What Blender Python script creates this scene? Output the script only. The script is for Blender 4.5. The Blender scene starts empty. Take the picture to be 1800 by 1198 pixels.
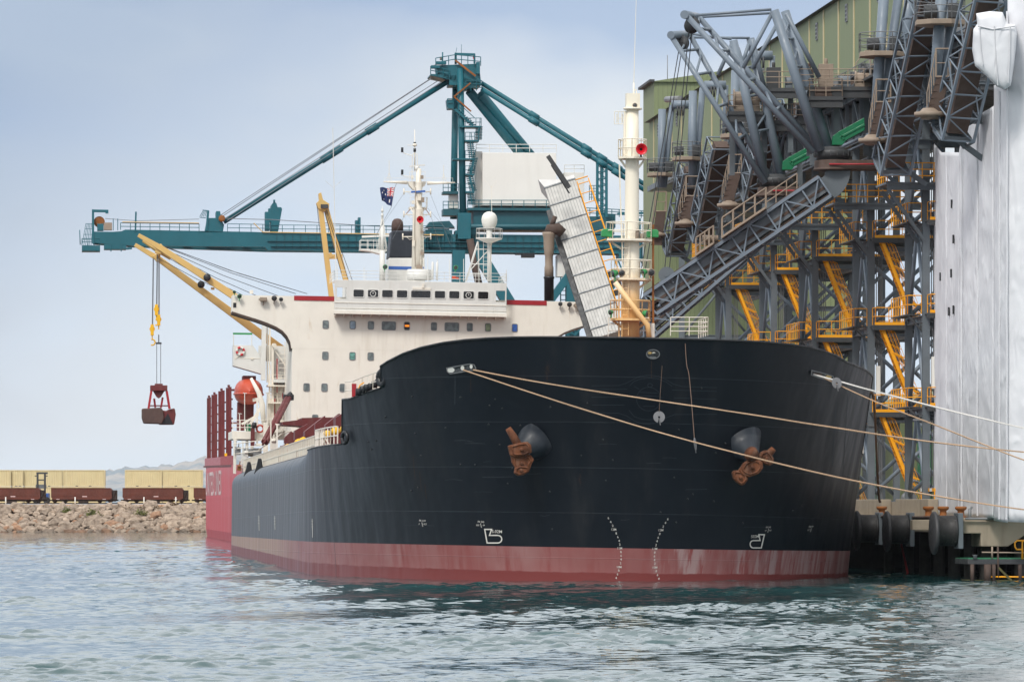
import bpy, bmesh, math, random
import numpy as np
from mathutils import Vector, Matrix, Euler
from mathutils.bvhtree import BVHTree
random.seed(7)
rng = np.random.default_rng(7)
scene = bpy.context.scene
COL = scene.collection
R = math.radians
PI = math.pi

# ------------------------------------------------------------------ camera
CAM_H = 4.1
cam_d = bpy.data.cameras.new('camera')
cam = bpy.data.objects.new('camera', cam_d)
COL.objects.link(cam)
cam.location = (0, 0, CAM_H)
cam.rotation_euler = (R(90), 0, 0)
cam_d.sensor_width = 36
cam_d.lens = 180
cam_d.shift_y = 288 / 1800
cam_d.clip_start = 1
cam_d.clip_end = 20000
scene.camera = cam

# ------------------------------------------------------------------ view
scene.view_settings.view_transform = 'Standard'
scene.view_settings.look = 'None'
scene.view_settings.gamma = 1
scene.view_settings.exposure = 0.5
scene.cycles.max_bounces = 6
scene.cycles.transparent_max_bounces = 8

# ------------------------------------------------------------------ sky
SUN_EL, SUN_AZ = 48, 205          # azimuth clockwise from +Y (north); the camera looks north
def lin(r, g, b):
    f = lambda c: (c / 255 / 12.92) if c <= 10 else ((c / 255 + .055) / 1.055) ** 2.4
    return (f(r), f(g), f(b), 1)
world = bpy.data.worlds.new('World')
scene.world = world
world.use_nodes = True
nt = world.node_tree
nt.nodes.clear()
def N(tree, typ, **kw):
    n = tree.nodes.new(typ)
    for k, v in kw.items():
        if k.startswith('_'):
            setattr(n, k[1:], v)
        else:
            n.inputs[k.replace('__', ' ')].default_value = v
    return n
out = N(nt, 'ShaderNodeOutputWorld')
bg_sky = N(nt, 'ShaderNodeBackground', Strength=0.08)
bg_cl = N(nt, 'ShaderNodeBackground', Strength=0.72)
sky = N(nt, 'ShaderNodeTexSky', _sky_type='NISHITA', _sun_disc=False, _sun_elevation=R(SUN_EL), _sun_rotation=R(SUN_AZ), _air_density=1.0, _dust_density=2.0)
nt.links.new(sky.outputs[0], bg_sky.inputs[0])
tc = N(nt, 'ShaderNodeTexCoord')
mp = N(nt, 'ShaderNodeMapping')
mp.inputs['Scale'].default_value = (13, 9, 26)
mp.inputs['Location'].default_value = (3.1, 1.7, 0.35)
nt.links.new(tc.outputs['Generated'], mp.inputs[0])
nz = N(nt, 'ShaderNodeTexNoise', Scale=1.0, Detail=4.0, Roughness=0.42)
nt.links.new(mp.outputs[0], nz.inputs['Vector'])
sx = N(nt, 'ShaderNodeSeparateXYZ')
nt.links.new(tc.outputs['Generated'], sx.inputs[0])
# cloud layer: bright and milky at the horizon, grey-blue higher up, raised out of view to brighten the water
rz = N(nt, 'ShaderNodeValToRGB')
el = rz.color_ramp.elements
el[0].position = 0.0; el[0].color = (0.79, 0.885, 0.985, 1)
el[1].position = 1.0; el[1].color = (1.25, 1.28, 1.32, 1)
for p, c in ((0.03, (0.73, 0.845, 0.985, 1)), (0.065, (0.58, 0.695, 0.865, 1)), (0.105, (0.42, 0.53, 0.73, 1)), (0.135, (0.74, 0.83, 0.95, 1)), (0.17, (1.02, 1.09, 1.18, 1)), (0.26, (1.28, 1.32, 1.38, 1)), (0.5, (1.30, 1.32, 1.36, 1))):
    e = el.new(p); e.color = c
nt.links.new(sx.outputs['Z'], rz.inputs[0])
cr = N(nt, 'ShaderNodeValToRGB')
cr.color_ramp.elements[0].position = 0.44; cr.color_ramp.elements[0].color = (0, 0, 0, 1)
cr.color_ramp.elements[1].position = 0.64; cr.color_ramp.elements[1].color = (1, 1, 1, 1)
nt.links.new(nz.outputs[0], cr.inputs[0])
mm = N(nt, 'ShaderNodeMath', _operation='MULTIPLY'); mm.inputs[1].default_value = 0.95
nt.links.new(cr.outputs[0], mm.inputs[0])
mc = N(nt, 'ShaderNodeMix', _data_type='RGBA')
nt.links.new(mm.outputs[0], mc.inputs[0])
nt.links.new(rz.outputs[0], mc.inputs[6])
mc.inputs[7].default_value = (0.83, 0.875, 0.925, 1)
lift = N(nt, 'ShaderNodeMapRange'); lift.inputs[1].default_value = .11; lift.inputs[2].default_value = .2; lift.inputs[3].default_value = 1; lift.inputs[4].default_value = 0
nt.links.new(sx.outputs['Z'], lift.inputs[0])
m2 = N(nt, 'ShaderNodeMath', _operation='MULTIPLY'); nt.links.new(mm.outputs[0], m2.inputs[0]); nt.links.new(lift.outputs[0], m2.inputs[1]); nt.links.new(m2.outputs[0], mc.inputs[0])
nt.links.new(mc.outputs[2], bg_cl.inputs[0])
# a darker cloud bank high on the left of the view
def wm(op, a, b=None, c=None):
    n = nt.nodes.new('ShaderNodeMath'); n.operation = op
    for i, v in enumerate((a, b, c)):
        if v is None: continue
        if isinstance(v, bpy.types.NodeSocket): nt.links.new(v, n.inputs[i])
        else: n.inputs[i].default_value = v
    return n.outputs[0]
def wr(src, a, b, va, vb):
    n = nt.nodes.new('ShaderNodeMapRange'); n.interpolation_type = 'SMOOTHSTEP'; nt.links.new(src, n.inputs[0])
    for i, v in zip((1, 2, 3, 4), (a, b, va, vb)): n.inputs[i].default_value = v
    return n.outputs[0]
dd = wm('SUBTRACT', sx.outputs['Z'], wm('MULTIPLY', sx.outputs['X'], 0.75))
dd = wm('ADD', dd, wm('MULTIPLY', wm('SUBTRACT', nz.outputs[0], 0.5), 0.16))
bank = wm('MULTIPLY', wm('MULTIPLY', wr(dd, 0.075, 0.185, 0, 1), wr(sx.outputs['X'], -0.7, -0.2, 0, 1)), wr(sx.outputs['Z'], 0.11, 0.17, 1, 0))
bank = wm('MULTIPLY', bank, wr(sx.outputs['Y'], 0.0, 0.5, 0, 1))
mb_ = N(nt, 'ShaderNodeMix', _data_type='RGBA', _blend_type='MULTIPLY')
nt.links.new(bank, mb_.inputs[0]); nt.links.new(mc.outputs[2], mb_.inputs[6]); mb_.inputs[7].default_value = (0.55, 0.63, 0.76, 1)
nt.links.new(mb_.outputs[2], bg_cl.inputs[0])
mx = N(nt, 'ShaderNodeMixShader'); mx.inputs[0].default_value = 0.9
nt.links.new(bg_sky.outputs[0], mx.inputs[1]); nt.links.new(bg_cl.outputs[0], mx.inputs[2])
nt.links.new(mx.outputs[0], out.inputs[0])

sun_d = bpy.data.lights.new('sun', 'SUN')
sun_d.energy = 1.8
sun_d.angle = R(14)
sun_d.color = (1.0, 0.955, 0.89)
sun = bpy.data.objects.new('sun', sun_d)
COL.objects.link(sun)
sd = Vector((math.sin(R(SUN_AZ)) * math.cos(R(SUN_EL)), math.cos(R(SUN_AZ)) * math.cos(R(SUN_EL)), math.sin(R(SUN_EL))))
sun.rotation_euler = sd.to_track_quat('Z', 'Y').to_euler()
sun.location = sd * 200

# ------------------------------------------------------------------ frames
F = 9000.0                         # focal length in photo pixels
TH = R(5.07)                       # the berth line against the view axis
S0 = Vector((6.73, 273, 0))        # the bow at the waterline
LIST = R(0.95)
M_W = Matrix.Translation(S0) @ Matrix.Rotation(TH, 4, 'Z')                 # berth frame: x away from ship to quay, y aft, z up
M_S = M_W @ Matrix.Rotation(LIST, 4, 'Y')                                  # ship frame: the ship lists towards the quay
M_0 = Matrix.Identity(4)
CAMV = Vector((0, 0, CAM_H))
def ray(px, py):
    return Vector(((px - 900) / F, 1, (887 - py) / F))
def pix(M, px, py, axis, val):
    """the point of a frame's plane axis=val seen at a photo pixel"""
    mi = M.inverted()
    o = mi @ CAMV
    d = mi.to_3x3() @ ray(px, py)
    t = (val - o[axis]) / d[axis]
    return o + d * t
def SU(px, py, u): return pix(M_S, px, py, 1, u)
def WU(px, py, u): return pix(M_W, px, py, 1, u)
def WV(px, py, v): return pix(M_W, px, py, 0, v)
def G(px, py, Y): return Vector(((px - 900) / F * Y, Y, CAM_H + (887 - py) / F * Y))

# ------------------------------------------------------------------ materials
MATS = {}
def mat_nodes(name):
    m = bpy.data.materials.new(name)
    m.use_nodes = True
    t = m.node_tree
    b = t.nodes['Principled BSDF']
    MATS[name] = m
    return m, t, b
def mixc(t, fac, a, b):
    n = t.nodes.new('ShaderNodeMix'); n.data_type = 'RGBA'
    for sock, v in ((n.inputs[0], fac), (n.inputs[6], a), (n.inputs[7], b)):
        if hasattr(v, 'is_linked') or isinstance(v, bpy.types.NodeSocket): t.links.new(v, sock)
        else: sock.default_value = v
    return n.outputs[2]
def noise(t, scale, detail=3.0, rough=0.55, sc=(1, 1, 1), coord='Object', loc=(0, 0, 0)):
    c = t.nodes.new('ShaderNodeTexCoord')
    p = t.nodes.new('ShaderNodeMapping')
    p.inputs['Scale'].default_value = sc
    p.inputs['Location'].default_value = loc
    t.links.new(c.outputs[coord], p.inputs[0])
    n = t.nodes.new('ShaderNodeTexNoise')
    n.inputs['Scale'].default_value = scale
    n.inputs['Detail'].default_value = detail
    n.inputs['Roughness'].default_value = rough
    t.links.new(p.outputs[0], n.inputs['Vector'])
    return n.outputs[0]
def ramp(t, src, a, b, va=0.0, vb=1.0):
    n = t.nodes.new('ShaderNodeMapRange')
    n.interpolation_type = 'SMOOTHSTEP'
    t.links.new(src, n.inputs[0])
    for i, v in zip((1, 2, 3, 4), (a, b, va, vb)): n.inputs[i].default_value = v
    return n.outputs[0]
def mathn(t, op, a, b=None):
    n = t.nodes.new('ShaderNodeMath'); n.operation = op
    for i, v in enumerate((a, b)):
        if v is None: continue
        if isinstance(v, bpy.types.NodeSocket): t.links.new(v, n.inputs[i])
        else: n.inputs[i].default_value = v
    return n.outputs[0]
def bump(t, b, src, strength, dist=0.02):
    n = t.nodes.new('ShaderNodeBump')
    n.inputs['Strength'].default_value = strength
    n.inputs['Distance'].default_value = dist
    t.links.new(src, n.inputs['Height'])
    t.links.new(n.outputs[0], b.inputs['Normal'])
def paint(name, col, rough=0.55, var=0.18, rust=0.0, rustcol=(0.16, 0.06, 0.022, 1), dirt=0.25, dirtcol=(0.20, 0.17, 0.13, 1), metal=0.0, sc=1.0):
    """painted steel with patchy tone, downward dirt streaks and rust runs"""
    m, t, b = mat_nodes(name)
    b.inputs['Roughness'].default_value = rough
    b.inputs['Metallic'].default_value = metal
    dark = tuple(c * (1 - var) for c in col[:3]) + (1,)
    c = mixc(t, ramp(t, noise(t, 0.7 * sc, 5), 0.35, 0.68), col, dark)
    if dirt:
        s = ramp(t, noise(t, 1.6 * sc, 5, 0.6, (1, 1, 0.12)), 0.50, 0.80, 0, dirt)
        c = mixc(t, s, c, dirtcol)
    if rust:
        a = ramp(t, noise(t, 1.3 * sc, 6, 0.65, (1, 1, 0.22), loc=(3, 5, 1)), 0.72 - 0.28 * rust, 0.86 - 0.22 * rust, 0, 0.9)
        c = mixc(t, a, c, rustcol)
    t.links.new(c, b.inputs['Base Color'])
    t.links.new(ramp(t, noise(t, 3 * sc, 3), 0.3, 0.7, rough - 0.1, rough + 0.12), b.inputs['Roughness'])
    return m

# ------------------------------------------------------------------ mesh builder
class MB:
    def __init__(self): self.v = []; self.f = []; self.mi = []; self.m = 0; self.sm = []; self.s = False
    def add(self, verts, faces, smooth=None):
        o = len(self.v)
        self.v += [Vector(p) for p in verts]
        self.f += [tuple(i + o for i in q) for q in faces]
        self.mi += [self.m] * len(faces)
        self.sm += [self.s if smooth is None else smooth] * len(faces)
        return self
    def box(self, a, b):
        x0, y0, z0 = (min(p, q) for p, q in zip(a, b)); x1, y1, z1 = (max(p, q) for p, q in zip(a, b))
        return self.add([(x0, y0, z0), (x1, y0, z0), (x1, y1, z0), (x0, y1, z0), (x0, y0, z1), (x1, y0, z1), (x1, y1, z1), (x0, y1, z1)],
                        [(0, 3, 2, 1), (4, 5, 6, 7), (0, 1, 5, 4), (1, 2, 6, 5), (2, 3, 7, 6), (3, 0, 4, 7)], False)
    def cbox(self, c, s):
        c = Vector(c); h = Vector(s) / 2
        return self.box(c - h, c + h)
    def beam(self, p, q, w, h=None, up=(0, 0, 1), w2=None, h2=None):
        p = Vector(p); q = Vector(q); h = w if h is None else h
        w2 = w if w2 is None else w2; h2 = h if h2 is None else h2
        d = q - p
        if d.length < 1e-6: return self
        d.normalize(); u = Vector(up)
        if abs(d.dot(u)) > 0.98: u = Vector((0, 1, 0)) if abs(d.y) < 0.9 else Vector((1, 0, 0))
        s = d.cross(u).normalized(); u = s.cross(d).normalized()
        vs = []
        for e, ww, hh in ((p, w, h), (q, w2, h2)):
            for a, b in ((-1, -1), (1, -1), (1, 1), (-1, 1)): vs.append(e + s * a * ww / 2 + u * b * hh / 2)
        return self.add(vs, [(0, 1, 2, 3), (7, 6, 5, 4), (0, 4, 5, 1), (1, 5, 6, 2), (2, 6, 7, 3), (3, 7, 4, 0)], False)
    def ibeam(self, p, q, w, h, t=0.03, up=(0, 0, 1)):
        p = Vector(p); q = Vector(q); d = (q - p).normalized(); u = Vector(up)
        if abs(d.dot(u)) > 0.98: u = Vector((0, 1, 0))
        s = d.cross(u).normalized(); u = s.cross(d).normalized()
        for k in (-1, 1): self.beam(p + u * k * (h - t) / 2, q + u * k * (h - t) / 2, w, t, u)
        return self.beam(p, q, t, h - 2 * t, u)
    def tube(self, p, q, r, r2=None, n=8, caps=True):
        return self.path([p, q], [r, r if r2 is None else r2], n, caps)
    def path(self, pts, r, n=6, caps=True):
        pts = [Vector(p) for p in pts]
        rs = r if isinstance(r, (list, tuple)) else [r] * len(pts)
        vs = []; prev = None
        for i, p in enumerate(pts):
            d = (pts[min(i + 1, len(pts) - 1)] - pts[max(i - 1, 0)])
            if d.length < 1e-9: d = Vector((0, 0, 1))
            d.normalize()
            if prev is None:
                u = Vector((0, 0, 1)) if abs(d.z) < 0.95 else Vector((0, 1, 0))
            else: u = prev
            s = d.cross(u)
            if s.length < 1e-6: s = d.cross(Vector((1, 0.3, 0)))
            s.normalize(); u = s.cross(d).normalized(); prev = u
            for k in range(n):
                a = 2 * PI * k / n
                vs.append(p + (s * math.cos(a) + u * math.sin(a)) * rs[i])
        fs = []
        for i in range(len(pts) - 1):
            for k in range(n):
                a = i * n + k; b = i * n + (k + 1) % n
                fs.append((a, b, b + n, a + n))
        if caps:
            o = len(self.v)
            self.add(vs, fs, n >= 6)
            self.f += [tuple(o + k for k in range(n))[::-1], tuple(o + (len(pts) - 1) * n + k for k in range(n))]
            self.mi += [self.m] * 2; self.sm += [False] * 2
            return self
        return self.add(vs, fs, n >= 6)
    def lathe(self, prof, o, axis=(0, 0, 1), n=20, smooth=True):
        """prof: (radius, distance along the axis)"""
        a = Vector(axis).normalized(); o = Vector(o)
        u = Vector((0, 0, 1)) if abs(a.z) < 0.9 else Vector((0, 1, 0))
        s = a.cross(u).normalized(); u = s.cross(a)
        vs = []; fs = []
        for r, h in prof:
            for k in range(n):
                t = 2 * PI * k / n
                vs.append(o + a * h + (s * math.cos(t) + u * math.sin(t)) * r)
        for i in range(len(prof) - 1):
            for k in range(n):
                x = i * n + k; y = i * n + (k + 1) % n
                fs.append((x, y, y + n, x + n))
        ob = len(self.v)
        self.add(vs, fs, smooth)
        for i, fl in ((0, True), (len(prof) - 1, False)):
            if prof[i][0] > 1e-4:
                idx = tuple(ob + i * n + k for k in range(n))
                self.f.append(idx[::-1] if fl else idx); self.mi.append(self.m); self.sm.append(False)
        return self
    def prism(self, pts, ext):
        pts = [Vector(p) for p in pts]; e = Vector(ext); n = len(pts)
        vs = pts + [p + e for p in pts]
        fs = [tuple(range(n)), tuple(range(2 * n - 1, n - 1, -1))]
        fs += [(i, i + n, (i + 1) % n + n, (i + 1) % n) for i in range(n)]
        return self.add(vs, fs, False)
    def rail(self, pts, h=1.0, sp=1.5, r=0.025, bars=2, n=5, close=False, post=None):
        """guard rail along a polyline of deck points"""
        pts = [Vector(p) for p in pts]
        if close: pts = pts + [pts[0]]
        up = Vector((0, 0, 1))
        for b in range(1, bars + 1):
            for p, q in zip(pts, pts[1:]): self.tube(p + up * h * b / bars, q + up * h * b / bars, r, n=n, caps=False)
        for p, q in zip(pts, pts[1:]):
            L = (q - p).length; k = max(1, round(L / sp))
            for i in range(k + 1):
                a = p.lerp(q, i / k); self.tube(a, a + up * h, post or r, n=n, caps=False)
        return self
    def ladder(self, p, q, w, side=(1, 0, 0), step=0.35, r=0.025):
        p = Vector(p); q = Vector(q); s = Vector(side).normalized() * w / 2
        self.tube(p - s, q - s, r, n=4); self.tube(p + s, q + s, r, n=4)
        k = max(2, int((q - p).length / step))
        for i in range(1, k): a = p.lerp(q, i / k); self.tube(a - s, a + s, r * 0.7, n=4, caps=False)
        return self
    def truss(self, p, q, w, h, n, up=(0, 0, 1), rc=0.1, rb=0.05, faces='ltrb', box=True):
        """four-chord lattice girder from p to q"""
        p = Vector(p); q = Vector(q); d = (q - p).normalized(); u = Vector(up)
        s = d.cross(u).normalized(); u = s.cross(d).normalized()
        cs = {}
        for nm, a, b in (('bl', -1, -1), ('br', 1, -1), ('tr', 1, 1), ('tl', -1, 1)):
            o = s * a * w / 2 + u * b * h / 2
            cs[nm] = (p + o, q + o)
            self.beam(p + o, q + o, rc * 2, rc * 2, u)
        for f, (a, b) in {'l': ('bl', 'tl'), 't': ('tl', 'tr'), 'r': ('tr', 'br'), 'b': ('br', 'bl')}.items():
            if f not in faces: continue
            for i in range(n + 1):
                t = i / n
                A = cs[a][0].lerp(cs[a][1], t); B = cs[b][0].lerp(cs[b][1], t)
                self.beam(A, B, rb * 2, rb * 2, u)
                if i < n:
                    t2 = (i + 1) / n
                    A2 = cs[a][0].lerp(cs[a][1], t2); B2 = cs[b][0].lerp(cs[b][1], t2)
                    if i % 2: self.beam(A, B2, rb * 1.8, rb * 1.8, u)
                    else: self.beam(B, A2, rb * 1.8, rb * 1.8, u)
        return cs
    def pieces(self):
        """vertex index sets of the far-apart pieces of this mesh"""
        n = len(self.v); par = list(range(n))
        def find(a):
            while par[a] != a: par[a] = par[par[a]]; a = par[a]
            return a
        for f in self.f:
            r0 = find(f[0])
            for i in f[1:]: par[find(i)] = r0
        root = np.array([find(i) for i in range(n)])
        ids, isl = np.unique(root, return_inverse=True)
        k = len(ids)
        if k == 1 or k > 1500: return None
        P = np.array([p[:] for p in self.v]); lo = np.full((k, 3), np.inf); hi = np.full((k, 3), -np.inf)
        np.minimum.at(lo, isl, P); np.maximum.at(hi, isl, P)
        size = (hi - lo).max(1)
        gap = np.maximum(0, np.maximum(lo[:, None] - hi[None], lo[None] - hi[:, None]))
        near = np.sqrt((gap ** 2).sum(2)) <= np.maximum(0.02, 0.48 * np.maximum(size[:, None], size[None]))
        lab = np.arange(k)
        while True:
            new = np.where(near, lab[None], k).min(1)
            new = np.minimum(new, lab)
            if (new == lab).all(): break
            lab = new
        u = np.unique(lab)
        return None if len(u) == 1 else [set(np.nonzero(lab[isl] == a)[0].tolist()) for a in u]
    def build(self, name, mats, parent=None, bevel=0.0, org=None, split=True):
        """link as one mesh; pieces that stand far apart become parts of their own"""
        ps = self.pieces() if (parent and split) else None
        if ps:
            first = None
            for s in ps:
                m = MB(); mp = {}
                for i in sorted(s): mp[i] = len(m.v); m.v.append(self.v[i])
                for f, a, b_ in zip(self.f, self.mi, self.sm):
                    if f[0] in mp: m.f.append(tuple(mp[i] for i in f)); m.mi.append(a); m.sm.append(b_)
                o = m.build(name, mats, parent, bevel, org, False)
                first = first or o
            return first
        o = ORG.get(parent.name, Vector()) if parent else (Vector(org) if org is not None else Vector())
        me = bpy.data.meshes.new(name)
        me.from_pydata([p - o for p in self.v], [], self.f)
        for x in (mats if isinstance(mats, (list, tuple)) else [mats]):
            me.materials.append(MATS[x] if isinstance(x, str) else x)
        me.polygons.foreach_set('material_index', self.mi)
        me.polygons.foreach_set('use_smooth', self.sm)
        me.validate(); me.update()
        ob = bpy.data.objects.new(name, me)
        COL.objects.link(ob)
        if parent:
            ob.parent = parent
            ORG[ob.name] = o
        if bevel:
            bv = ob.modifiers.new('bevel', 'BEVEL'); bv.width = bevel; bv.segments = 2; bv.limit_method = 'ANGLE'; bv.angle_limit = R(40)
        return ob
ORG = {}
def thing(name, label, cat, M=M_0, org=(0, 0, 0), group=None):
    o = bpy.data.objects.new(name, None)
    COL.objects.link(o)
    org = Vector(org)
    o.matrix_world = M @ Matrix.Translation(org)
    o.empty_display_size = 0.5
    ORG[o.name] = org
    return tag(o, label, cat, group)
def tag(o, label, cat, group=None):
    o['label'] = label; o['category'] = cat
    if group: o['group'] = group
    return o
def solo(mb, name, mats, label, cat, M=M_0, org=(0, 0, 0), group=None, bevel=0):
    """a thing that is one mesh"""
    o = mb.build(name, mats, None, bevel, org)
    o.matrix_world = M @ Matrix.Translation(Vector(org))
    return tag(o, label, cat, group)
def struct(mb, name, mats, M=M_0, kind='structure'):
    o = mb.build(name, mats)
    o.matrix_world = M
    o['kind'] = kind
    return o
def textmesh(s, size, font_extrude=0.0):
    c = bpy.data.curves.new('t', 'FONT'); c.body = s; c.size = size; c.align_x = 'CENTER'; c.align_y = 'CENTER'
    c.resolution_u = 2; c.offset = 0.022
    o = bpy.data.objects.new('t', c); COL.objects.link(o)
    dg = bpy.context.evaluated_depsgraph_get(); dg.update()
    me = bpy.data.meshes.new_from_object(o.evaluated_get(dg))
    vs = [v.co.copy() for v in me.vertices]; fs = [tuple(p.vertices) for p in me.polygons]
    bpy.data.objects.remove(o); bpy.data.curves.remove(c); bpy.data.meshes.remove(me)
    return vs, fs
# ------------------------------------------------------------------ colours
paint('cream_paint', lin(230, 224, 212), 0.5, 0.05, 0.30, lin(190, 160, 120), 0.34, lin(186, 172, 150))
paint('mast_paint', lin(226, 219, 205), 0.45, 0.06, 0.34, lin(176, 112, 52), 0.25, lin(200, 160, 110), sc=1.6)
paint('white_paint', lin(214, 213, 208), 0.5, 0.06, 0.12, lin(150, 105, 60), 0.2, lin(165, 155, 140))
paint('red_paint', lin(160, 30, 40), 0.5, 0.12, 0.0, dirt=0.2, dirtcol=lin(150, 80, 75))
paint('maroon_paint', lin(100, 34, 34), 0.55, 0.18, 0.15, lin(80, 40, 25))
paint('teal_paint', lin(10, 92, 104), 0.5, 0.12, 0.0, dirt=0.2, dirtcol=lin(26, 80, 88), sc=0.5)
paint('dark_teal_paint', lin(18, 80, 90), 0.5, 0.12, 0.0, dirt=0.2, dirtcol=lin(30, 60, 66), sc=0.5)
paint('house_white', lin(222, 221, 214), 0.55, 0.04, 0.0, dirt=0.15, dirtcol=lin(170, 165, 155), sc=0.4)
paint('crane_yellow', lin(206, 172, 104), 0.5, 0.08, 0.05, lin(130, 90, 50), 0.2, lin(160, 130, 80))
paint('steel_grey', lin(98, 106, 112), 0.5, 0.14, 0.10, lin(96, 66, 48), 0.35, lin(80, 72, 64))
paint('pipe_grey', lin(112, 124, 136), 0.45, 0.12, 0.08, lin(110, 74, 50), 0.25, lin(86, 84, 82))
paint('dark_steel', lin(62, 64, 66), 0.6, 0.2, 0.12, lin(72, 52, 40), 0.4, lin(60, 50, 44))
paint('dusty_brown', lin(84, 68, 60), 0.8, 0.2, 0.2, lin(74, 46, 34), 0.4, lin(70, 58, 50))
paint('dusty_beige', lin(150, 134, 118), 0.7, 0.14, 0.2, lin(104, 74, 54), 0.4, lin(110, 92, 76))
paint('safety_yellow', lin(244, 166, 12), 0.5, 0.08, 0.0, dirt=0.25, dirtcol=lin(150, 100, 40))
paint('green_paint', lin(48, 140, 78), 0.45, 0.12, 0.0, dirt=0.15, dirtcol=lin(60, 110, 70))
paint('chute_green', lin(14, 112, 72), 0.4, 0.12, 0.0, dirt=0.15, dirtcol=lin(30, 80, 60))
paint('black_paint', lin(26, 28, 32), 0.5, 0.2, 0.0, dirt=0.3, dirtcol=lin(70, 68, 66))
paint('funnel_black', lin(30, 36, 46), 0.5, 0.2, 0.0, dirt=0.3, dirtcol=lin(60, 62, 66))
paint('soot_brown', lin(82, 62, 56), 0.7, 0.2, 0.0, dirt=0.3, dirtcol=lin(50, 42, 40))
paint('blue_paint', lin(52, 96, 168), 0.5, 0.1, 0.0, dirt=0.1)
paint('horn_red', lin(196, 20, 36), 0.4, 0.1, 0.0, dirt=0.0)
paint('lifeboat_orange', lin(186, 72, 44), 0.45, 0.12, 0.0, dirt=0.3, dirtcol=lin(120, 60, 45))
paint('anchor_rust', lin(112, 66, 40), 0.9, 0.6, 0.6, lin(62, 34, 20), 0.6, lin(132, 104, 86), sc=2)
paint('concrete', lin(158, 146, 128), 0.85, 0.18, 0.12, lin(140, 92, 56), 0.5, lin(104, 92, 78))
paint('bollard_rust', lin(146, 88, 36), 0.8, 0.3, 0.4, lin(90, 50, 26))
paint('rubber', lin(34, 33, 33), 0.6, 0.25, 0.0, dirt=0.45, dirtcol=lin(96, 92, 86), sc=3)
paint('pile_dark', lin(56, 54, 50), 0.8, 0.3, 0.2)
paint('weed_edge', lin(92, 88, 52), 0.9, 0.35, 0.2)
paint('clad_white', lin(200, 200, 198), 0.5, 0.06, 0.0, dirt=0.35, dirtcol=lin(150, 146, 140), sc=0.8)
paint('wagon_brown', lin(98, 50, 38), 0.75, 0.25, 0.2, lin(70, 34, 24), 0.4, lin(80, 52, 44))
paint('bogie_dark', lin(52, 40, 36), 0.8, 0.3, 0.2)
paint('container_cream', lin(206, 194, 152), 0.6, 0.07, 0.0, dirt=0.3, dirtcol=lin(180, 164, 120))
paint('plain_grey', lin(120, 122, 124), 0.5, 0.1)
paint('light_yellow', lin(230, 178, 20), 0.5, 0.1)
paint('lens_grey', lin(60, 62, 64), 0.2, 0.1, dirt=0)
paint('marking_white', lin(216, 212, 204), 0.6, 0.14, 0.0, dirt=0.2, dirtcol=lin(150, 140, 130), sc=3)
paint('faded_red_text', lin(232, 206, 204), 0.6, 0.18, 0.0, dirt=0.5, dirtcol=lin(176, 110, 112))
paint('wire', lin(58, 60, 64), 0.5, 0.1, dirt=0)
paint('light_wire', lin(120, 124, 130), 0.5, 0.1, dirt=0)
paint('far_green', lin(84, 102, 72), 0.8, 0.2)
def rope(name, c1, c2):
    m, t, b = mat_nodes(name)
    n = noise(t, 6, 3, 0.5, (9, 9, 9))
    t.links.new(mixc(t, ramp(t, n, 0.35, 0.65), lin(*c1), lin(*c2)), b.inputs['Base Color'])
    b.inputs['Roughness'].default_value = 0.9
rope('manila', (200, 170, 140), (140, 114, 92))
rope('white_rope', (226, 224, 220), (188, 184, 178))
rope('brown_rope', (128, 98, 74), (88, 66, 50))
rope('thin_line', (112, 92, 78), (84, 68, 58))

def glass(name, col, rough=0.08):
    m, t, b = mat_nodes(name)
    t.links.new(mixc(t, ramp(t, noise(t, 2.4, 2), 0.4, 0.65), col, tuple(c * 1.8 for c in col[:3]) + (1,)), b.inputs['Base Color'])
    b.inputs['Roughness'].default_value = rough
    b.inputs['Specular IOR Level'].default_value = 0.6
glass('window_dark', lin(28, 26, 26)); glass('window_grey', lin(92, 100, 100), 0.2); glass('window_green', lin(84, 128, 118), 0.25)
glass('window_blue', lin(44, 78, 140), 0.25); glass('window_olive', lin(104, 116, 88), 0.25); glass('window_pale', lin(120, 136, 150), 0.2)
m, t, b = mat_nodes('lamp_orange')
b.inputs['Base Color'].default_value = lin(230, 130, 30); b.inputs['Emission Color'].default_value = lin(255, 140, 20); b.inputs['Emission Strength'].default_value = 0.9

# hull of the near ship: black topsides, faded red boot top, wet strip
m, t, b = mat_nodes('hull_paint')
co = t.nodes.new('ShaderNodeTexCoord'); sp = t.nodes.new('ShaderNodeSeparateXYZ'); t.links.new(co.outputs['Object'], sp.inputs[0])
zz = sp.outputs['Z']; uu = sp.outputs['Y']
st = noise(t, 0.8, 6, 0.62, (1, 1, 0.05)); st2 = noise(t, 2.6, 4, 0.6, (1, 1, 0.03), loc=(4, 2, 7)); pa = noise(t, 0.16, 4, 0.55)
black = mixc(t, ramp(t, pa, 0.3, 0.7), (0.0034, 0.0060, 0.0105, 1), (0.0060, 0.0094, 0.0148, 1))
black = mixc(t, ramp(t, st, 0.52, 0.75, 0, 0.5), black, (0.022, 0.024, 0.026, 1))
black = mixc(t, ramp(t, noise(t, 0.9, 5, 0.7, (1, 1, 0.10), loc=(9, 1, 3)), 0.66, 0.80, 0, 0.6), black, lin(84, 58, 40))
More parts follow.
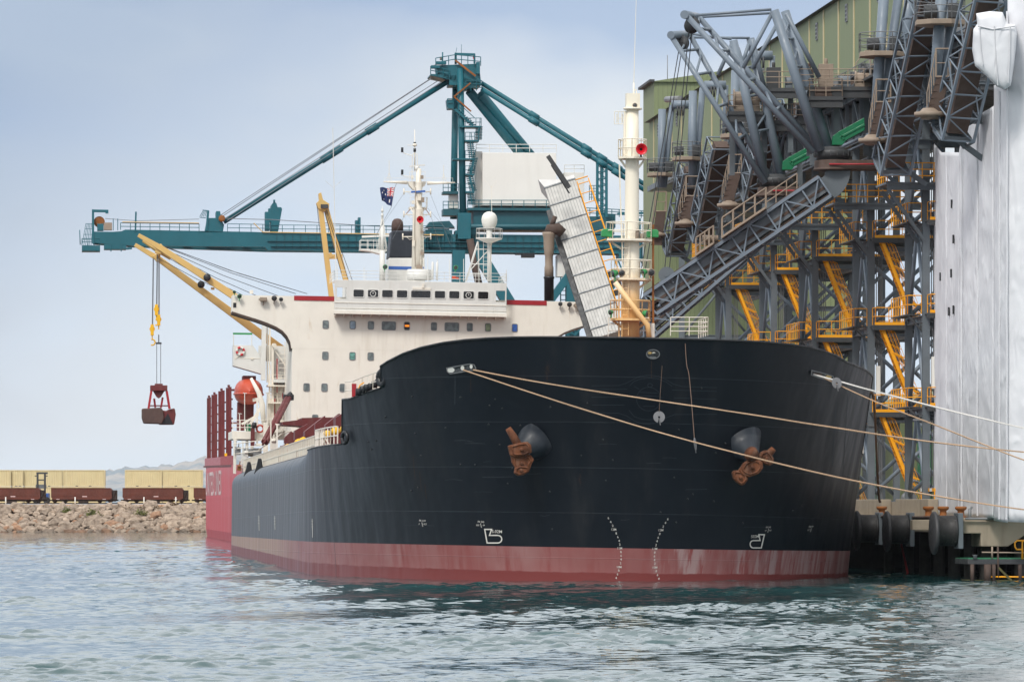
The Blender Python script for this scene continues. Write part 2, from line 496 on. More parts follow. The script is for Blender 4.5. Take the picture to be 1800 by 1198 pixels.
# grazing sky sheen painted grey, with dust, on the topsides along the parallel body
sky_sheen = mathn(t, 'MULTIPLY', ramp(t, uu, 16, 50), ramp(t, st, 0.25, 0.70, 0.35, 1.0))
black = mixc(t, sky_sheen, black, lin(88, 94, 100))
red = mixc(t, ramp(t, st, 0.34, 0.60), lin(136, 76, 74), lin(148, 108, 106))
red = mixc(t, ramp(t, noise(t, 1.1, 6, 0.65, (1, 1, 0.12), loc=(2, 8, 1)), 0.52, 0.66, 0, 0.85), red, lin(128, 62, 60))
red = mixc(t, ramp(t, st2, 0.60, 0.78, 0, 0.4), red, lin(160, 138, 136))
red = mixc(t, ramp(t, noise(t, .22, 3, .5, loc=(1, 4, 2)), .35, .65, 0, .75), red, lin(136, 80, 78))
right_ = ramp(t, sp.outputs['X'], 0.6, 2.0)
red = mixc(t, mathn(t, 'MULTIPLY', right_, ramp(t, noise(t, 1.0, 6, .65, (1, 1, .06), loc=(7, 3, 5)), .44, .60, 0, .8)), red, lin(164, 140, 138))
red = mixc(t, mathn(t, 'MULTIPLY', right_, ramp(t, noise(t, 2.2, 5, .6, (1, 1, .05), loc=(1, 9, 2)), .60, .68, 0, .7)), red, lin(132, 52, 50))
redaft = mixc(t, ramp(t, st2, 0.40, 0.62), lin(160, 134, 126), lin(158, 132, 100))
red = mixc(t, ramp(t, uu, 35, 90, 0, 0.85), red, redaft)
wetz = mathn(t, 'ADD', zz, mathn(t, 'MULTIPLY', mathn(t, 'SUBTRACT', noise(t, 1.2, 3), 0.5), 0.16))
red = mixc(t, ramp(t, wetz, 0.40, 0.48, 1, 0), red, lin(118, 56, 54))
bl = mathn(t, 'ADD', zz, mathn(t, 'MULTIPLY', uu, 0.0035))
isred = ramp(t, bl, 1.77, 1.79, 1, 0)
c = mixc(t, isred, black, red)
fr = mathn(t, 'FRACT', mathn(t, 'DIVIDE', mathn(t, 'ADD', zz, mathn(t, 'MULTIPLY', uu, 0.006)), 2.42))
seam = ramp(t, mathn(t, 'ABSOLUTE', mathn(t, 'SUBTRACT', fr, 0.5)), 0.004, 0.010, 1, 0)
fu = mathn(t, 'FRACT', mathn(t, 'DIVIDE', uu, 9.3))
seamv = ramp(t, mathn(t, 'ABSOLUTE', mathn(t, 'SUBTRACT', fu, 0.5)), 0.004, 0.010, 1, 0)
seamv = mathn(t, 'MULTIPLY', seamv, ramp(t, uu, 14, 24))
for u_ in (43.5, 58.0, 104.0): seamv = mathn(t, 'MAXIMUM', seamv, ramp(t, mathn(t, 'ABSOLUTE', mathn(t, 'SUBTRACT', uu, u_)), .08, .3, 1, 0))
c = mixc(t, mathn(t, 'MULTIPLY', seam, ramp(t, noise(t, .5, 3), .35, .7, .03, .13)), c, lin(118, 132, 140))
c = mixc(t, mathn(t, 'MULTIPLY', seamv, 0.6), c, lin(34, 36, 38))
t.links.new(c, b.inputs['Base Color'])
t.links.new(ramp(t, st, 0.3, 0.7, 0.36, 0.55), b.inputs['Roughness'])
b.inputs['Specular IOR Level'].default_value = 0.30
hgt = mathn(t, 'ADD', mathn(t, 'MULTIPLY', noise(t, 0.45, 2), 1.2), mathn(t, 'MULTIPLY', mathn(t, 'ADD', seam, seamv), 0.12))
bump(t, b, hgt, 0.55, 0.10)

# red hull of the far ship
m, t, b = mat_nodes('red_hull_paint')
co = t.nodes.new('ShaderNodeTexCoord'); sp = t.nodes.new('ShaderNodeSeparateXYZ'); t.links.new(co.outputs['Object'], sp.inputs[0])
st = noise(t, 0.35, 5, 0.6, (1, 1, 0.06))
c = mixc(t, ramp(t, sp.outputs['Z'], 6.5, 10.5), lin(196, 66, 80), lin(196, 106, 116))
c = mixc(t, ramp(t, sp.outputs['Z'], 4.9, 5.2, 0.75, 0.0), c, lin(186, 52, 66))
c = mixc(t, ramp(t, st, 0.4, 0.7, 0, 0.55), c, lin(196, 122, 124))
c = mixc(t, ramp(t, st, 0.62, 0.8, 0, 0.5), c, lin(130, 60, 70))
t.links.new(c, b.inputs['Base Color']); b.inputs['Roughness'].default_value = 0.55

# ------------------------------------------------------------------ water
m, t, b = mat_nodes('water')
b.inputs['Base Color'].default_value = (0.013, 0.058, 0.060, 1)
b.inputs['Roughness'].default_value = 0.04
b.inputs['IOR'].default_value = 1.5
n1 = noise(t, 1.0, 4, 0.6, (1.6, 1.0, 1), 'Object'); n2 = noise(t, 1.0, 3, 0.6, (7.5, 4.0, 1), 'Object', (5, 3, 0))
bump(t, b, mathn(t, 'ADD', mathn(t, 'MULTIPLY', n1, 1.0), mathn(t, 'MULTIPLY', n2, 0.35)), 0.17, 0.13)
NW = 110
ang = rng.normal(PI * 0.5 + 0.15, 0.62, NW)
lam = np.exp(rng.uniform(math.log(0.30), math.log(2.1), NW))
kk = 2 * PI / lam
lam[:8] = np.exp(rng.uniform(math.log(2.4), math.log(4.5), 8)); amp = 0.0036 * lam ** 0.95; amp[:8] *= .5
ph = rng.uniform(0, 2 * PI, NW)
def wave_h(X, Y):
    h = np.zeros_like(X)
    for i in range(NW):
        if lam[i] < 0.9: f = np.clip((260 - Y) / 90, 0, 1)
        elif lam[i] < 1.6: f = np.clip((430 - Y) / 170, 0, 1)
        else: f = np.clip((820 - Y) / 320, 0.2, 1)
        p = (X * math.cos(ang[i]) + Y * math.sin(ang[i])) * kk[i] + ph[i]
        h += amp[i] * (1 - 2 * np.abs(np.sin(p / 2)) * 0.55 + np.cos(p) * 0.45 - 0.30) * f
    pm = 0.75 + 0.35 * np.sin(X * .11 + Y * .043 + 1) * np.sin(Y * .09 - X * .05) + 0.25 * np.sin(X * .31 - Y * .17 + 2)
    h = h * np.clip(pm, .25, 1.5)
    sg = 0.030
    return h + 0.8 * np.maximum(0, h - 0.9 * sg) - 0.10 * sg
ys = [70.0]
while ys[-1] < 830: ys.append(ys[-1] + max(0.13, 0.13 * (ys[-1] / 130) ** 1.55))
ys = np.array(ys); nx = 300
ts = np.linspace(-1, 1, nx)
X = np.zeros((len(ys), nx)); Y = np.repeat(ys[:, None], nx, 1)
X = ts[None, :] * (Y * 0.115 + 9)
Zw = wave_h(X, Y)
verts = np.stack([X, Y, Zw], -1).reshape(-1, 3)
ii = np.arange(len(ys) - 1)[:, None] * nx + np.arange(nx - 1)[None, :]
faces = np.stack([ii, ii + 1, ii + nx + 1, ii + nx], -1).reshape(-1, 4)
me = bpy.data.meshes.new('water')
me.vertices.add(len(verts)); me.vertices.foreach_set('co', verts.ravel())
me.loops.add(faces.size); me.loops.foreach_set('vertex_index', faces.ravel().astype(np.int32))
me.polygons.add(len(faces)); me.polygons.foreach_set('loop_start', np.arange(0, faces.size, 4, dtype=np.int32))
me.update(calc_edges=True)
me.polygons.foreach_set('use_smooth', np.ones(len(faces), dtype=bool))
me.materials.append(MATS['water'])
wo = bpy.data.objects.new('water', me); COL.objects.link(wo); wo['kind'] = 'structure'
q = MB(); q.add([(-6000, -300, -0.55), (6000, -300, -0.55), (6000, 9000, -0.55), (-6000, 9000, -0.55)], [(0, 1, 2, 3)])
struct(q, 'open_water', 'water')

# ------------------------------------------------------------------ breakwater, ground, hills
m, t, b = mat_nodes('rock')
oi = t.nodes.new('ShaderNodeVertexColor'); oi.layer_name = 'tone'
c = mixc(t, ramp(t, noise(t, 1.8, 4), 0.3, 0.7), lin(158, 146, 132), lin(122, 110, 98))
mu = t.nodes.new('ShaderNodeMix'); mu.data_type = 'RGBA'; mu.blend_type = 'MULTIPLY'; mu.inputs[0].default_value = 1
t.links.new(c, mu.inputs[6]); t.links.new(oi.outputs[0], mu.inputs[7])
t.links.new(mu.outputs[2], b.inputs['Base Color']); b.inputs['Roughness'].default_value = 0.9
bump(t, b, noise(t, 4, 4), 0.6, 0.08)
m, t, b = mat_nodes('dirt')
t.links.new(mixc(t, ramp(t, noise(t, 0.5, 5), 0.35, 0.65), lin(168, 128, 92), lin(140, 104, 76)), b.inputs['Base Color']); b.inputs['Roughness'].default_value = 0.95
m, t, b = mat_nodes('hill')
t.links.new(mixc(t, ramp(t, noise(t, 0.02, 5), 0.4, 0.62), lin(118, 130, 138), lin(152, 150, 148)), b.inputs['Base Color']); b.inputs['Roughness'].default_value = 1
YB = 772.0                                  # breakwater toe
q = MB(); q.s = False
q.add([(-260, YB, -2), (60, YB, -2), (60, YB + 9, 3.95), (-260, YB + 9, 3.95), (60, 1500, 4.3), (-260, 1500, 4.3)], [(0, 1, 2, 3), (3, 2, 4, 5)])
struct(q, 'breakwater', 'dirt')
ico = []
bm = bmesh.new(); bmesh.ops.create_icosphere(bm, subdivisions=1, radius=1)
iv = [v.co.copy() for v in bm.verts]; iff = [tuple(v.index for v in f.verts) for f in bm.faces]; bm.free()
q = MB(); tones = []
for row in range(15):
    f0 = row / 14
    x = -92.0
    while x < 12:
        s = random.uniform(0.24, 0.8) * (1.0 if random.random() < 0.8 else 1.7)
        f = min(1, max(0, f0 + random.uniform(-0.05, 0.05)))
        p = Vector((x, YB - 0.4 + 8.6 * f + random.uniform(-.3, .3), -0.5 + 4.45 * f))
        rot = Euler((random.uniform(0, 6), random.uniform(0, 6), random.uniform(0, 6))).to_matrix()
        sc = Vector((random.uniform(0.8, 1.5), random.uniform(0.8, 1.2), random.uniform(0.45, 0.8))) * s
        jit = [random.uniform(0.72, 1.15) for _ in iv]
        tilt = Euler((R(30), random.uniform(-.5, .5), 0)).to_matrix()
        q.add([p + tilt @ Vector([a * b_ for a, b_ in zip(rot @ v * jv, sc)]) for v, jv in zip(iv, jit)], iff, False)
        g = random.uniform(0.72, 1.25); red = random.random() < (0.20 if f0 < 0.25 else 0.04)
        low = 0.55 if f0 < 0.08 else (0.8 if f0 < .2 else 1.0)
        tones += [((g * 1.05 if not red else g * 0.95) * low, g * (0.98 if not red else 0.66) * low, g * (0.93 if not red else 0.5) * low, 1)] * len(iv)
        x += s * random.uniform(1.0, 1.7)
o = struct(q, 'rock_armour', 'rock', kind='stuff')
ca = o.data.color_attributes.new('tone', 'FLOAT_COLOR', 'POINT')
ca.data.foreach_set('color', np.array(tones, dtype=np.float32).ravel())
# hills beyond the harbour
q = MB(); q.s = True
def ridge(y0, pts, depth):
    n = len(pts)
    vs = []
    for k, (dy, hz) in enumerate(((-0.5, 0.0), (-0.2, 0.62), (0.0, 1.0), (0.5, 0.0))):
        for x, h in pts: vs.append((x, y0 + dy * depth, max(0, h) * hz + 1))
    q.add(vs, [(r * n + i, r * n + i + 1, (r + 1) * n + i + 1, (r + 1) * n + i) for r in range(3) for i in range(n - 1)], True)
Yh = 4200
hp = []
for i in range(90):
    px = 60 + i * 7
    top = np.interp(px, [60, 130, 180, 200, 225, 260, 300, 330, 357, 420, 690], [862, 842, 831, 826, 823, 822, 818, 813, 805, 800, 860]) + 2.0 * math.sin(i * 1.3) + 1.2 * math.sin(i * 2.9)
    p = G(px, top, Yh); hp.append((p.x, p.z))
ridge(Yh, hp, 900)
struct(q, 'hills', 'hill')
q = MB(); q.add([(-900, 1450, 4.2), (200, 1450, 4.2), (200, 6000, 4.2), (-900, 6000, 4.2)], [(0, 1, 2, 3)])
struct(q, 'land', 'dirt')

m, t, b = mat_nodes('cabin_lit')
co = t.nodes.new('ShaderNodeTexCoord'); sp = t.nodes.new('ShaderNodeSeparateXYZ'); t.links.new(co.outputs['Generated'], sp.inputs[0])
em = mathn(t, 'MULTIPLY', ramp(t, mathn(t, 'ABSOLUTE', mathn(t, 'SUBTRACT', sp.outputs['Z'], .52)), .05, .2, 1, 0), ramp(t, sp.outputs['X'], .02, .3, .4, 1.0))
b.inputs['Base Color'].default_value = lin(30, 24, 20); b.inputs['Emission Color'].default_value = lin(255, 140, 30); t.links.new(em, b.inputs['Emission Strength'])

# foremast: cream paint with an ochre rust wash towards its foot
m, t, b = mat_nodes('foremast_paint')
co = t.nodes.new('ShaderNodeTexCoord'); sp = t.nodes.new('ShaderNodeSeparateXYZ'); t.links.new(co.outputs['Object'], sp.inputs[0])
st = noise(t, 1.4, 5, .65, (1, 1, .12)); hz = mathn(t, 'ADD', sp.outputs['Z'], mathn(t, 'MULTIPLY', st, 2.2))
c = mixc(t, ramp(t, st, .5, .75, 0, .5), lin(230, 222, 204), lin(204, 186, 150))
c = mixc(t, ramp(t, hz, 16.0, 18.6, .85, 0), c, lin(222, 172, 98))
c = mixc(t, ramp(t, noise(t, 2.2, 6, .7, (1, 1, .2), loc=(3, 1, 4)), .60, .74, 0, .85), c, lin(160, 98, 44))
t.links.new(c, b.inputs['Base Color']); b.inputs['Roughness'].default_value = .5
# ================================================================== the near ship
BULK = thing('bulk_carrier', 'black bulk carrier with cream bridge and faded red boot top, bow towards the viewer', 'ship', M_S)
B = 16.1
def lerp(a, b, t): return a + (b - a) * t
def wl(z):
    t = min(1, max(0, z / 12.95)) ** 1.25
    return lerp(2.3, -1.0, t), lerp(36, 30, t), lerp(2.2, 2.66, t)
def z_main(u): return np.interp(u, [0, 16, 42, 170, 214], [7.45, 7.35, 7.0, 6.55, 6.6])
def z_fc(u): return np.interp(u, [-2, 9, 16], [10.9, 10.55, 9.8])
def z_bul(u): return 12.95 - 0.0132 * max(0, u) ** 2
def z_bulr(u): return z_bul(u) if u < 8 else lerp(z_bul(8), 11.6, (u - 8) / 8)
NM, NFC, NB_ = 18, 6, 5
xis = [0, .004, .012, .025, .045, .07, .10, .14, .18, .23, .28, .33, .3567, .40, .45, .50, .55, .60, .66, .72, .79, .86, .93, 1.0]
I_B, I_F = 12, 16                                  # last columns of bulwark and forecastle
mids = [46, 50, 56, 64, 72, 80, 90, 100, 110, 120, 130, 140, 150, 158, 163, 168, 174, 182, 190, 198, 206, 213]
def hpoint(k, z, zm):
    if k < len(xis):
        u0, L, p = wl(z); xi = xis[k]
        u = u0 + L * xi
        v = B * math.sqrt(max(0, 1 - (1 - xi) ** p))
        v = max(v, 0.0 if k == 0 else 0)
    else:
        u = mids[k - len(xis)]; v = B
        if u > 163: v *= 1 - ((u - 163) / 52) ** 2 * (0.50 * max(0, 1 - z / 16) + 0.06)
    g = min(1, max(0, (u - 36) / 7)); g = g * g * (3 - 2 * g)
    h = z - (zm - 1.05)
    if g > 0 and h > 0:
        v -= g * 1.05 * (1 - math.sqrt(max(0, 1 - min(1, h / 1.08) ** 2)))
    return u, v
def ztop(k, fn):
    z = 10.0
    for _ in range(8): z = float(fn(hpoint(k, z, 99)[0]))
    return z
KC = len(xis) + len(mids)
SC = {}
for side in (-1, 1):
    cols = []
    for k in range(KC):
        zm = ztop(k, z_main); lst = []
        for j in range(NM + 1):
            f = j / NM
            z = -1.6 + (zm + 1.6) * (1 - (1 - f) ** 1.25) if k < I_F + 6 else (-1.6 + (zm - 1.05 + 1.6) * j / (NM - 6) if j <= NM - 6 else zm - 1.05 + 1.05 * math.sin(PI / 2 * (j - NM + 6) / 6))
            lst.append((z, hpoint(k, z, zm)))
        if k <= I_F:
            zf = ztop(k, z_fc)
            for j in range(1, NFC + 1): z = zm + (zf - zm) * j / NFC; lst.append((z, hpoint(k, z, 99)))
        if k <= (I_B if side < 0 else I_F):
            zb = ztop(k, z_bul if side < 0 else z_bulr)
            for j in range(1, NB_ + 1): z = zf + (zb - zf) * j / NB_; lst.append((z, hpoint(k, z, 99)))
        cols.append(lst)
    SC[side] = cols
q = MB(); q.s = True
idx = {}
for side in (-1, 1):
    for k, lst in enumerate(SC[side]):
        for j, (z, (u, v)) in enumerate(lst):
            if k == 0 and side == 1: idx[k, j, 1] = idx[k, j, -1]; continue
            idx[k, j, side] = len(q.v); q.v.append(Vector((side * v, u, z)))
fs = []
for side in (-1, 1):
    for k in range(KC - 1):
        n = min(len(SC[side][k]), len(SC[side][k + 1]))
        for j in range(n - 1):
            a = [idx[i, jj, side] for i, jj in ((k, j), (k + 1, j), (k + 1, j + 1), (k, j + 1))]
            fs.append(tuple(a if side < 0 else a[::-1]))
q.add([], []); q.f += fs; q.mi += [0] * len(fs); q.sm += [True] * len(fs)
# transom
k = KC - 1
tr = [idx[k, j, -1] for j in range(len(cols[k]))] + [idx[k, j, 1] for j in range(len(cols[k]))][::-1]
q.f.append(tuple(tr)); q.mi.append(0); q.sm.append(False)
HULLV = [p.copy() for p in q.v]; HULLF = list(q.f)
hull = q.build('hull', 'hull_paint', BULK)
bvh = BVHTree.FromPolygons(HULLV, HULLF)
MSI = M_S.inverted()
def hit(px, py, off=0.02):
    o = MSI @ CAMV; d = (MSI.to_3x3() @ ray(px, py)).normalized()
    p, n, i, dist = bvh.ray_cast(o, d)
    if p is None: return None, None
    if n.dot(d) > 0: n = -n
    return p + n * off, n
# inner bulwark skin, cap rail, decks, break bulkhead
def edge(k, j, s, inset=0.0):
    z, (u, v) = SC[s][k][j]; return Vector((s * max(0, v - inset), u + (inset if k < 3 else 0), z))
q = MB()
for s in (-1, 1):
    e = I_B if s < 0 else I_F
    q.path([edge(k, NM + NFC + NB_, s) for k in range(e + 1)], 0.07, 6)
    if s < 0: q.path([edge(k, NM + NFC, s) for k in range(I_B, I_F + 1)], 0.06, 6)
    q.path([edge(e, NM + NFC + j, s) for j in range(NB_, -1, -1)], 0.05, 6)
    q.path([edge(I_F, NM + j, s) for j in range(NFC + 1)], 0.05, 6)
    q.path([edge(k, NM, s) for k in range(I_F, KC)], 0.05, 6)
q.build('cap_rail', 'black_paint', hull)
q = MB()
def deck(j, ks, dz):
    L = [edge(k, j, -1, 0.1) for k in ks]; Rr = [edge(k, j, 1, 0.1) for k in ks]
    vs = [p + Vector((0, 0, dz)) for p in L + Rr]; n = len(ks)
    q.add(vs, [(i, i + 1, n + i + 1, n + i) for i in range(n - 1)], False)
deck(NM + NFC, range(1, I_F + 1), -0.05)
deck(NM, range(I_F, KC), -0.05)
zf = cols[I_F][NM + NFC]; zmn = cols[I_F][NM]
q.add([(-zf[1][1] + .1, zf[1][0] - 0.02, zf[0]), (zf[1][1] - .1, zf[1][0] - 0.02, zf[0]), (zmn[1][1] - .1, zmn[1][0] - 0.02, zmn[0]), (-zmn[1][1] + .1, zmn[1][0] - 0.02, zmn[0])], [(0, 1, 2, 3)])
q.build('deck', 'maroon_paint', BULK)
# ------------------------------------------------------------------ accommodation block and bridge
US = 168.7
def LA(): return MB()
wing = [SU(px, py, US) for px, py in ((409, 518), (408, 547), (430, 554), (450, 560), (470, 567), (486, 574), (497, 581), (505, 590), (510, 600), (512, 612))]
zw = wing[0].z
VW = -SU(513, 650, US).x                                     # half width of the house
q = MB(); q.box((-VW, US, 6.3), (VW, US + 13, SU(513, 610, US).z + 3.2))
house = q.build('accommodation_block', 'cream_paint', BULK)
q = MB(); pl = [Vector((p.x, US - 0.01, p.z)) for p in wing]
mir = lambda p: Vector((-p.x, p.y, p.z))
outl = pl + [mir(p) for p in pl][::-1]
q.prism(outl, (0, 3.4, 0))
wingo = q.build('bridge_wing', 'cream_paint', house)
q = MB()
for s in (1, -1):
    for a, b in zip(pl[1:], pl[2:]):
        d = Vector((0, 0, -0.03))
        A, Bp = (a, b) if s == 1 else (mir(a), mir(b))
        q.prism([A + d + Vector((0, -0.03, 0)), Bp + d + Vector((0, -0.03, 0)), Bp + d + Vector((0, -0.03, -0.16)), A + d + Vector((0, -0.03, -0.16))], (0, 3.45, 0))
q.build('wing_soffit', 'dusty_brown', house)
q = MB()
for a, b in ((517, 588), (891, 961)):
    A = SU(a, 520, US); Bp = SU(b, 520, US)
    q.box((A.x, US - 0.06, zw - 0.36), (Bp.x, US + 0.5, zw + 0.04))
q.build('red_coaming', 'red_paint', house)
# wheelhouse
UB = US - 1.1
W = lambda px, py: SU(px, py, UB)
zt, z1, z2, zl, zb = W(740, 494.5).z, W(740, 508).z, W(740, 528).z, W(740, 534).z, W(740, 554).z
xl, xr, xL, xR = W(612, 510).x, W(868, 515).x, W(588, 510).x, W(890.5, 515).x
q = MB()
q.box((xl, UB, zb), (xr, UB + 9, zt))
for a, b, c, d in ((xL, xl, W(592.5, 510).x, W(609, 510).x), (xr, xR, W(872, 515).x, W(888, 515).x)):
    q.box((a, UB, z1), (b, UB + 0.12, zt)); q.box((a, UB, zb), (b, UB + 0.12, z2))
    q.box((a, UB, z2), (c, UB + 0.12, z1)); q.box((d, UB, z2), (b, UB + 0.12, z1))
    q.box((a, UB + 0.12, zt - 0.15), (b, UB + 4, zt)); q.box((a, UB + 0.12, zb), (b, UB + 3, zb + 0.1))
wh = q.build('wheelhouse', 'white_paint', BULK, bevel=0.02)
q = MB(); q.box((xL - 0.05, UB - 0.22, zb), (xR + 0.05, UB - 0.003, zb + 0.26)); q.box((xL, UB - 0.05, zl - 0.04), (xR, UB - 0.003, zl + 0.03)); q.box((xL, UB - 0.05, zl - 0.5), (xR, UB - 0.003, zl - 0.47))
n = 20
for i in range(n):
    x = xL + 0.1 + (xR - xL - 0.2) * i / (n - 1)
    q.prism([(x - .03, UB - 0.2, zb), (x - .03, UB + 1.0, zb), (x - .03, UB + 1.0, zb - 0.28)], (0.06, 0, 0))
q.beam(W(725, 506), W(757, 508), 0.16, 0.2); q.beam(W(744, 498), W(744, 506), 0.2, 0.3)
q.build('bridge_ledge', 'cream_paint', wh)
def rrect(cx, cz, w, h, r, y, n=4):
    pts = []
    for qx, qz, a0 in ((1, 1, 0), (-1, 1, 90), (-1, -1, 180), (1, -1, 270)):
        for i in range(n + 1):
            a = R(a0 + 90 * i / n)
            pts.append(Vector((cx + qx * (w / 2 - r) + r * math.cos(a), y, cz + qz * (h / 2 - r) + r * math.sin(a))))
    return pts
def window(parent, x0, y0, x1, y1, u, gl, fr='white_paint', lab=None):
    a = SU(x0, y0, u); b = SU(x1, y1, u)
    cx, cz, w, h = (a.x + b.x) / 2, (a.z + b.z) / 2, b.x - a.x, a.z - b.z
    o = rrect(cx, cz, w + 0.1, h + 0.1, 0.14, u - 0.05); i = rrect(cx, cz, w - 0.02, h - 0.02, 0.1, u - 0.05); n = len(o)
    q = MB(); d = Vector((0, 0.05, 0))
    q.add(o + i + [p + d for p in o] + [p + d for p in i], [f for k in range(n) for f in ((k, (k + 1) % n, n + (k + 1) % n, n + k), (k, 2 * n + k, 2 * n + (k + 1) % n, (k + 1) % n), (n + k, n + (k + 1) % n, 3 * n + (k + 1) % n, 3 * n + k))])
    f = q.build('window', fr, parent)
    q = MB(); q.prism([p + Vector((0, 0.02, 0)) for p in i], (0, 0.02, 0))
    g = q.build('pane', gl, f)
    if lab: f['label'] = lab
    return f
bx = [(620.7, 640), (646, 665.5), (671, 691), (697, 716.5), (722, 757.6), (763.7, 783), (789, 808), (814, 833.6), (839.6, 859)]
for i, (a, b) in enumerate(bx):
    y = 508.6 + (a - 620) * 0.0165
    f = window(wh, a + .6, y, b - .6, y + 13.4, UB, 'window_dark')
    if i in (1, 7):
        c = SU((a + b) / 2, y + 7.0, UB - 0.06); q = MB(); 
        n = 20; pts = [c + Vector((math.cos(2 * PI * k / n) * 0.235, 0, math.sin(2 * PI * k / n) * 0.235)) for k in range(n + 1)]
        q.path(pts, 0.032, 5); q.cbox(c + Vector((0, 0, .05)), (0.06, 0.06, 0.12)); q.build('clear_view_screen', 'white_paint', f)
for x0, x1, g in ((568, 577, 'window_grey'), (615.5, 624.5, 'window_pale'), (647.5, 656.5, 'window_grey'), (672, 695, 'window_grey'), (711, 719.5, 'cabin_lit'), (758.5, 767, 'window_grey'), (782.5, 806, 'window_grey'), (821.5, 830, 'window_grey'), (853.5, 862, 'window_olive'), (900.5, 909, 'window_blue')):
    y = 563.6 + (x0 - 568) * 0.0180
    window(house, x0, y, x1, y + (13 if x1 - x0 < 15 else 14), US, g, 'plain_grey', 'lit orange window' if g == 'cabin_lit' else 'blue window' if g == 'window_blue' else None)
for x0, g in ((567.3, 'window_grey'), (615, 'window_green'), (647, 'window_grey')): window(house, x0, 618.5 + (x0 - 567) * .017, x0 + 9, 631 + (x0 - 567) * .017, US, g, 'plain_grey')
for x0 in (534.3, 565.8, 597.8): window(house, x0, 674 + (x0 - 534) * .015, x0 + 9, 686.5 + (x0 - 534) * .015, US, 'window_grey', 'plain_grey')
for x0 in (549.5, 598): window(house, x0, 729, x0 + 9, 740, US, 'window_grey', 'plain_grey')
window(house, 717, 621, 726, 634, US, 'window_grey', 'plain_grey')
# side light box at the wing tip, floodlights along both wings
q = MB(); p = SU(412.5, 536, US); q.box((p.x - .13, US - .05, p.z - .2), (p.x + .13, US, p.z + .2)); q.box((-p.x - .13, US - .05, p.z - .2), (-p.x + .13, US, p.z + .2)); q.build('side_light', 'black_paint', wingo)
def lamp(parent, p, r, d, shell, name='floodlight', lens='lens_grey'):
    """round floodlight on a short bracket; d = direction it faces"""
    q = MB(); d = Vector(d).normalized()
    q.lathe([(0.02, -r * 1.3), (r * 0.55, -r * 1.2), (r * 0.8, -r * 0.5), (r, 0), (r, 0.05 * r), (r * 0.86, 0.06 * r)], p, d, 14)
    q.beam(p - d * r * 0.6 + Vector((0, 0, -r * 0.5)), p - d * r * 0.6 + Vector((0, 0, -r * 1.9)), 0.07)
    q.beam(p - d * r * .6 + Vector((0, 0, -r * 1.9)), p - d * r * .6 + Vector((0, r * 2.2, -r * 1.9)), 0.06)
    o = q.build(name, shell, parent)
    q = MB(); q.lathe([(r * 0.88, 0.03 * r), (r * 0.5, 0.16 * r), (0.001, 0.2 * r)], p, d, 14); q.build('lens', lens, o)
    return o
dn = (0, -1, -0.25)
for px, py, r, c in ((421, 520.5, .2, 'green_paint'), (482, 524, .24, 'dusty_brown'), (494, 526, .19, 'plain_grey'), (985, 534, .2, 'plain_grey'), (1001, 535, .22, 'dusty_brown'), (1057, 531, .2, 'green_paint'), (412, 513, .14, 'green_paint'), (1069, 551, .15, 'green_paint')):
    lamp(wingo, SU(px, py, US - 0.5), r, dn, c)
for px, py in ((463, 526), (1016, 537)):
    p = SU(px, py, US - 0.35); q = MB(); q.cbox(p, (0.6, 0.4, 0.36)); q.cbox(p + Vector((0, -.22, 0)), (0.5, 0.04, 0.26)); q.beam(p, p + Vector((0, .1, -.5)), 0.1); q.beam(p + Vector((-.36, 0, .1)), p + Vector((-.36, 0, -.1)), .08); q.build('floodlight', 'dusty_beige', wingo, bevel=.02)
q = MB(); p = SU(442, 513, US + .4); q.cbox(p, (0.3, 0.3, 0.3)); p = SU(1052, 527, US + .4); q.cbox(p, (.3, .3, .3)); q.build('junction_box', 'cream_paint', wingo, bevel=.02)
# railing on the monkey island
q = MB(); a = W(589, 494); zr = zt
q.rail([(xL, UB + 8, zr), (xL, UB + .1, zr), (xR, UB + .1, zr), (xR, UB + 8, zr)], 0.82, 1.35, 0.022, 3)
q.build('railing', 'white_paint', wh)
q = MB()
for px, y0 in ((593, 462), (640, 470), (752, 451), (769, 455), (790, 455), (815, 455), (890, 474)): A = SU(px, 494, US + 2); q.tube(A, SU(px, y0, US + 2), .03, n=5)
q.tube(SU(591, 500, US + 3), SU(585, 225, US + 3), .035, n=5); q.tube(SU(586, 330, US + 3), SU(572, 318, US + 3), .015, n=4); q.tube(SU(586, 330, US + 3), SU(600, 318, US + 3), .015, n=4)
for px in (760, 768): q.lathe([(.10, 0), (.10, 1.5), (.02, 1.6)], SU(px, 492, US + 2), n=8)
q.build('whip_aerial', 'white_paint', wh)
q = MB(); q.lathe([(1.05, 0), (1.05, .9)], SU(737, 492, US + 3), n=24); q.build('mast_house', 'white_paint', wh)
for px, py, c in ((677, 469, 'green_paint'), (801, 470, 'green_paint')): lamp(wh, SU(px, py, US + 2), .22, (0.2, -1, -.3), c)
q = MB(); p = SU(798, 488, US + 2); q.cbox(p, (.35, .3, .25)); q.cbox(p + Vector((.3, 0, -.05)), (.2, .2, .2)); q.build('buoy_box', 'lifeboat_orange', wh, bevel=.03)
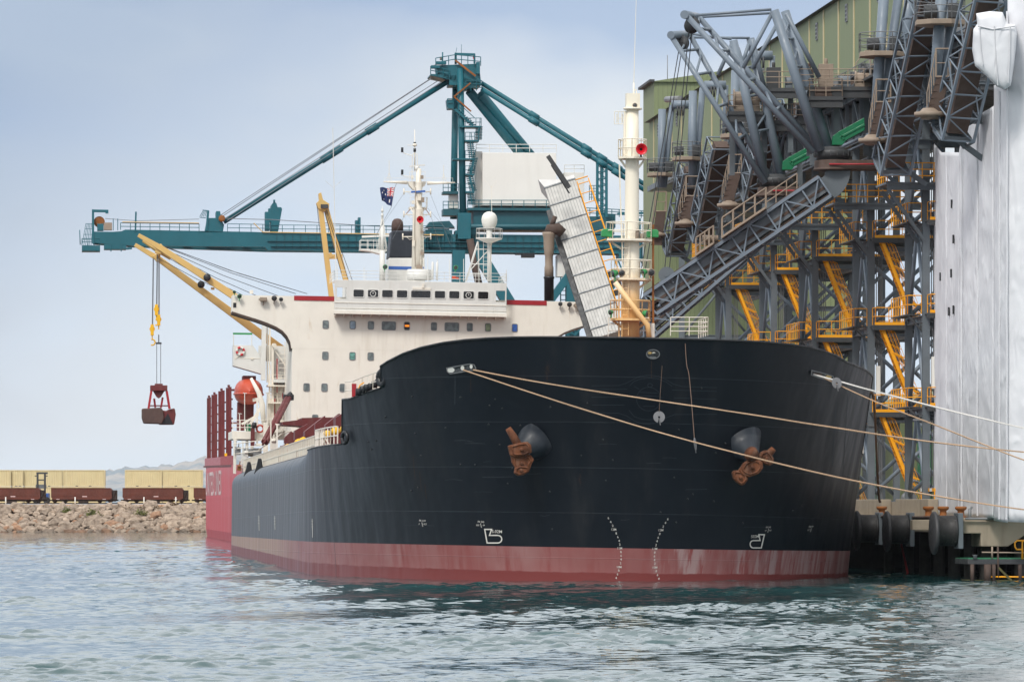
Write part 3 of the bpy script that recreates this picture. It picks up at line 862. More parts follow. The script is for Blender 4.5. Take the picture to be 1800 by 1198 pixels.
# radar mast
UM = US + 4.5
Mx = lambda px, py: SU(px, py, UM)
q = MB(); c0 = Mx(733, 492); 
q.lathe([(.50, 0), (.46, Mx(733, 368).z - c0.z), (.46, Mx(733, 367.4).z - c0.z), (.34, Mx(733, 366.5).z - c0.z), (.33, Mx(733, 322).z - c0.z), (.33, Mx(733, 320).z - c0.z), (.24, Mx(733, 318).z - c0.z), (.22, Mx(733, 297).z - c0.z), (.1, Mx(733, 296).z - c0.z)], c0, n=16)
a = Mx(733, 322)
q.prism([Mx(717, 319), Mx(750, 319), Mx(747, 326), Mx(739, 333), Mx(727, 333), Mx(720, 326)], (0, 1.2, 0))
q.path([Mx(674, 319.5), Mx(716, 321)], [.05, .16], 8); q.path([Mx(751, 322), Mx(800, 321)], [.16, .05], 8)
q.box(Mx(720, 366.5), Mx(751, 364) + Vector((0, 1.6, 0)))
q.path([Mx(721, 365), Mx(733, 385), Mx(748, 366)], .05, 6)
for y, x0, x1 in ((337, 710, 757), (377, 710, 757), (416, 708, 757)):
    q.tube(Mx(x0, y), Mx(x1, y), .05, n=6)
    for x in (x0, x1): q.tube(Mx(x, y + 5), Mx(x, y - 6), .06, n=6); q.path([Mx(x + (6 if x == x0 else -6), y), Mx((x + 733) / 2, y + 5), Mx(733, y)], .02, 4)
q.tube(Mx(729, 300), Mx(729, 228), .07, .03, 6); q.tube(Mx(724, 320), Mx(725, 272), .03, n=5); q.tube(Mx(734, 300), Mx(733, 272), .03, n=5); q.path([Mx(725, 272), Mx(729, 268), Mx(733, 272)], .03, 5)
q.lathe([(.05, 0), (.2, .1), (.2, .2), (.06, .35)], Mx(729, 258), n=10); q.tube(Mx(716, 255), Mx(730, 256), .02, n=4)
for px, y0, y1 in ((684, 319, 282), (780, 321, 290)):
    q.tube(Mx(px, y0), Mx(px, y1), .025, n=5)
    for d in (-5, 5): q.tube(Mx(px + d, y0), Mx(px, y0 - 16), .015, n=4)
q.path([Mx(726, 274), Mx(712, 270), Mx(708, 267)], .03, 5); q.path([Mx(722, 310), Mx(712, 310), Mx(705, 307)], .03, 5)
mast = q.build('radar_mast', 'mast_paint', BULK)
q = MB(); q.rail([Mx(721, 364), Mx(751, 364), Mx(751, 364) + Vector((0, 1.5, 0))], .85, .6, .02, 2); q.rail([Mx(720, 318), Mx(747, 318)], .8, .6, .015, 2); q.rail([Mx(676, 319) + Vector((0, .1, 0)), Mx(796, 319) + Vector((0, .1, 0))], .3, 9, .012, 1); q.ladder(Mx(742, 480) + Vector((0, -.5, 0)), Mx(739, 366) + Vector((0, -.4, 0)), .3); q.build('railing', 'mast_paint', mast)
q = MB()
for px, py in ((707, 263.5), (707, 302.5)): q.cbox(Mx(px, py), (.2, .2, .42))
for y in (253, 264): q.lathe([(.12, -.15), (.12, .15)], Mx(729, y), n=8)
q.build('signal_light', 'black_paint', mast)
q = MB(); q.beam(Mx(720, 292.5), Mx(747, 290), .16, .12); q.lathe([(.14, -.35), (.2, -.2), (.2, .0), (.1, .06)], Mx(733, 293), n=12); q.build('radar_scanner', 'white_paint', mast)
q = MB(); q.beam(Mx(722, 338) + Vector((0, -.4, 0)), Mx(747, 336.5) + Vector((0, -.4, 0)), .14, .16); q.build('folded_tarpaulin', 'blue_paint', mast)
q = MB(); q.cbox(Mx(736, 348) + Vector((0, -.5, 0)), (.3, .3, .5)); q.lathe([(.18, 0), (.18, .08)], Mx(736, 344) + Vector((0, -.5, 0)), n=10); q.build('searchlight', 'mast_paint', mast)
def horn(parent, p, r, col='horn_red', d=(0, -1, 0)):
    q = MB(); d = Vector(d).normalized()
    q.lathe([(.12 * r, -1.6 * r), (.28 * r, -1.2 * r), (.45 * r, -.5 * r), (.8 * r, -.1 * r), (r, 0), (.95 * r, 0), (.72 * r, -.14 * r), (.38 * r, -.5 * r), (.22 * r, -.8 * r)], p, d, 20)
    h = q.build('horn', col, parent)
    q = MB(); q.lathe([(.24 * r, -.75 * r), (.001, -.74 * r)], p, d, 12); q.beam(p + Vector((0, .8 * r, -.3 * r)), p + Vector((0, .8 * r, -1.3 * r)), .1); q.cbox(p + Vector((0, 1.7 * r, 0)), (.5 * r, .5 * r, .5 * r)); q.build('horn_throat', 'black_paint', h)
    return h
q = MB()
for px, py, sx_, sz_ in ((742, 352, .3, .4), (725, 356, .22, .3), (741, 408, .25, .2), (726, 428, .22, .5), (741, 446, .3, .25), (724, 312, .2, .3), (741, 312, .25, .3), (736, 470, .5, .3)): q.cbox(Mx(px, py) + Vector((0, -.5, 0)), (sx_, .3, sz_)); q.build('junction_box', 'mast_paint' if px < 730 else 'dusty_beige', mast); q = MB()
q.path([Mx(729, 470) + Vector((0, -.55, 0)), Mx(728, 400) + Vector((0, -.55, 0)), Mx(730, 330) + Vector((0, -.5, 0))], .03, 4); q.build('cable_run', 'dusty_beige', mast)
q = MB(); q.path([Mx(731, 366), Mx(738, 378) + Vector((0, -.4, 0)), Mx(744, 366)], .05, 5); q.path([Mx(722, 367), Mx(712, 378)], .03, 4); q.path([Mx(748, 367), Mx(756, 378)], .03, 4); q.build('mast_strut', 'bollard_rust', mast)
horn(mast, Mx(737, 387) + Vector((0, -1.1, 0)), .31)
q = MB()
for x0, y0, x1, y1 in ((712, 337, 652, 425), (755, 337, 792, 430), (712, 377, 690, 420), (757, 377, 775, 440), (752, 366, 800, 420)): q.tube(Mx(x0, y0), SU(x1, y1, US + 7), .012, n=4)
q.build('stay_wire', 'light_wire', mast)
# funnel
UF = US + 14
Fx = lambda px, py: SU(px, py, UF)
q = MB()
def taper(q, x0, x1, y1, X0, X1, y0, dep, u=UF):
    a = [SU(x0, y1, u), SU(x1, y1, u), SU(X1, y0, u), SU(X0, y0, u)]
    b = [p + Vector((0, dep, 0)) for p in a]
    q.add(a + b, [(0, 1, 2, 3), (7, 6, 5, 4), (0, 4, 5, 1), (1, 5, 6, 2), (2, 6, 7, 3), (3, 7, 4, 0)])
taper(q, 681, 747, 496, 684, 746, 453, 4.5); fun = q.build('funnel', 'white_paint', BULK, bevel=.1)
q = MB(); taper(q, 684, 746.2, 453, 689, 745.5, 405, 4.4); q.build('funnel_top', 'funnel_black', fun, bevel=.12)
q = MB(); p = Fx(683, 470.5); q.box((p.x, UF - .03, p.z - .14), (Fx(745.5, 470).x, UF + .01, p.z + .14)); q.build('blue_band', 'blue_paint', fun)
q = MB(); c = Fx(700.5, 404); q.lathe([(.53, -.1), (.53, .55), (.47, .85), (.3, 1.05), (.001, 1.12)], c + Vector((0, 1.6, 0)), n=20); c = Fx(740, 404); q.lathe([(.3, -.1), (.3, .3), (.25, .32)], c + Vector((0, 2, 0)), n=14); q.build('exhaust_uptake', 'soot_brown', fun)
# satellite dome tower
UD = US + 6
D = lambda px, py: SU(px, py, UD)
q = MB(); c = D(860, 401)
q.tube(D(860, 495), D(860, 412), .14, n=10)
q.lathe([(.16, D(860, 428).z - c.z), (1.0, D(860, 421).z - c.z), (1.15, D(860, 420.5).z - c.z), (1.15, D(860, 418.5).z - c.z), (.2, D(860, 418).z - c.z), (.28, 0)], c, n=20)
for x0, x1, dy in ((840, 818, 0), (842, 846, 2.5)): q.tube(D(x0, 424) + Vector((0, dy * .3, 0)), D(x1, 495) + Vector((0, dy, 0)), .06, n=6)
for y in (438, 464, 482): q.tube(D(840 - (y - 424) * .31, y), D(860, y), .04, n=5)
q.tube(D(822, 480), D(858, 440), .04, n=5); q.tube(D(838, 436), D(820, 495), .03, n=5)
q.ladder(D(853, 495) + Vector((0, -.2, 0)), D(853, 424) + Vector((0, -.2, 0)), .36)
dome_t = q.build('satellite_tower', 'white_paint', BULK)
q = MB(); q.lathe([(.46, 0), (.54, .1), (.66, .42), (.70, .76), (.64, 1.06), (.48, 1.29), (.24, 1.42), (.001, 1.46)], c, n=24); q.build('radome', 'house_white', dome_t)
q = MB(); n = 10; pts = [D(860, 418.5) + Vector((math.cos(2 * PI * i / n) * 1.13, math.sin(2 * PI * i / n) * 1.13, 0)) for i in range(n)]; q.rail(pts, .82, 3, .025, 2, close=True); q.build('railing', 'white_paint', dome_t)
q = MB(); q.tube(D(866, 430) + Vector((0, 1, 0)), D(866, 325) + Vector((0, 1, 0)), .025, n=5)
for d in (-14, 10): q.tube(D(866, 329) + Vector((0, 1, 0)), D(866 + d, 314) + Vector((0, 1, 0)), .012, n=4)
q.tube(D(863, 495), D(863, 425), .05, n=5); q.build('whip_aerial', 'cream_paint', dome_t)
# after signal mast with platform
UA = US + 11
A_ = lambda px, py: SU(px, py, UA)
q = MB(); q.tube(A_(672, 495), A_(672, 440), .26, .24, 10); q.prism([A_(633, 437), A_(680, 438), A_(680, 441), A_(668, 446), A_(650, 441), A_(633, 439)], (0, 2, 0)); q.tube(A_(672, 440), A_(672, 396), .17, .12, 10); q.tube(A_(666, 440), A_(671, 385), .05, n=6); q.tube(A_(678, 440), A_(673, 385), .05, n=6); q.tube(A_(672, 396), A_(672, 362), .08, .03, 6)
for y in (370, 378, 402): q.lathe([(.11, -.14), (.11, .14)], A_(672, y), n=8)
q.beam(A_(636, 416), A_(684, 414), .18, .18); q.tube(A_(664, 437), A_(671, 378), .03, n=5); q.tube(A_(680, 437), A_(673, 378), .03, n=5)
q.rail([A_(634, 437), A_(668, 437)], .8, .6, .025, 2); q.rail([A_(634, 437) + Vector((0, 1.9, 0)), A_(680, 438) + Vector((0, 1.9, 0))], .8, .8, .025, 2)
q.build('signal_mast', 'white_paint', BULK)
# ------------------------------------------------------------------ ensign flying on the halyard
nf, mf = 30, 18
fl = MB(); gx = {}
q0 = [Mx(694, 330), Mx(688, 363.5), Mx(671, 352), Mx(668, 330)]          # hoist top, hoist foot, fly foot, fly head
o0 = q0[0]
for i in range(nf + 1):
    for j in range(mf + 1):
        a, b_ = i / nf, j / mf
        p = q0[0].lerp(q0[3], a).lerp(q0[1].lerp(q0[2], a), b_)
        p = p + Vector((0, 0.22 * math.sin(a * 7 + b_ * 2.5) * a + .1 * math.sin(a * 15 - b_ * 4) * a, 0.05 * math.sin(a * 9 + b_)))
        gx[i, j] = len(fl.v); fl.v.append(p)
def flagcol(a, b_):
    x, y = a * 2, b_                     # twice as long as deep; union in the upper hoist quarter
    if x < 1 and y < .5:
        X, Y_ = x, y * 2
        if abs(X - .5) < .09 or abs(Y_ - .5) < .10: return 2
        if abs(X - .5) < .17 or abs(Y_ - .5) < .19: return 1
        d = min(abs(X - Y_), abs(X - (1 - Y_)))
        return 2 if d < .05 else (1 if d < .15 else 0)
    for sx_, sy_, r in ((.5, .76, .12), (1.5, .2, .06), (1.28, .44, .06), (1.72, .40, .06), (1.5, .82, .06)):
        if math.hypot(x - sx_, y - sy_) < r: return 1
    return 0
for i in range(nf):
    for j in range(mf):
        fl.m = flagcol((i + .5) / nf, (j + .5) / mf)
        fl.f.append((gx[i, j], gx[i + 1, j], gx[i + 1, j + 1], gx[i, j + 1])); fl.mi.append(fl.m); fl.sm.append(True)
for nm, c in (('flag_blue', lin(34, 48, 92)), ('flag_white', lin(214, 208, 206)), ('flag_red', lin(190, 36, 56))):
    m, t, b = mat_nodes(nm); b.inputs['Base Color'].default_value = c; b.inputs['Roughness'].default_value = .85
FLG = solo(fl, 'flag', ['flag_blue', 'flag_white', 'flag_red'], 'dark blue ensign with a union canton flying beside the radar mast', 'flag', M_S, o0)
q = MB(); q.path([Mx(698, 320), Mx(694, 330), Mx(688, 364), Mx(668, 400), Mx(651, 440)], .018, 4); q.build('halyard', 'light_wire', mast)
# ------------------------------------------------------------------ after starboard side: boat deck
UQ = US + 15
Q = lambda px, py: SU(px, py, UQ)
q = MB()
q.box((Q(460, 572).x, UQ - .4, Q(460, 668).z), (Q(468, 572).x, UQ, Q(460, 560).z))
q.prism([Q(410, 606.5), Q(445, 606.5), Q(460, 630), Q(460, 657), Q(410, 642.5)], (0, 2.6, 0))
q.box((Q(455, 606).x, UQ + .4, Q(460, 634).z), (Q(512, 606).x, UQ + 1, Q(460, 607).z))
for x in (410.5, 442.5): q.beam(Q(x, 607), Q(x, 586), .09)
q.box((Q(480, 660).x, UQ - 1, Q(460, 672).z), (Q(512, 606).x, UQ + 3, Q(460, 666).z))
q.box((Q(480, 660).x, UQ + 2, Q(460, 760).z), (Q(512, 606).x, UQ + 3, Q(460, 606).z))
boat = q.build('boat_deck_wing', 'white_paint', BULK, bevel=.02)
q = MB(); q.beam(Q(409.5, 586), Q(443.5, 586.5), .1, .16); q.build('awning_rail', 'green_paint', boat)
q = MB(); c = Q(422.5, 617) + Vector((0, -.12, 0)); n = 24
for k in range(n):
    q.m = 1 if (k // 3) % 2 else 0
    a, b_ = 2 * PI * k / n, 2 * PI * (k + 1) / n
    q.path([c + Vector((math.cos(x) * .33, 0, math.sin(x) * .33)) for x in (a, b_)], .1, 8)
solo(q, 'lifebuoy', ['horn_red', 'house_white'], 'red and white lifebuoy hung on the white wing screen above the lifeboat', 'lifebuoy', M_S, c)
q = MB()
q.beam(Q(412, 631), Q(425, 621) + Vector((0, -.1, 0)), .06)
for x, y0, y1, w in ((470, 572, 672, .12), (474, 574, 760, .16), (479, 607, 740, .22), (488, 640, 760, .08), (494, 660, 745, .08), (500, 600, 760, .05), (509, 668, 760, .07)): q.beam(Q(x, y0), Q(x, y1), w)
q.beam(Q(484, 617), Q(503, 644), .1); q.tube(Q(481, 607), Q(482, 607) + Vector((0, -.4, 0)), .2, n=10)
for y in (614, 622, 630, 638, 646, 654): q.beam(Q(490, y), Q(511, y + 1), .05)
q.ladder(Q(472, 672), Q(472, 575), .3); q.ladder(Q(491, 700), Q(491, 672), .5)
for y in (676, 706, 738): q.box((Q(470, y).x, UQ - .8, Q(470, y + 3).z), (Q(512, y).x, UQ + 2, Q(470, y).z)); q.rail([Q(472, y), Q(509, y)], .9, .8, .03, 3)
q.beam(Q(418, 629), Q(460, 630), .05); q.cbox(Q(443, 630), (.2, .2, .15))
q.build('stairway', 'mast_paint', boat)
q = MB()
for x, y0, y1 in ((487, 630, 690), (483, 700, 735), (497, 690, 700), (475, 640, 650)): q.beam(Q(x, y0), Q(x, y1), .09)
q.build('pipe', 'red_paint', boat)
# boat station platform with posts
q = MB()
def bx(x0, y0, x1, y1, u0, u1): q.box((SU(x0, y0, u0).x, u0, SU(x0, y1, u0).z), (SU(x1, y0, u0).x, u1, SU(x0, y0, u0).z))
bx(408, 757, 463, 771, UQ - 4, UQ + 6); bx(495, 745, 512, 757, UQ - 4, UQ + 2)
for x in (411, 432, 441): bx(x, 771, x + 5, 832, UQ - 3.6, UQ - 3.2)
bx(470, 700, 508, 772, UQ + 1, UQ + 3)
q.beam(SU(466, 830, UQ - 5), SU(466, 742, UQ - 5), .32); q.beam(SU(462, 758, UQ - 4), SU(497, 756, UQ - 4), .3)
bx(450, 779, 467, 782, UQ - 5, UQ - 3)
st_ = q.build('boat_station', 'cream_paint', BULK, bevel=.02)
q = MB(); q.rail([SU(409, 757, UQ - 3.9), SU(462, 757, UQ - 3.9), SU(497, 750, UQ - 3.9)], .95, .75, .03, 3); q.rail([SU(424, 829, UQ - 5), SU(440, 829, UQ - 5)], 1.15, .5, .04, 3); q.build('railing', 'cream_paint', st_)
q = MB(); bx(446, 806, 462, 818, UQ - 4.5, UQ - 4); q.build('deck_winch', 'safety_yellow', st_); q = MB(); bx(445, 787, 460, 805, UQ - 4.4, UQ - 3.4); q.lathe([(.35, -.5), (.35, .5)], SU(436, 795, UQ - 4), (1, 0, 0), 10); q.lathe([(.2, -.3), (.3, .2)], SU(437, 812, UQ - 4), (1, 0, 0), 10); q.build('ventilator', 'plain_grey', st_, bevel=.05)
q = MB(); bx(433, 745, 441, 760, UQ - 3.5, UQ - 3.2); q.build('green_locker', 'chute_green', st_)
q = MB(); bx(441, 752, 448, 783, UQ - 4.6, UQ - 4.2); q.build('vent_post', 'maroon_paint', st_)
q = MB(); q.lathe([(.22, -.2), (.2, .3)], SU(447, 748, UQ - 4.5), n=10); q.build('vent_cowl', 'black_paint', st_)
q = MB(); c = SU(457, 753, UQ - 4.3); q.path([c + Vector((math.cos(x) * .3, 0, math.sin(x) * .3)) for x in [2 * PI * k / 16 for k in range(17)]], .08, 6); solo(q, 'lifebuoy', 'lifeboat_orange', 'orange lifebuoy on the boat station railing below the lifeboat', 'lifebuoy', M_S, c)
# lifeboat in its davit
c = SU(437, 690, UQ + 2)
LB = thing('lifeboat', 'enclosed orange lifeboat hanging in a white davit', 'lifeboat', M_S, c)
q = MB(); q.s = True
ns, nr = 15, 20; vs = []
for i in range(ns):
    t_ = -1 + 2 * i / (ns - 1); k_ = math.sqrt(max(0.0, 1 - abs(t_) ** 2.6)) * .98 + .02
    for j in range(nr):
        a = 2 * PI * j / nr; zc = math.sin(a); xc = math.cos(a)
        wv = 1.28 * k_; hz = (1.25 if zc > 0 else 1.05) * (k_ ** .7)
        vs.append(c + Vector((wv * math.copysign(abs(xc) ** .8, xc), 3.4 * t_, hz * math.copysign(abs(zc) ** .9, zc))))
q.add(vs, [(i * nr + j, i * nr + (j + 1) % nr, (i + 1) * nr + (j + 1) % nr, (i + 1) * nr + j) for i in range(ns - 1) for j in range(nr)], True)
q.build('hull', 'lifeboat_orange', LB)
q = MB(); q.box(c + Vector((-.6, -1.2, 1.0)), c + Vector((.6, 1, 1.5))); q.build('conning_hatch', 'maroon_paint', LB, bevel=.08)
q = MB(); q.path([c + Vector((1.3 * math.cos(a), -.2, -.15)) + Vector((0, 3.3 * math.sin(a), 0)) for a in [PI * (1 + k / 14) for k in range(15)]], .09, 6); q.build('fender_strake', 'lifeboat_orange', LB)
q = MB()
q.path([SU(441, 664, UQ - 2), SU(455, 690, UQ - 2), SU(461, 712, UQ - 2), SU(465, 756, UQ - 2)], [.14, .24, .3, .2], 6); q.beam(SU(461, 712, UQ - 2), SU(432, 757, UQ - 2), .25); q.beam(SU(455, 728, UQ - 2), SU(425, 745, UQ - 2), .2); q.beam(SU(444, 703, UQ - 1), SU(460, 700, UQ - 1), .25, .3)
q.build('davit', 'cream_paint', BULK)
q = MB(); q.box(SU(418, 706, UQ + 3), SU(444, 757, UQ + 5)); q.build('boat_cradle', 'maroon_paint', BULK)
# ------------------------------------------------------------------ deck: hatches, derrick, bulwark rails
def hatch(u0, u1, top=9.0):
    q = MB(); q.box((-9.5, u0, 6.8), (9.5, u1, 8.4))
    for k in range(12): y = u0 + (u1 - u0) * k / 11; q.box((-9.8, y - .08, 7.0), (-9.503, y + .08, 8.3)); q.box((9.503, y - .08, 7.0), (9.8, y + .08, 8.3))
    h = q.build('hatch_coaming', 'maroon_paint', BULK)
    q = MB(); q.box((-10, u0 - .2, 8.403), (10, u1 + .2, top)); 
    for k in range(9): y = u0 + (u1 - u0) * k / 8; q.box((-10.3, y - .1, 8.45), (-10.003, y + .1, top - .1))
    q.build('hatch_cover', 'maroon_paint', h)
for k in range(6): hatch(24 + 22 * k, 24 + 22 * k + 15)
q = MB(); u = 150
Hx = lambda px, py, u=150: SU(px, py, u)
q.prism([Hx(497, 741), Hx(531, 737), Hx(531, 734), Hx(586, 733), Hx(590, 737), Hx(640, 733), Hx(640, 752), Hx(545, 752), Hx(530, 748), Hx(497, 746)], (0, 8, 0))
q.prism([Hx(500, 782, 138), Hx(512, 776, 138), Hx(512, 772, 138), Hx(520, 774, 138), Hx(525, 765, 138), Hx(530, 768, 138), Hx(535, 758, 138), Hx(560, 762, 138), Hx(560, 748, 138), Hx(580, 752, 138), Hx(585, 740, 138), Hx(640, 735, 138), Hx(640, 800, 138), Hx(500, 800, 138)], (0, 6, 0))
for i in range(7): a = Hx(515 + i * 13, 775 - i * 4, 138); q.box((a.x, 137.8, a.z - 2), (a.x + .15, 137.997, a.z + .2))
q.build('open_hatch_cover', 'maroon_paint', BULK)
q = MB()
for x in (0, 5): q.tube(SU(505 + x, 697, 158), SU(463 + x, 776 + x * .4, 150), .2, n=8)
q.tube(SU(463, 776, 150), SU(466, 778, 150), .3)
dk = q.build('derrick', 'maroon_paint', BULK)
q = MB(); q.cbox(SU(507, 698, 158), (.9, .6, .5)); q.tube(SU(506, 696, 158), SU(513, 690, 158), .2); q.build('derrick_head', 'black_paint', dk, bevel=.1)
for px, py, u_ in ((525, 777, 110), (533, 774, 112), (477, 797, 140), (506, 786, 125), (590, 757, 60), (606, 754, 50), (612, 749, 40), (575, 763, 70)):
    q = MB(); p = SU(px, py, u_); q.lathe([(.1, -.2), (.27, -.18), (.27, .12), (.16, .2), (.06, .21)], p, (0.6, -1, .3), 12); q.build('ventilator_cap', 'light_yellow', BULK)
q = MB(); v0 = -15.2
def bw(u): return Vector((-B + 0.95, u, float(z_main(u)) - 0.02))
us = list(range(36, 166, 3))
q.rail([bw(u) for u in us], 1.15, 1.5, .045, 2)
for a, b_ in zip(us, us[1:]):
    if 46 < a < 150 and (a // 3) % 9 not in (4,): A, C = bw(a), bw(b_); q.add([A, C, C + Vector((0, 0, .66)), A + Vector((0, 0, .66))], [(0, 1, 2, 3)])
for a in us: A = bw(a); q.beam(A + Vector((.7, 0, 0)), A + Vector((0, 0, 1.1)), .08)
q.build('deck_bulwark', 'mast_paint', BULK)
q = MB(); q.rail([Vector((B - .95, u, float(z_main(u)))) for u in range(20, 166, 6)], 1.1, 1.5, .03, 3); q.build('railing', 'cream_paint', BULK)
for u_, zt_ in ((120, .4), (142, .4)):
    q = MB(); p = bw(u_); q.prism([p + Vector((-.85, 0, -.5)), p + Vector((-.45, 0, -.75)), p + Vector((-.1, 0, -.3)), p + Vector((-.2, 0, .2)), p + Vector((-.3, 0, .7)), p + Vector((-.55, 0, .7)), p + Vector((-.65, 0, .2))], (0, .4, 0)); q.build('gunwale_chock', 'black_paint', BULK, bevel=.06)
def ring(parent, c, r, axis, mat='black_paint', w=.16, name='panama_chock', sq=1.0):
    a = Vector(axis).normalized(); u = Vector((0, 0, 1)); s = a.cross(u).normalized(); u = s.cross(a); n = 22
    q = MB(); q.path([c + s * math.cos(2 * PI * k / n) * r * sq + u * math.sin(2 * PI * k / n) * r for k in range(n + 1)], w, 8)
    return q.build(name, mat, parent)
ring(BULK, SU(673, 664, 10.8), .36, (-1, -.6, 0), w=.2); ring(BULK, SU(606, 769, 17.2), .3, (-1, -.5, 0), w=.11)
# forecastle side: rails, rollers
q = MB(); fe = [edge(k, NM + NFC, -1, .15) for k in (I_B, I_B + 1, I_B + 2, I_B + 3, I_F)]
q.rail(fe, 1.0, 1.1, .03, 2); q.rail([Vector((edge(k, NM, -1).x + .15, edge(k, NM, -1).y, edge(k, NM, -1).z)) for k in range(I_F + 1, I_F + 6)], 1.05, .9, .04, 2); q.build('railing', 'cream_paint', BULK)
q = MB()
for px, py in ((630, 690), (637, 686), (644, 683), (651, 681), (658, 677), (664, 674)): q.lathe([(.17, -.15), (.17, .2), (.1, .25)], SU(px, py, 13), n=10)
q.build('fairlead_roller', 'black_paint', BULK)
q = MB(); q.beam(SU(620.5, 697, 15), SU(620.5, 674, 15), .13); q.beam(SU(624, 696, 15), SU(624, 674, 15), .16); q.build('post', 'red_paint', BULK)
q = MB(); q.path([SU(628, 688, 14), SU(633, 676, 14), SU(640, 672, 14)], .04, 6); q.build('light_bracket', 'safety_yellow', BULK)
# ------------------------------------------------------------------ foremast
UFm = 8.0
P_ = lambda px, py: SU(px, py, UFm)
q = MB(); c = P_(1109, 600); zz_ = lambda y: P_(1110, y).z - c.z
axis = (P_(1112, 190) - P_(1109, 600)).normalized()
q.lathe([(.47, 0), (.47, zz_(496)), (.44, zz_(494)), (.43, zz_(430)), (.40, zz_(424)), (.375, zz_(285)), (.37, zz_(279)), (.33, zz_(193))], c, axis, 24)
q.lathe([(.37, 0), (.52, .05), (.52, .13), (.3, .16)], P_(1112, 194), n=18)
a = P_(1101, 164); b_ = P_(1124.5, 192); q.box((a.x, UFm - .1, b_.z), (b_.x, UFm + .5, a.z))
def plat(y, x0, x1, th=.12, d=1.0):
    A, C = P_(x0, y), P_(x1, y); m_ = (A + C) / 2; w = (C.x - A.x) / 2
    q.prism([m_ + Vector((math.cos(t_) * w, math.sin(t_) * d, 0)) for t_ in [2 * PI * (k + .5) / 10 for k in range(10)]], (0, 0, th))
    for s in (-1, 1): q.beam(m_ + Vector((s * w * .85, 0, 0)), m_ + Vector((s * .35, 0, -.45)), .06, .12)
    return m_, w
PL = [plat(280, 1086, 1137), plat(424, 1064, 1147), plat(493, 1073, 1146), plat(564, 1072, 1144)]
q.path([P_(1078, 497) + Vector((0, -.9, 0)), P_(1125, 560) + Vector((0, -.9, 0)), P_(1135, 572) + Vector((0, -.9, 0)), P_(1138, 596) + Vector((0, -.9, 0))], .15, 10)
q.beam(P_(1088, 290) + Vector((0, -.2, 0)), P_(1098, 600) + Vector((0, -.2, 0)), .07); q.beam(P_(1098, 195), P_(1097, 280), .1); q.beam(P_(1101, 195), P_(1100, 280), .06)
for x in (1088, 1093, 1098): q.beam(P_(x, 500), P_(x, 596), .08)
q.tube(P_(1114, 190), P_(1114, 146), .05, n=6); q.tube(P_(1114, 150), P_(1119, -20), .022, .012, 5); q.beam(P_(1114, 160), P_(1119, 157), .05); q.beam(P_(1118, 158), P_(1119, 165), .04)
fm = q.build('foremast', 'foremast_paint', BULK)
q = MB()
for (m_, w), h, nb, in zip(PL, (.95, .9, 1.0, 1.0), (2, 2, 2, 2)):
    n = 9; pts = [m_ + Vector((math.cos(t_) * w * .97, math.sin(t_) * .95, .12)) for t_ in [2 * PI * (k + .5) / n for k in range(n)]]
    q.rail(pts, h, 3, .028, nb, close=True)
q.ladder(P_(1090, 215) + Vector((0, .2, 0)), P_(1090, 200) + Vector((0, .2, 0)), .3)
for x in (1080, 1087, 1093): q.tube(P_(x, 196), P_(x, 218), .018, n=4)
q.tube(P_(1080, 196), P_(1098, 196), .018, n=4); q.tube(P_(1080, 218), P_(1098, 218), .018, n=4)
q.ladder(P_(1097, 590) + Vector((0, -.6, 0)), P_(1098, 425) + Vector((0, -.6, 0)), .35)
q.build('railing', 'foremast_paint', fm)
horn(fm, P_(1123, 265) + Vector((0, -1.3, 0)), .32)
for px, py in ((1067, 410), (1147, 411)):
    q = MB(); p = P_(px, py); q.prism([p + Vector(v) for v in ((-.32, -.2, -.2), (.32, -.2, -.2), (.32, -.2, .16), (.2, -.2, .24), (-.2, -.2, .24), (-.32, -.2, .16))], (0, .45, 0)); q.beam(p + Vector((0, 0, -.2)), p + Vector((0, 0, -.4)), .1); q.build('deck_light', 'green_paint', fm, bevel=.04)
for px, py, r, d, cc in ((1075, 482, .22, (-.8, -.3, -.2), 'green_paint'), (1090, 481, .2, (.2, -1, -.2), 'dusty_beige'), (1127, 480, .2, (-.6, -.3, -.2), 'green_paint'), (1142, 480, .22, (.2, -1, -.2), 'dusty_beige'), (1070, 550, .15, (-.5, -.5, -.2), 'green_paint'), (1133, 552, .2, (1, -.3, -.2), 'green_paint'), (1115, 186, .14, (0, -1, .1), 'dusty_beige')):
    lamp(fm, P_(px, py) + Vector((0, -.8 if px != 1115 else -.3, 0)), r, d, cc)
q = MB(); q.lathe([(.12, -.25), (.12, .25), (.05, .3)], P_(1118, 413) + Vector((0, -.7, 0)), n=10); q.lathe([(.12, -.15), (.12, .15)], P_(1126, 416) + Vector((0, -.7, 0)), n=10); q.build('masthead_light', 'dusty_beige', fm)
q = MB(); q.beam(P_(1148, 596), P_(1148, 395), .11); pr = q.build('light_pole', 'bollard_rust', fm)
q = MB(); q.beam(P_(1147, 600) + Vector((0, -.03, 0)), P_(1147, 568) + Vector((0, -.03, 0)), .2); q.build('pole_foot', 'mast_paint', pr)
q = MB(); zf_ = P_(1100, 592).z - .2
q.rail([P_(1069, 592), P_(1141, 592)], 1.05, .75, .026, 3); q.rail([P_(1167, 593) + Vector((0, -3, 0)), P_(1232, 593) + Vector((0, -3, 0))], 1.0, .95, .026, 4); q.rail([P_(1232, 593) + Vector((0, -3, 0)), P_(1232, 593) + Vector((0, 1, 0))], 1.0, .95, .026, 4)
q.build('railing', 'mast_paint', BULK)

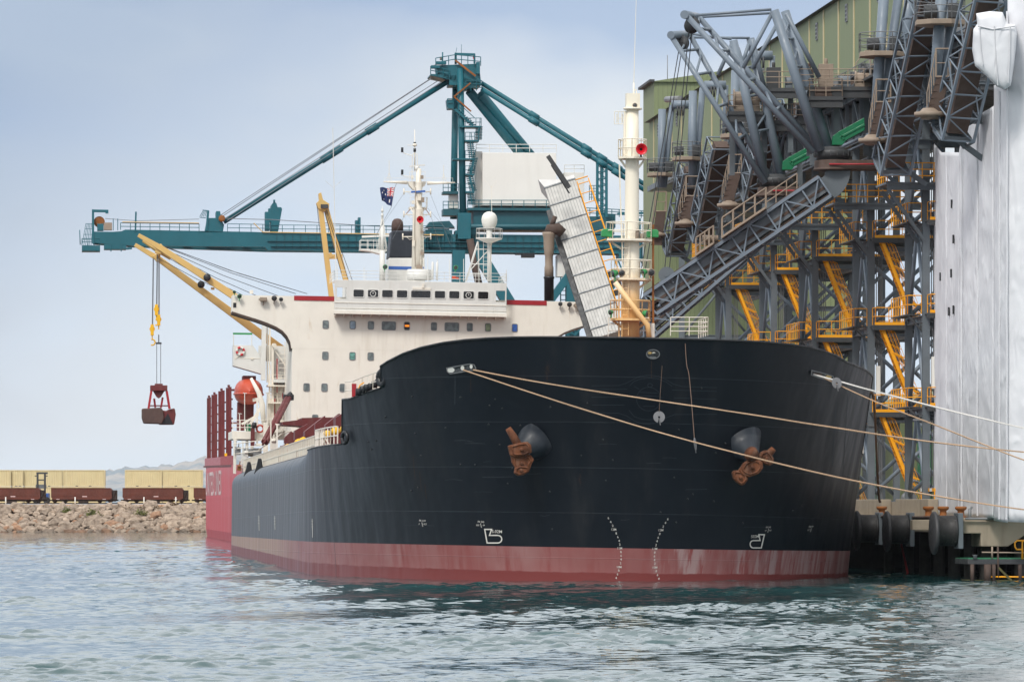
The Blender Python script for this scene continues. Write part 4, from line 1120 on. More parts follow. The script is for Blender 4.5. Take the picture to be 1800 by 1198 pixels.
# ------------------------------------------------------------------ small gear along the side deck
random.seed(19)
for px, y0, y1, u_, w, mt in ((413, 772, 832, UQ - 4.2, .16, 'cream_paint'), (427, 775, 830, UQ - 4.6, .12, 'white_paint'), (452, 700, 780, UQ - 4, .14, 'cream_paint'), (470, 690, 800, UQ - 6, .12, 'mast_paint'), (476, 735, 800, 150, .1, 'mast_paint'), (487, 745, 792, 140, .12, 'cream_paint'), (430, 690, 757, UQ - 3, .07, 'white_paint'), (421, 726, 757, UQ - 3, .07, 'white_paint'), (508, 700, 760, UQ - 8, .14, 'cream_paint'), (500, 690, 757, UQ - 6, .06, 'white_paint')):
    q = MB(); q.beam(SU(px, y1, u_), SU(px, y0, u_), w); q.beam(SU(px - 3, y0, u_), SU(px + 4, y0 + 1, u_), w * .8); q.build('deck_post', mt, BULK)
for px, py, u_, sx_, sz_, mt in ((418, 792, UQ - 4.4, .5, .7, 'plain_grey'), (432, 800, UQ - 4.8, .4, .9, 'white_paint'), (452, 822, UQ - 5, .5, .5, 'green_paint'), (470, 812, 150, .7, .4, 'black_paint'), (478, 806, 146, .6, .5, 'bollard_rust'), (490, 800, 138, .8, .4, 'maroon_paint'), (500, 790, 132, .7, .6, 'maroon_paint'), (516, 788, 122, .9, .5, 'maroon_paint'), (532, 780, 112, .8, .5, 'maroon_paint'), (548, 776, 100, .8, .5, 'maroon_paint'), (566, 770, 88, .7, .5, 'bollard_rust'), (480, 780, 156, .5, .9, 'cream_paint'), (420, 822, UQ - 5, .3, .5, 'bollard_rust'), (445, 770, UQ - 3, .4, .3, 'black_paint')):
    q = MB(); p = SU(px, py, u_); q.cbox(p, (sx_, .6, sz_)); q.tube(p + Vector((-sx_ * .3, -.32, sz_ * .3)), p + Vector((sx_ * .4, -.32, sz_ * .3)), .12, n=10); q.tube(p, p + Vector((.1, 0, sz_ * .5 + .35)), .05, n=6); q.build('deck_gear', mt, BULK, bevel=.03)
q = MB()
for y in (772, 781, 790): q.tube(SU(410, y + 8, UQ - 4.5), SU(470, y, UQ - 7), .04, n=5)
q.path([SU(455, 790, UQ - 5), SU(475, 776, 158), SU(495, 762, 158), SU(512, 757, 160)], .06, 5); q.build('pipe_run', 'mast_paint', BULK)
q = MB()
for i in range(6):
    a = SU(500 + i * 18, 778 - i * 5.5, 128 - i * 7); q.prism([a, a + Vector((1.6, 0, 0)), a + Vector((1.6, 0, .5 + .4 * (i % 2))), a + Vector((.5 + .5 * (i % 3), 0, .9 + .35 * (i % 3))), a + Vector((0, 0, .4 + .3 * (i % 2)))], (0, 1.5 + .8 * (i % 3), 0))
q.build('hatch_stay', 'maroon_paint', BULK)
# ------------------------------------------------------------------ marks painted on the bow
def decal(pts2, faces, name='hull_marking', mat='marking_white', off=0.025):
    vs = []; 
    for x, y in pts2:
        p, n = hit(x, y, off)
        if p is None: return None
        vs.append(p)
    q = MB(); q.add(vs, faces); return q.build(name, mat, hull)
def stroke(pts, w, close=False, name='hull_marking', mat='marking_white', off=0.025, sub=5):
    P = [Vector((a, b_, 0)) for a, b_ in pts]
    if close: P.append(P[0].copy())
    L = []
    for a, b_ in zip(P, P[1:]):
        k = max(1, int((b_ - a).length / sub))
        L += [a.lerp(b_, i / k) for i in range(k)]
    L.append(P[-1]); n = len(L); v2 = []
    for i, p in enumerate(L):
        if close and i in (0, n - 1): d0 = (L[-1] - L[-2]).normalized(); d1 = (L[1] - L[0]).normalized()
        else: d0 = (p - L[max(0, i - 1)]); d1 = (L[min(n - 1, i + 1)] - p); d0 = d0.normalized() if d0.length else d1.normalized(); d1 = d1.normalized() if d1.length else d0
        t = (d0 + d1); t = t.normalized() if t.length > .1 else d1
        nn = Vector((-t.y, t.x, 0)); sc = 1 / max(.5, math.cos(d0.angle(d1, 0) / 2))
        v2 += [(p + nn * w / 2 * sc)[:2], (p - nn * w / 2 * sc)[:2]]
    return decal(v2, [(2 * i, 2 * i + 1, 2 * i + 3, 2 * i + 2) for i in range(n - 1)], name, mat, off)
def text(s, px, py, h, sx=1.0, rot=0.0, shear=0.0, name='hull_lettering', mat='marking_white'):
    vs, fs = textmesh(s, h / 0.70)
    c, sn = math.cos(R(rot)), math.sin(R(rot)); out_ = []
    for v in vs:
        x, y = v.x * sx + v.y * shear, -v.y
        out_.append((px + x * c - y * sn, py + x * sn + y * c))
    return decal(out_, fs, name, mat)
# bulbous bow symbols, port and starboard
def arc(cx, cy, rx, ry, a0, a1, n=8): return [(cx + rx * math.cos(R(a0 + (a1 - a0) * i / n)), cy + ry * math.sin(R(a0 + (a1 - a0) * i / n))) for i in range(n + 1)]
stroke([(852.6, 929.5), (864.5, 929.5), (861, 940)] + arc(875.5, 946.7, 7, 6.7, -90, 90) + [(856.8, 953.4)], 2.1, True)
stroke([(1343, 938.8), (1333.5, 938.6), (1335.4, 949)] + arc(1323.5, 955.6, 5.6, 6.4, -90, -270) + [(1337.6, 962)], 2.0, True)
text('5.02M', 874, 933.6, 5.2, 1.0, 2); text('502M', 1326.5, 942.2, 5.0, .85, -2, .1)
for px, py, a, l, r_ in ((846, 916.5, 'FR 245', 'PST', 'FP'), (743, 914.5, 'FR 239', 'F', 'PST')):
    text(a, px, py, 3.0, .95, 3); text(l, px - 5.5, py + 6, 2.8, .9, 4); text(r_, px + 5.0, py + 6.2, 2.8, .9, 4)
    stroke([(px - .8, py + 2.6), (px + .8, py + 10)], .8)
for px, py, a, l, r_ in ((1350, 926, 'FR 245', 'FP', 'PST'), (1425, 925, 'FR239', 'PST', '')):
    text(a, px, py, 2.8, .8, -2, .2); text(l, px - 4.6, py + 6, 2.6, .7, -2, .2)
    if r_: text(r_, px + 3.4, py + 5.6, 2.6, .7, -2, .2)
    stroke([(px + .4, py + 2.4), (px - 1, py + 9)], .7)
# draft marks
def drafts(pts, labs, flip):
    for (x, y), s in zip(pts, labs):
        text(s, x, y, 3.9, 1.05 if len(s) == 1 else .95, 0, -.12 if flip else .15)
zp = lambda L: [(1050 + x / 8.873, 895 + y / 8.873) for x, y in L]
labs = ['6', '4', '2', '12M', '8', '6', '4', '2', '11M', '8', '6', '4', '2', '10M', '8', '6', '4']
drafts(zp([(172, 132), (208, 192), (240, 250), (255, 310), (295, 370), (320, 427), (340, 486), (350, 543), (348, 602), (368, 660), (371, 718), (369, 775), (362, 834), (338, 896), (335, 950), (315, 1008), (294, 1066)]), labs, True)
drafts(zp([(1097, 148), (1060, 206), (1025, 264), (988, 320), (972, 378), (948, 436), (930, 492), (914, 552), (892, 610), (893, 668), (889, 727), (890, 784), (896, 842), (894, 902), (918, 958), (937, 1018), (957, 1078)]), labs, False)
# ghost of an old painted-over emblem on the stem: weld beads under the paint
paint('weld_bead', lin(40, 49, 58), 0.5, 0.1, dirt=0)
g6 = lambda L: [(1040 + x / 7.486, 600 + y / 7.486) for x, y in L]
for pts, cl in (([(0, 580), (360, 576), (460, 545), (560, 490), (640, 455), (750, 440), (880, 455), (980, 500), (1080, 560), (1190, 590), (1647, 605)], False),
                ([(500, 580), (560, 520), (640, 492), (760, 480), (880, 492), (980, 530), (1060, 590)], False), ([(0, 630), (470, 625)], False), ([(1060, 636), (1647, 655)], False), ([(0, 730), (440, 728)], False), ([(1080, 738), (1647, 760)], False), ([(0, 833), (430, 833)], False),
                ([(0, 934), (350, 940), (460, 975), (560, 1040), (640, 1070), (740, 1084), (860, 1070), (960, 1010), (1090, 958), (1647, 955)], False), ([(490, 900), (560, 985), (660, 1020), (760, 1026), (850, 1015)], False),
                (arc(750, 755, 160, 155, 0, 360, 24), True), (arc(768, 575, 32, 26, 0, 360, 10), True), ([(630, 665), (870, 678)], False), ([(610, 715), (890, 720)], False), ([(680, 850), (830, 850)], False), ([(560, 590), (625, 625)], False)):
    stroke(g6(pts), .75, cl, 'weld_bead', 'weld_bead', .012, 4)
# ------------------------------------------------------------------ hawse bolsters and anchors
def bolster(px, py, axis, r0, r1, L):
    p, n = hit(px, py, 0); a = Vector(axis).normalized()
    q = MB(); q.s = True; q.lathe([(r0 + (r0 - r1) * .7, -.7 * L), (r0, 0), (r0, 0.001), (r1, L), (r1, L + .001), (r1 * .8, L), (r1 * .7, L * .5)], p, a, 40)
    return q.build('hawse_bolster', 'bolster_paint', hull), p + a * L
paint('bolster_paint', lin(30, 37, 45), 0.5, 0.2, 0.06, lin(90, 60, 40), 0.35, lin(96, 100, 104))
bolster(931, 785, (-.66, -.46, -.50), .90, .40, .66)
bolster(1311, 790, (.46, -.52, -.66), .92, .40, .64)
def anchor(name_label, pts_parts, u, shank):
    a = SU(*shank[0], u)
    A = thing('anchor', name_label, 'anchor', M_S, a)
    for nm, pts, du, dep, bev in pts_parts:
        q = MB(); q.prism([SU(x, y, u + du) for x, y in pts], (0, dep, 0)); q.build(nm, 'anchor_rust', A, bevel=bev)
    nm0, pts0, du0, dep0, _b = pts_parts[0]
    for nm, pts, du, dep, bev in pts_parts[:3]:
        m_ = MB(); cx = sum(p[0] for p in pts) / len(pts); cy = sum(p[1] for p in pts) / len(pts)
        ins = [(cx + (x - cx) * .72, cy + (y - cy) * .72) for x, y in pts]
        m_.path([SU(x, y, u + du - .02) for x, y in ins + ins[:1]], .05, 5); m_.lathe([(.1, 0), (.1, .16), (.05, .18)], SU(cx, cy, u + du), (0, -1, 0), 8); m_.build('casting_rib', 'anchor_rust', A)
    q = MB(); q.path([SU(x, y, u + .25) for x, y in shank], [.16, .22, .24][:len(shank)], 8); q.build('shank', 'anchor_rust', A)
    return A
ua = hit(916, 800)[0].y - 1.7
anchor('rusty stockless anchor housed on the left side of the bow, shank pointing up', [
    ('crown', [(893, 783), (915, 777), (928, 776), (934, 782), (935, 795), (925, 801), (905, 802), (897, 800)], -.1, .55, .045),
    ('fluke', [(897, 793), (907, 799), (926, 797), (934, 800), (939, 808), (935, 814), (930, 829), (920, 835), (911, 836), (904, 831), (906, 822), (900, 812)], .1, .5, .05),
    ('tripping_palm', [(905, 822), (915, 818), (930, 820), (929, 829), (912, 836), (904, 831)], -.12, .3, .06)], ua, [(893, 752), (903, 768), (914, 788)])
ub = hit(1325, 818)[0].y - 1.7
anchor('rusty stockless anchor housed on the right side of the bow, lying aslant', [
    ('fluke', [(1287, 830), (1291, 826), (1299, 826), (1306, 829), (1314, 836), (1315, 843), (1309, 851), (1304, 853), (1296, 848), (1290, 841)], .05, .5, .06),
    ('crown', [(1299, 826), (1308, 813), (1320, 806), (1332, 806), (1341, 812), (1342, 822), (1334, 832), (1318, 838), (1306, 834)], -.05, .55, .045),
    ('fluke', [(1333, 804), (1338, 794), (1347, 790), (1355, 796), (1361, 806), (1360, 814), (1353, 819), (1345, 816), (1337, 811)], .05, .5, .06),
    ('crown_socket', [(1318, 823), (1324, 819), (1328, 825), (1322, 830)], -.09, .2, .02)], ub, [(1360, 788), (1352, 797), (1340, 806)])
q = MB(); p = SU(1320, 797, ub); q.lathe([(.42, .0), (.34, .3), (.1, .35)], p, (.3, -.8, -.3), 12); q.build('hawse_lip', 'anchor_rust', hull)
# ------------------------------------------------------------------ mooring chocks on the bulwark, dark throat and bright inside painted on
def chock(pl_, holes, fr='plain_grey'):
    """steel roller chock on the bulwark: rim plate, dark throat and bright inside painted on"""
    r_ = decal(pl_, [tuple(range(len(pl_)))], 'mooring_chock', 'lens_grey', .05)
    stroke(pl_, 1.6, True, 'chock_rim', fr, .08, 4).parent = r_
    for (cx, cy, rx, ry, mt) in holes:
        a = arc(cx, cy, rx, ry, 0, 360, 12)[:-1]
        o = decal(a, [tuple(range(12))], 'painted_opening', mt, .065)
        if o: o.parent = r_
    return r_
L1 = [(787, 646), (808, 642), (828, 638.5), (835, 640), (838, 646), (836, 649.5), (815, 652.5), (793, 656), (788, 652)]
chock(L1, [(794, 649.5, 6.5, 4.6, 'house_white'), (814.3, 646, 3.2, 4.2, 'house_white'), (829.5, 643.3, 2.6, 4.0, 'house_white')])
L2 = [(1425, 650), (1440, 653.5), (1462, 660), (1463, 667), (1450, 666), (1436, 662.5), (1424, 658)]
chock(L2, [(1436, 656.5, 8.5, 2.6, 'dusty_brown'), (1455, 661, 5.2, 3.4, 'crane_yellow')])
L3 = arc(1147.5, 621.5, 11.5, 8, 0, 360, 16)[:-1]
chock(L3, [(1147, 621, 9.2, 5.2, 'lens_grey'), (1142, 620.6, 3.6, 3.6, 'crane_yellow'), (1149, 620.8, 3.4, 3.2, 'mast_paint'), (1146.5, 627.4, 7, 2.2, 'plain_grey')])
q = MB()                                    # small studs scattered on the plating
for _ in range(46):
    px, py = random.uniform(640, 1480), random.uniform(680, 930)
    p, n = hit(px, py, 0)
    if p is not None: q.lathe([(.05, -.02), (.05, .05), (.02, .06)], p, n, 6)
o = q.build('hull_stud', 'black_paint', hull, split=False); o['kind'] = 'stuff'
# rust runs and scuffs on the plating, tally marks amidships
rope('rust_run', (78, 56, 40), (40, 36, 34))
rope('pale_run', (72, 78, 84), (46, 52, 58))
random.seed(23)
for px, y0, L_, w, mt in ((726, 800, 40, 1.0, 'rust_run'), (738, 828, 34, .8, 'rust_run'), (747, 850, 26, 1.0, 'rust_run'), (700, 770, 30, .7, 'pale_run'), 
                         (800, 660, 50, 1.0, 'pale_run'), (828, 654, 36, .8, 'rust_run'), (1440, 668, 46, 1.0, 'pale_run'), (1145, 634, 30, 1.0, 'rust_run'), (1470, 700, 120, 1.2, 'pale_run'), (1490, 690, 150, 1.0, 'pale_run')):
    sl = .10 if px < 800 else (0 if px < 1300 else -.06)
    pts = [(px + sl * L_ * k / 6 + random.uniform(-.4, .4), y0 + L_ * k / 6) for k in range(7)]
    stroke(pts, w * random.uniform(.7, 1), False, 'rust_run', mt, .008, 6)
for px, y0, y1 in ((549.5, 911, 944), (483.5, 906, 930), (455.5, 905, 932)):
    stroke([(px, y0), (px + .6, y1)], .8, False)
    for k in range(3): stroke([(px - 1.2, y0 + 4 + k * 5), (px + 1.2, y0 + 4 + k * 5)], .7, False)
for _ in range(16):
    px, py = random.uniform(640, 1460), random.uniform(760, 945); L_ = random.uniform(10, 60)
    stroke([(px, py), (px + L_ * .5, py + random.uniform(-1.5, 1.5)), (px + L_, py + random.uniform(-2, 2))], random.uniform(.35, .6), False, 'scrape', 'pale_run', .008, 6)
# ------------------------------------------------------------------ mooring lines
def cat(P, n=10):
    out_ = []
    for i in range(len(P) - 1):
        a, b_, c, d = P[max(0, i - 1)], P[i], P[i + 1], P[min(len(P) - 1, i + 2)]
        for k in range(n):
            t = k / n
            out_.append(0.5 * ((2 * b_) + (c - a) * t + (2 * a - 5 * b_ + 4 * c - d) * t * t + (3 * b_ - a - 3 * c + d) * t ** 3))
    out_.append(P[-1]); return out_
def line(pts, Y0, Y1, r, mat, label, nm='mooring_line', strands=True, cat_='rope', group=None):
    n = len(pts); L = [0]
    for a, b_ in zip(pts, pts[1:]): L.append(L[-1] + math.hypot(a[0] - b_[0], a[1] - b_[1]))
    P = cat([G(x, y, lerp(Y0, Y1, l / L[-1])) for (x, y), l in zip(pts, L)], 12)
    q = MB()
    if strands:                              # three-strand laid rope
        D = [0]
        for a, b_ in zip(P, P[1:]): D.append(D[-1] + (b_ - a).length)
        P2 = []
        st = 0.11; k = int(D[-1] / st)
        D_ = np.array(D); arr = np.array([p[:] for p in P]); s_ = np.linspace(0, D[-1], k)
        PX = np.stack([np.interp(s_, D_, arr[:, i]) for i in range(3)], 1)
        for ph_ in (0, 2 * PI / 3, 4 * PI / 3):
            w = s_ / .34 * 2 * PI / 1.0 + ph_
            off = np.stack([0 * w, np.cos(w), np.sin(w)], 1) * r * .5
            q.path([Vector(v) for v in (PX + off)], r * .58, 4, False)
    else: q.path(P, r, 6)
    o = q.build(nm, mat, None, org=P[0]); o.location = P[0]
    return tag(o, label, cat_, group)
h1 = (M_S @ hit(833, 645, .1)[0]).y; h2 = (M_S @ hit(815, 648, .1)[0]).y; h3 = (M_S @ hit(1432, 657, .1)[0]).y
line([(832, 650), (900, 663), (1000, 680), (1150, 703), (1300, 725), (1440, 747), (1620, 774), (1800, 794), (1960, 806)], h1, 252, .048, 'manila', 'upper tan mooring line from the left bow chock across the whole bow')
line([(814, 650), (880, 672), (1000, 711), (1150, 757), (1300, 797), (1440, 831), (1560, 856), (1680, 877), (1800, 895), (1960, 912)], h2, 250, .048, 'manila', 'lower tan mooring line from the left bow chock sagging past the anchor')
line([(1426, 657), (1475, 670), (1530, 685), (1640, 714), (1800, 752), (1960, 785)], h3, 262, .055, 'white_rope', 'clean white mooring line leaving the right bow chock')
line([(1440, 660), (1478, 678), (1545, 708), (1640, 745), (1740, 785), (1800, 808), (1960, 864)], h3, 258, .045, 'manila', 'tan mooring line below the white one from the right bow chock')
# rat guards and their lanyards
def disc(px, py, Y, r, axis, label, slot=True):
    c = G(px, py, Y); q = MB(); a = Vector(axis).normalized()
    u = Vector((0, 0, 1)); s = a.cross(u).normalized(); u = s.cross(a); n = 40; vs = []
    for k in range(n + 1):
        t_ = R(-90 + 14 + 332 * k / n)
        for rr in (r, r * .2): vs.append(c + s * math.cos(t_) * rr + u * math.sin(t_) * rr)
    m0 = len(vs); vs += [v + a * .03 for v in vs]
    q.add(vs, [f for k in range(n) for f in ((2 * k, 2 * k + 1, 2 * k + 3, 2 * k + 2), (m0 + 2 * k, m0 + 2 * k + 2, m0 + 2 * k + 3, m0 + 2 * k + 1), (2 * k, 2 * k + 2, m0 + 2 * k + 2, m0 + 2 * k))], False)
    q.path([c + u * .9 * r, c + u * .1 * r], .03, 4); q.path([c - u * .3 * r, c - u * 1.4 * r - s * .2 * r], .025, 4)
    return solo(q, 'rat_guard', 'rat_grey', label, 'rat guard', M_0, c, 'rat guards on the mooring lines')
paint('rat_grey', lin(118, 118, 120), 0.5, 0.15, 0.1)
yb = (M_S @ hit(1158, 700)[0]).y
disc(1158.5, 732.5, yb - .7, .31, (0.1, -1, .1), 'grey rat guard disc hanging face on at the middle of the bow')
disc(1221.5, 780, 267, .33, (1, -.22, .1), 'grey rat guard disc seen edge on, threaded on the lower tan line')
disc(1470.5, 673, h3 - 2, .31, (.55, -1, .2), 'grey rat guard disc where the white line leaves the right chock')
line([(1167, 594), (1165, 625), (1158.5, 725)], yb - .35, yb - .7, .014, 'thin_line', 'thin lanyard down the bow to the face on rat guard', 'lanyard', False)
line([(1204, 595), (1207, 640), (1212, 666), (1221, 775)], yb - .3, 267, .02, 'thin_line', 'brown lanyard down the bow to the edge on rat guard', 'lanyard', False)
line([(1204, 600), (1201, 606), (1197, 606), (1196, 601)], yb - .35, yb - .35, .016, 'manila', 'short frayed rope end hooked over the bulwark beside the lanyard', 'rope_end', False)
line([(1525, 690), (1534, 693), (1538, 730), (1541, 800), (1544.5, 868), (1547, 882)], 291, 296, .075, 'brown_rope', 'dark brown spring line hanging from the right bow to a quay bollard', strands=False)
from mathutils import noise as mnoise
# ================================================================== the quay
WH = thing('wharf', 'concrete wharf on dark piles along the right side of the ship', 'wharf', M_W, (19, 7, 0))
VF = 18.7
q = MB(); q.box((VF, 7.5, 2.55), (80, 330, 3.4)); q.build('deck', 'concrete', WH, bevel=.05)
q = MB()
for a, b_ in ((25.5, 37.3), (42.5, 330)): q.box((20.0, a, 3.404), (20.6, b_, 4.45))
q.build('plinth_wall', 'concrete', WH, bevel=.04)
q = MB(); q.box((20.6, 26, 3.404), (30, 330, 4.3)); q.build('raised_slab', 'concrete', WH)
q = MB(); E = lambda px, py: WU(px, py, 7.0)
q.prism([E(1692, 914), E(1830, 917), E(1830, 925), E(1800, 941), E(1772, 960), E(1724, 960), E(1724, 937), E(1692, 937)], (0, 3.0, 0)); q.build('crosshead', 'concrete', WH, bevel=.05)
q = MB(); E2 = lambda px, py: WU(px, py, 16); q.box(E2(1604, 913), E2(1640, 931) + Vector((0, .8, 0))); q.build('fender_beam', 'concrete', WH, bevel=.04)
q = MB(); q.box((40, 7, -2), (41, 330, 2.5)); q.box((20, 60, -2), (40, 61, 2.5)); q.build('dark_backing', 'pile_dark', WH)  # added dark walls that shut out the daylight beneath the deck
for i, (v_, u_) in enumerate([(a, b_) for b_ in (9, 14, 19, 24, 29, 35, 42) for a in (20.4, 25)] + [(22.2, 8.2)]):
    q = MB(); q.tube((v_, u_, -2), (v_, u_, 2.6), .34, n=12); q.build('pile', 'pile_dark', WH)
q = MB(); q.tube(WV(1583, 950, 20) , WV(1596, 1008, 20), .07); q.build('inclined_rod', 'red_paint', WH)
q = MB(); q.path([(VF - .08, 7.6, 3.46), (VF - .1, 20, 3.38), (VF - .1, 60, 3.46)], .085, 8); q.build('edge_pipe', 'dusty_brown', WH)
q = MB(); q.path([WU(1697, 911, 6.8), WU(1790, 911, 6.8)], .07, 8); q.build('white_edge_pipe', 'plain_grey', WH)
q = MB(); q.tube(E(1708, 893) + Vector((0, .6, 0)), E(1708, 915) + Vector((0, .6, 0)), .1, n=8); q.beam(E(1708, 897) + Vector((0, .6, 0)), E(1712, 890) + Vector((0, .6, 0)), .12); q.build('vent_stub', 'plain_grey', WH)
# round cell fenders with facing discs
paint('disc_dark', lin(62, 62, 64), .55, .2, .15, dirt=.4, dirtcol=lin(96, 94, 92))
def fender(u, label, used=1):
    f = thing('fender', label, 'fender', M_W, (VF, u, 2.68), 'drum fenders on the wharf face')
    c = Vector((VF, u, 2.68)); ax = (-1, 0, 0)
    q = MB(); q.lathe([(.86, .28), (.90, .36), (.84, .4), (.84, 1.25), (.9, 1.3), (.9, 1.36)], c, ax, 26); q.build('drum', 'rubber', f)
    q = MB(); q.lathe([(.55, 1.36), (1.12, 1.38), (1.2, 1.45), (1.2, 1.55), (1.1, 1.62), (.01, 1.64)], c + Vector((0, 0, -.12)), ax, 30); q.build('facing_disc', 'disc_dark', f)
    q = MB(); q.box(c + Vector((-.27, -.78, -.98)), c + Vector((0, .78, .98))); q.build('mounting_plate', 'steel_grey', f, bevel=.03)
    q = MB()
    for k in range(8): a = 2 * PI * k / 8; q.cbox(c + Vector((-.4, math.cos(a) * .78, math.sin(a) * .78)), (.1, .1, .1))
    q.build('bolts', 'plain_grey', f)
fender(7.25, 'nearest drum fender, its black drum scuffed white')
fender(23.3, 'drum fender in the middle, its disc standing by the bow waterline')
fender(34.6, 'drum fender half hidden behind the bow of the ship')
def bollard(p, label):
    b_ = MB(); p = Vector(p)
    b_.lathe([(.33, 0), (.33, .06), (.2, .1), (.19, .38), (.29, .44), (.33, .5), (.33, .58), (.26, .62)], p, n=18)
    solo(b_, 'bollard', 'bollard_rust', label, 'bollard', M_W, p, 'rusty bollards on the wharf edge')
for px, l in ((1632, 'rusty bollard beside the left edge of the white wrapping'), (1658, 'rusty bollard in front of the wrapping, middle of three'), (1689, 'rusty bollard nearest the grey vent stub, in front of white wrapping'), (1550, 'rusty bollard holding the dark brown spring line')):
    p = WV(px, 906, 18.98); bollard((18.98, p.y, 3.404), l)
# low steel landing in front of the wharf end
LD = thing('boat_landing', 'low steel boat landing with green deck edge and rusty legs', 'landing', M_W, WU(1750, 985, 2))
L_ = lambda px, py, u=2: WU(px, py, u)
q = MB(); q.box(L_(1701, 982), L_(1900, 991) + Vector((0, 4, 0))); q.build('deck', 'dark_steel', LD, bevel=.02)
q = MB(); q.box(L_(1702, 981.9) + Vector((0, .02, 0)), L_(1900, 980.5) + Vector((0, 4, 0))); q.build('green_grating', 'chute_green', LD)
q = MB(); q.box(L_(1707, 1019), L_(1900, 1026) + Vector((0, 3, 0))); q.build('waterline_beam', 'weed_edge', LD)
for x in (1709, 1736, 1747, 1793):
    q = MB(); q.tube(L_(x, 991), L_(x, 1024), .11 if x != 1736 else .2, n=8); q.build('leg', 'dusty_brown', LD)
q = MB(); q.beam(L_(1755, 997), L_(1778, 1020), .12); q.build('brace', 'weed_edge', LD)
q = MB(); q.tube(L_(1754, 960), L_(1755, 1018), .05); q.build('tide_pole', 'dusty_brown', LD)
q = MB(); q.tube(L_(1726, 970), L_(1800, 971), .04); q.tube(L_(1744, 960), L_(1744, 981), .05); q.build('handrail', 'dusty_beige', LD)
q = MB(); q.path([L_(1797, 982), L_(1797, 950), L_(1840, 950)], .06); q.path([L_(1797, 965), L_(1787, 965), L_(1784, 960), L_(1784, 953), L_(1788, 949.5), L_(1800, 949.5)], .05); q.build('yellow_rail', 'safety_yellow', LD)
q = MB(); q.path([L_(1740, 1013), L_(1900, 1014)], .05); q.build('lower_rail', 'safety_yellow', LD)
q = MB(); q.lathe([(.12, 0), (.1, .15), (.17, .2)], L_(1714, 981), n=10); q.build('mooring_cleat', 'plain_grey', LD)

# ================================================================== steel loader towers
LEV = (9.9, 15.4, 20.9)
V1, V2 = 20.6, 26.2
def stair(parent, p, q_, w, mat='safety_yellow', name='stair'):
    """steep stair with hand rails from the foot p to the head q_; steps across u"""
    p = Vector(p); q_ = Vector(q_); s = Vector((0, w / 2, 0)); up = Vector((0, 0, 1))
    m = MB()
    for k in (-1, 1):
        m.beam(p + s * k, q_ + s * k, .06, .2)
    n = int((q_ - p).length / .3)
    for i in range(n): a = p.lerp(q_, (i + .5) / n); m.cbox(a, (.2, w, .03))
    o = m.build(name, mat, parent)
    m = MB(); h = Vector((-.75, 0, .35))
    for k in (-1, 1):
        for f in (.45, .8, 1.15): m.tube(p + s * k - h * f, q_ + s * k - h * f, .016, n=4)
        for i in range(6): a = p.lerp(q_, i / 5) + s * k; m.tube(a, a - h * 1.15, .02, n=4)
    for i in (1, 3): a = p.lerp(q_, (i + .5) / 5); m.beam(a + s * 1.1 - h * .1, a + s * 1.1 - h * 1.2, .05, .07); m.beam(a - s * 1.1 - h * .1, a - s * 1.1 - h * 1.2, .05, .07)
    m.build('handrail', mat, o)
    return o
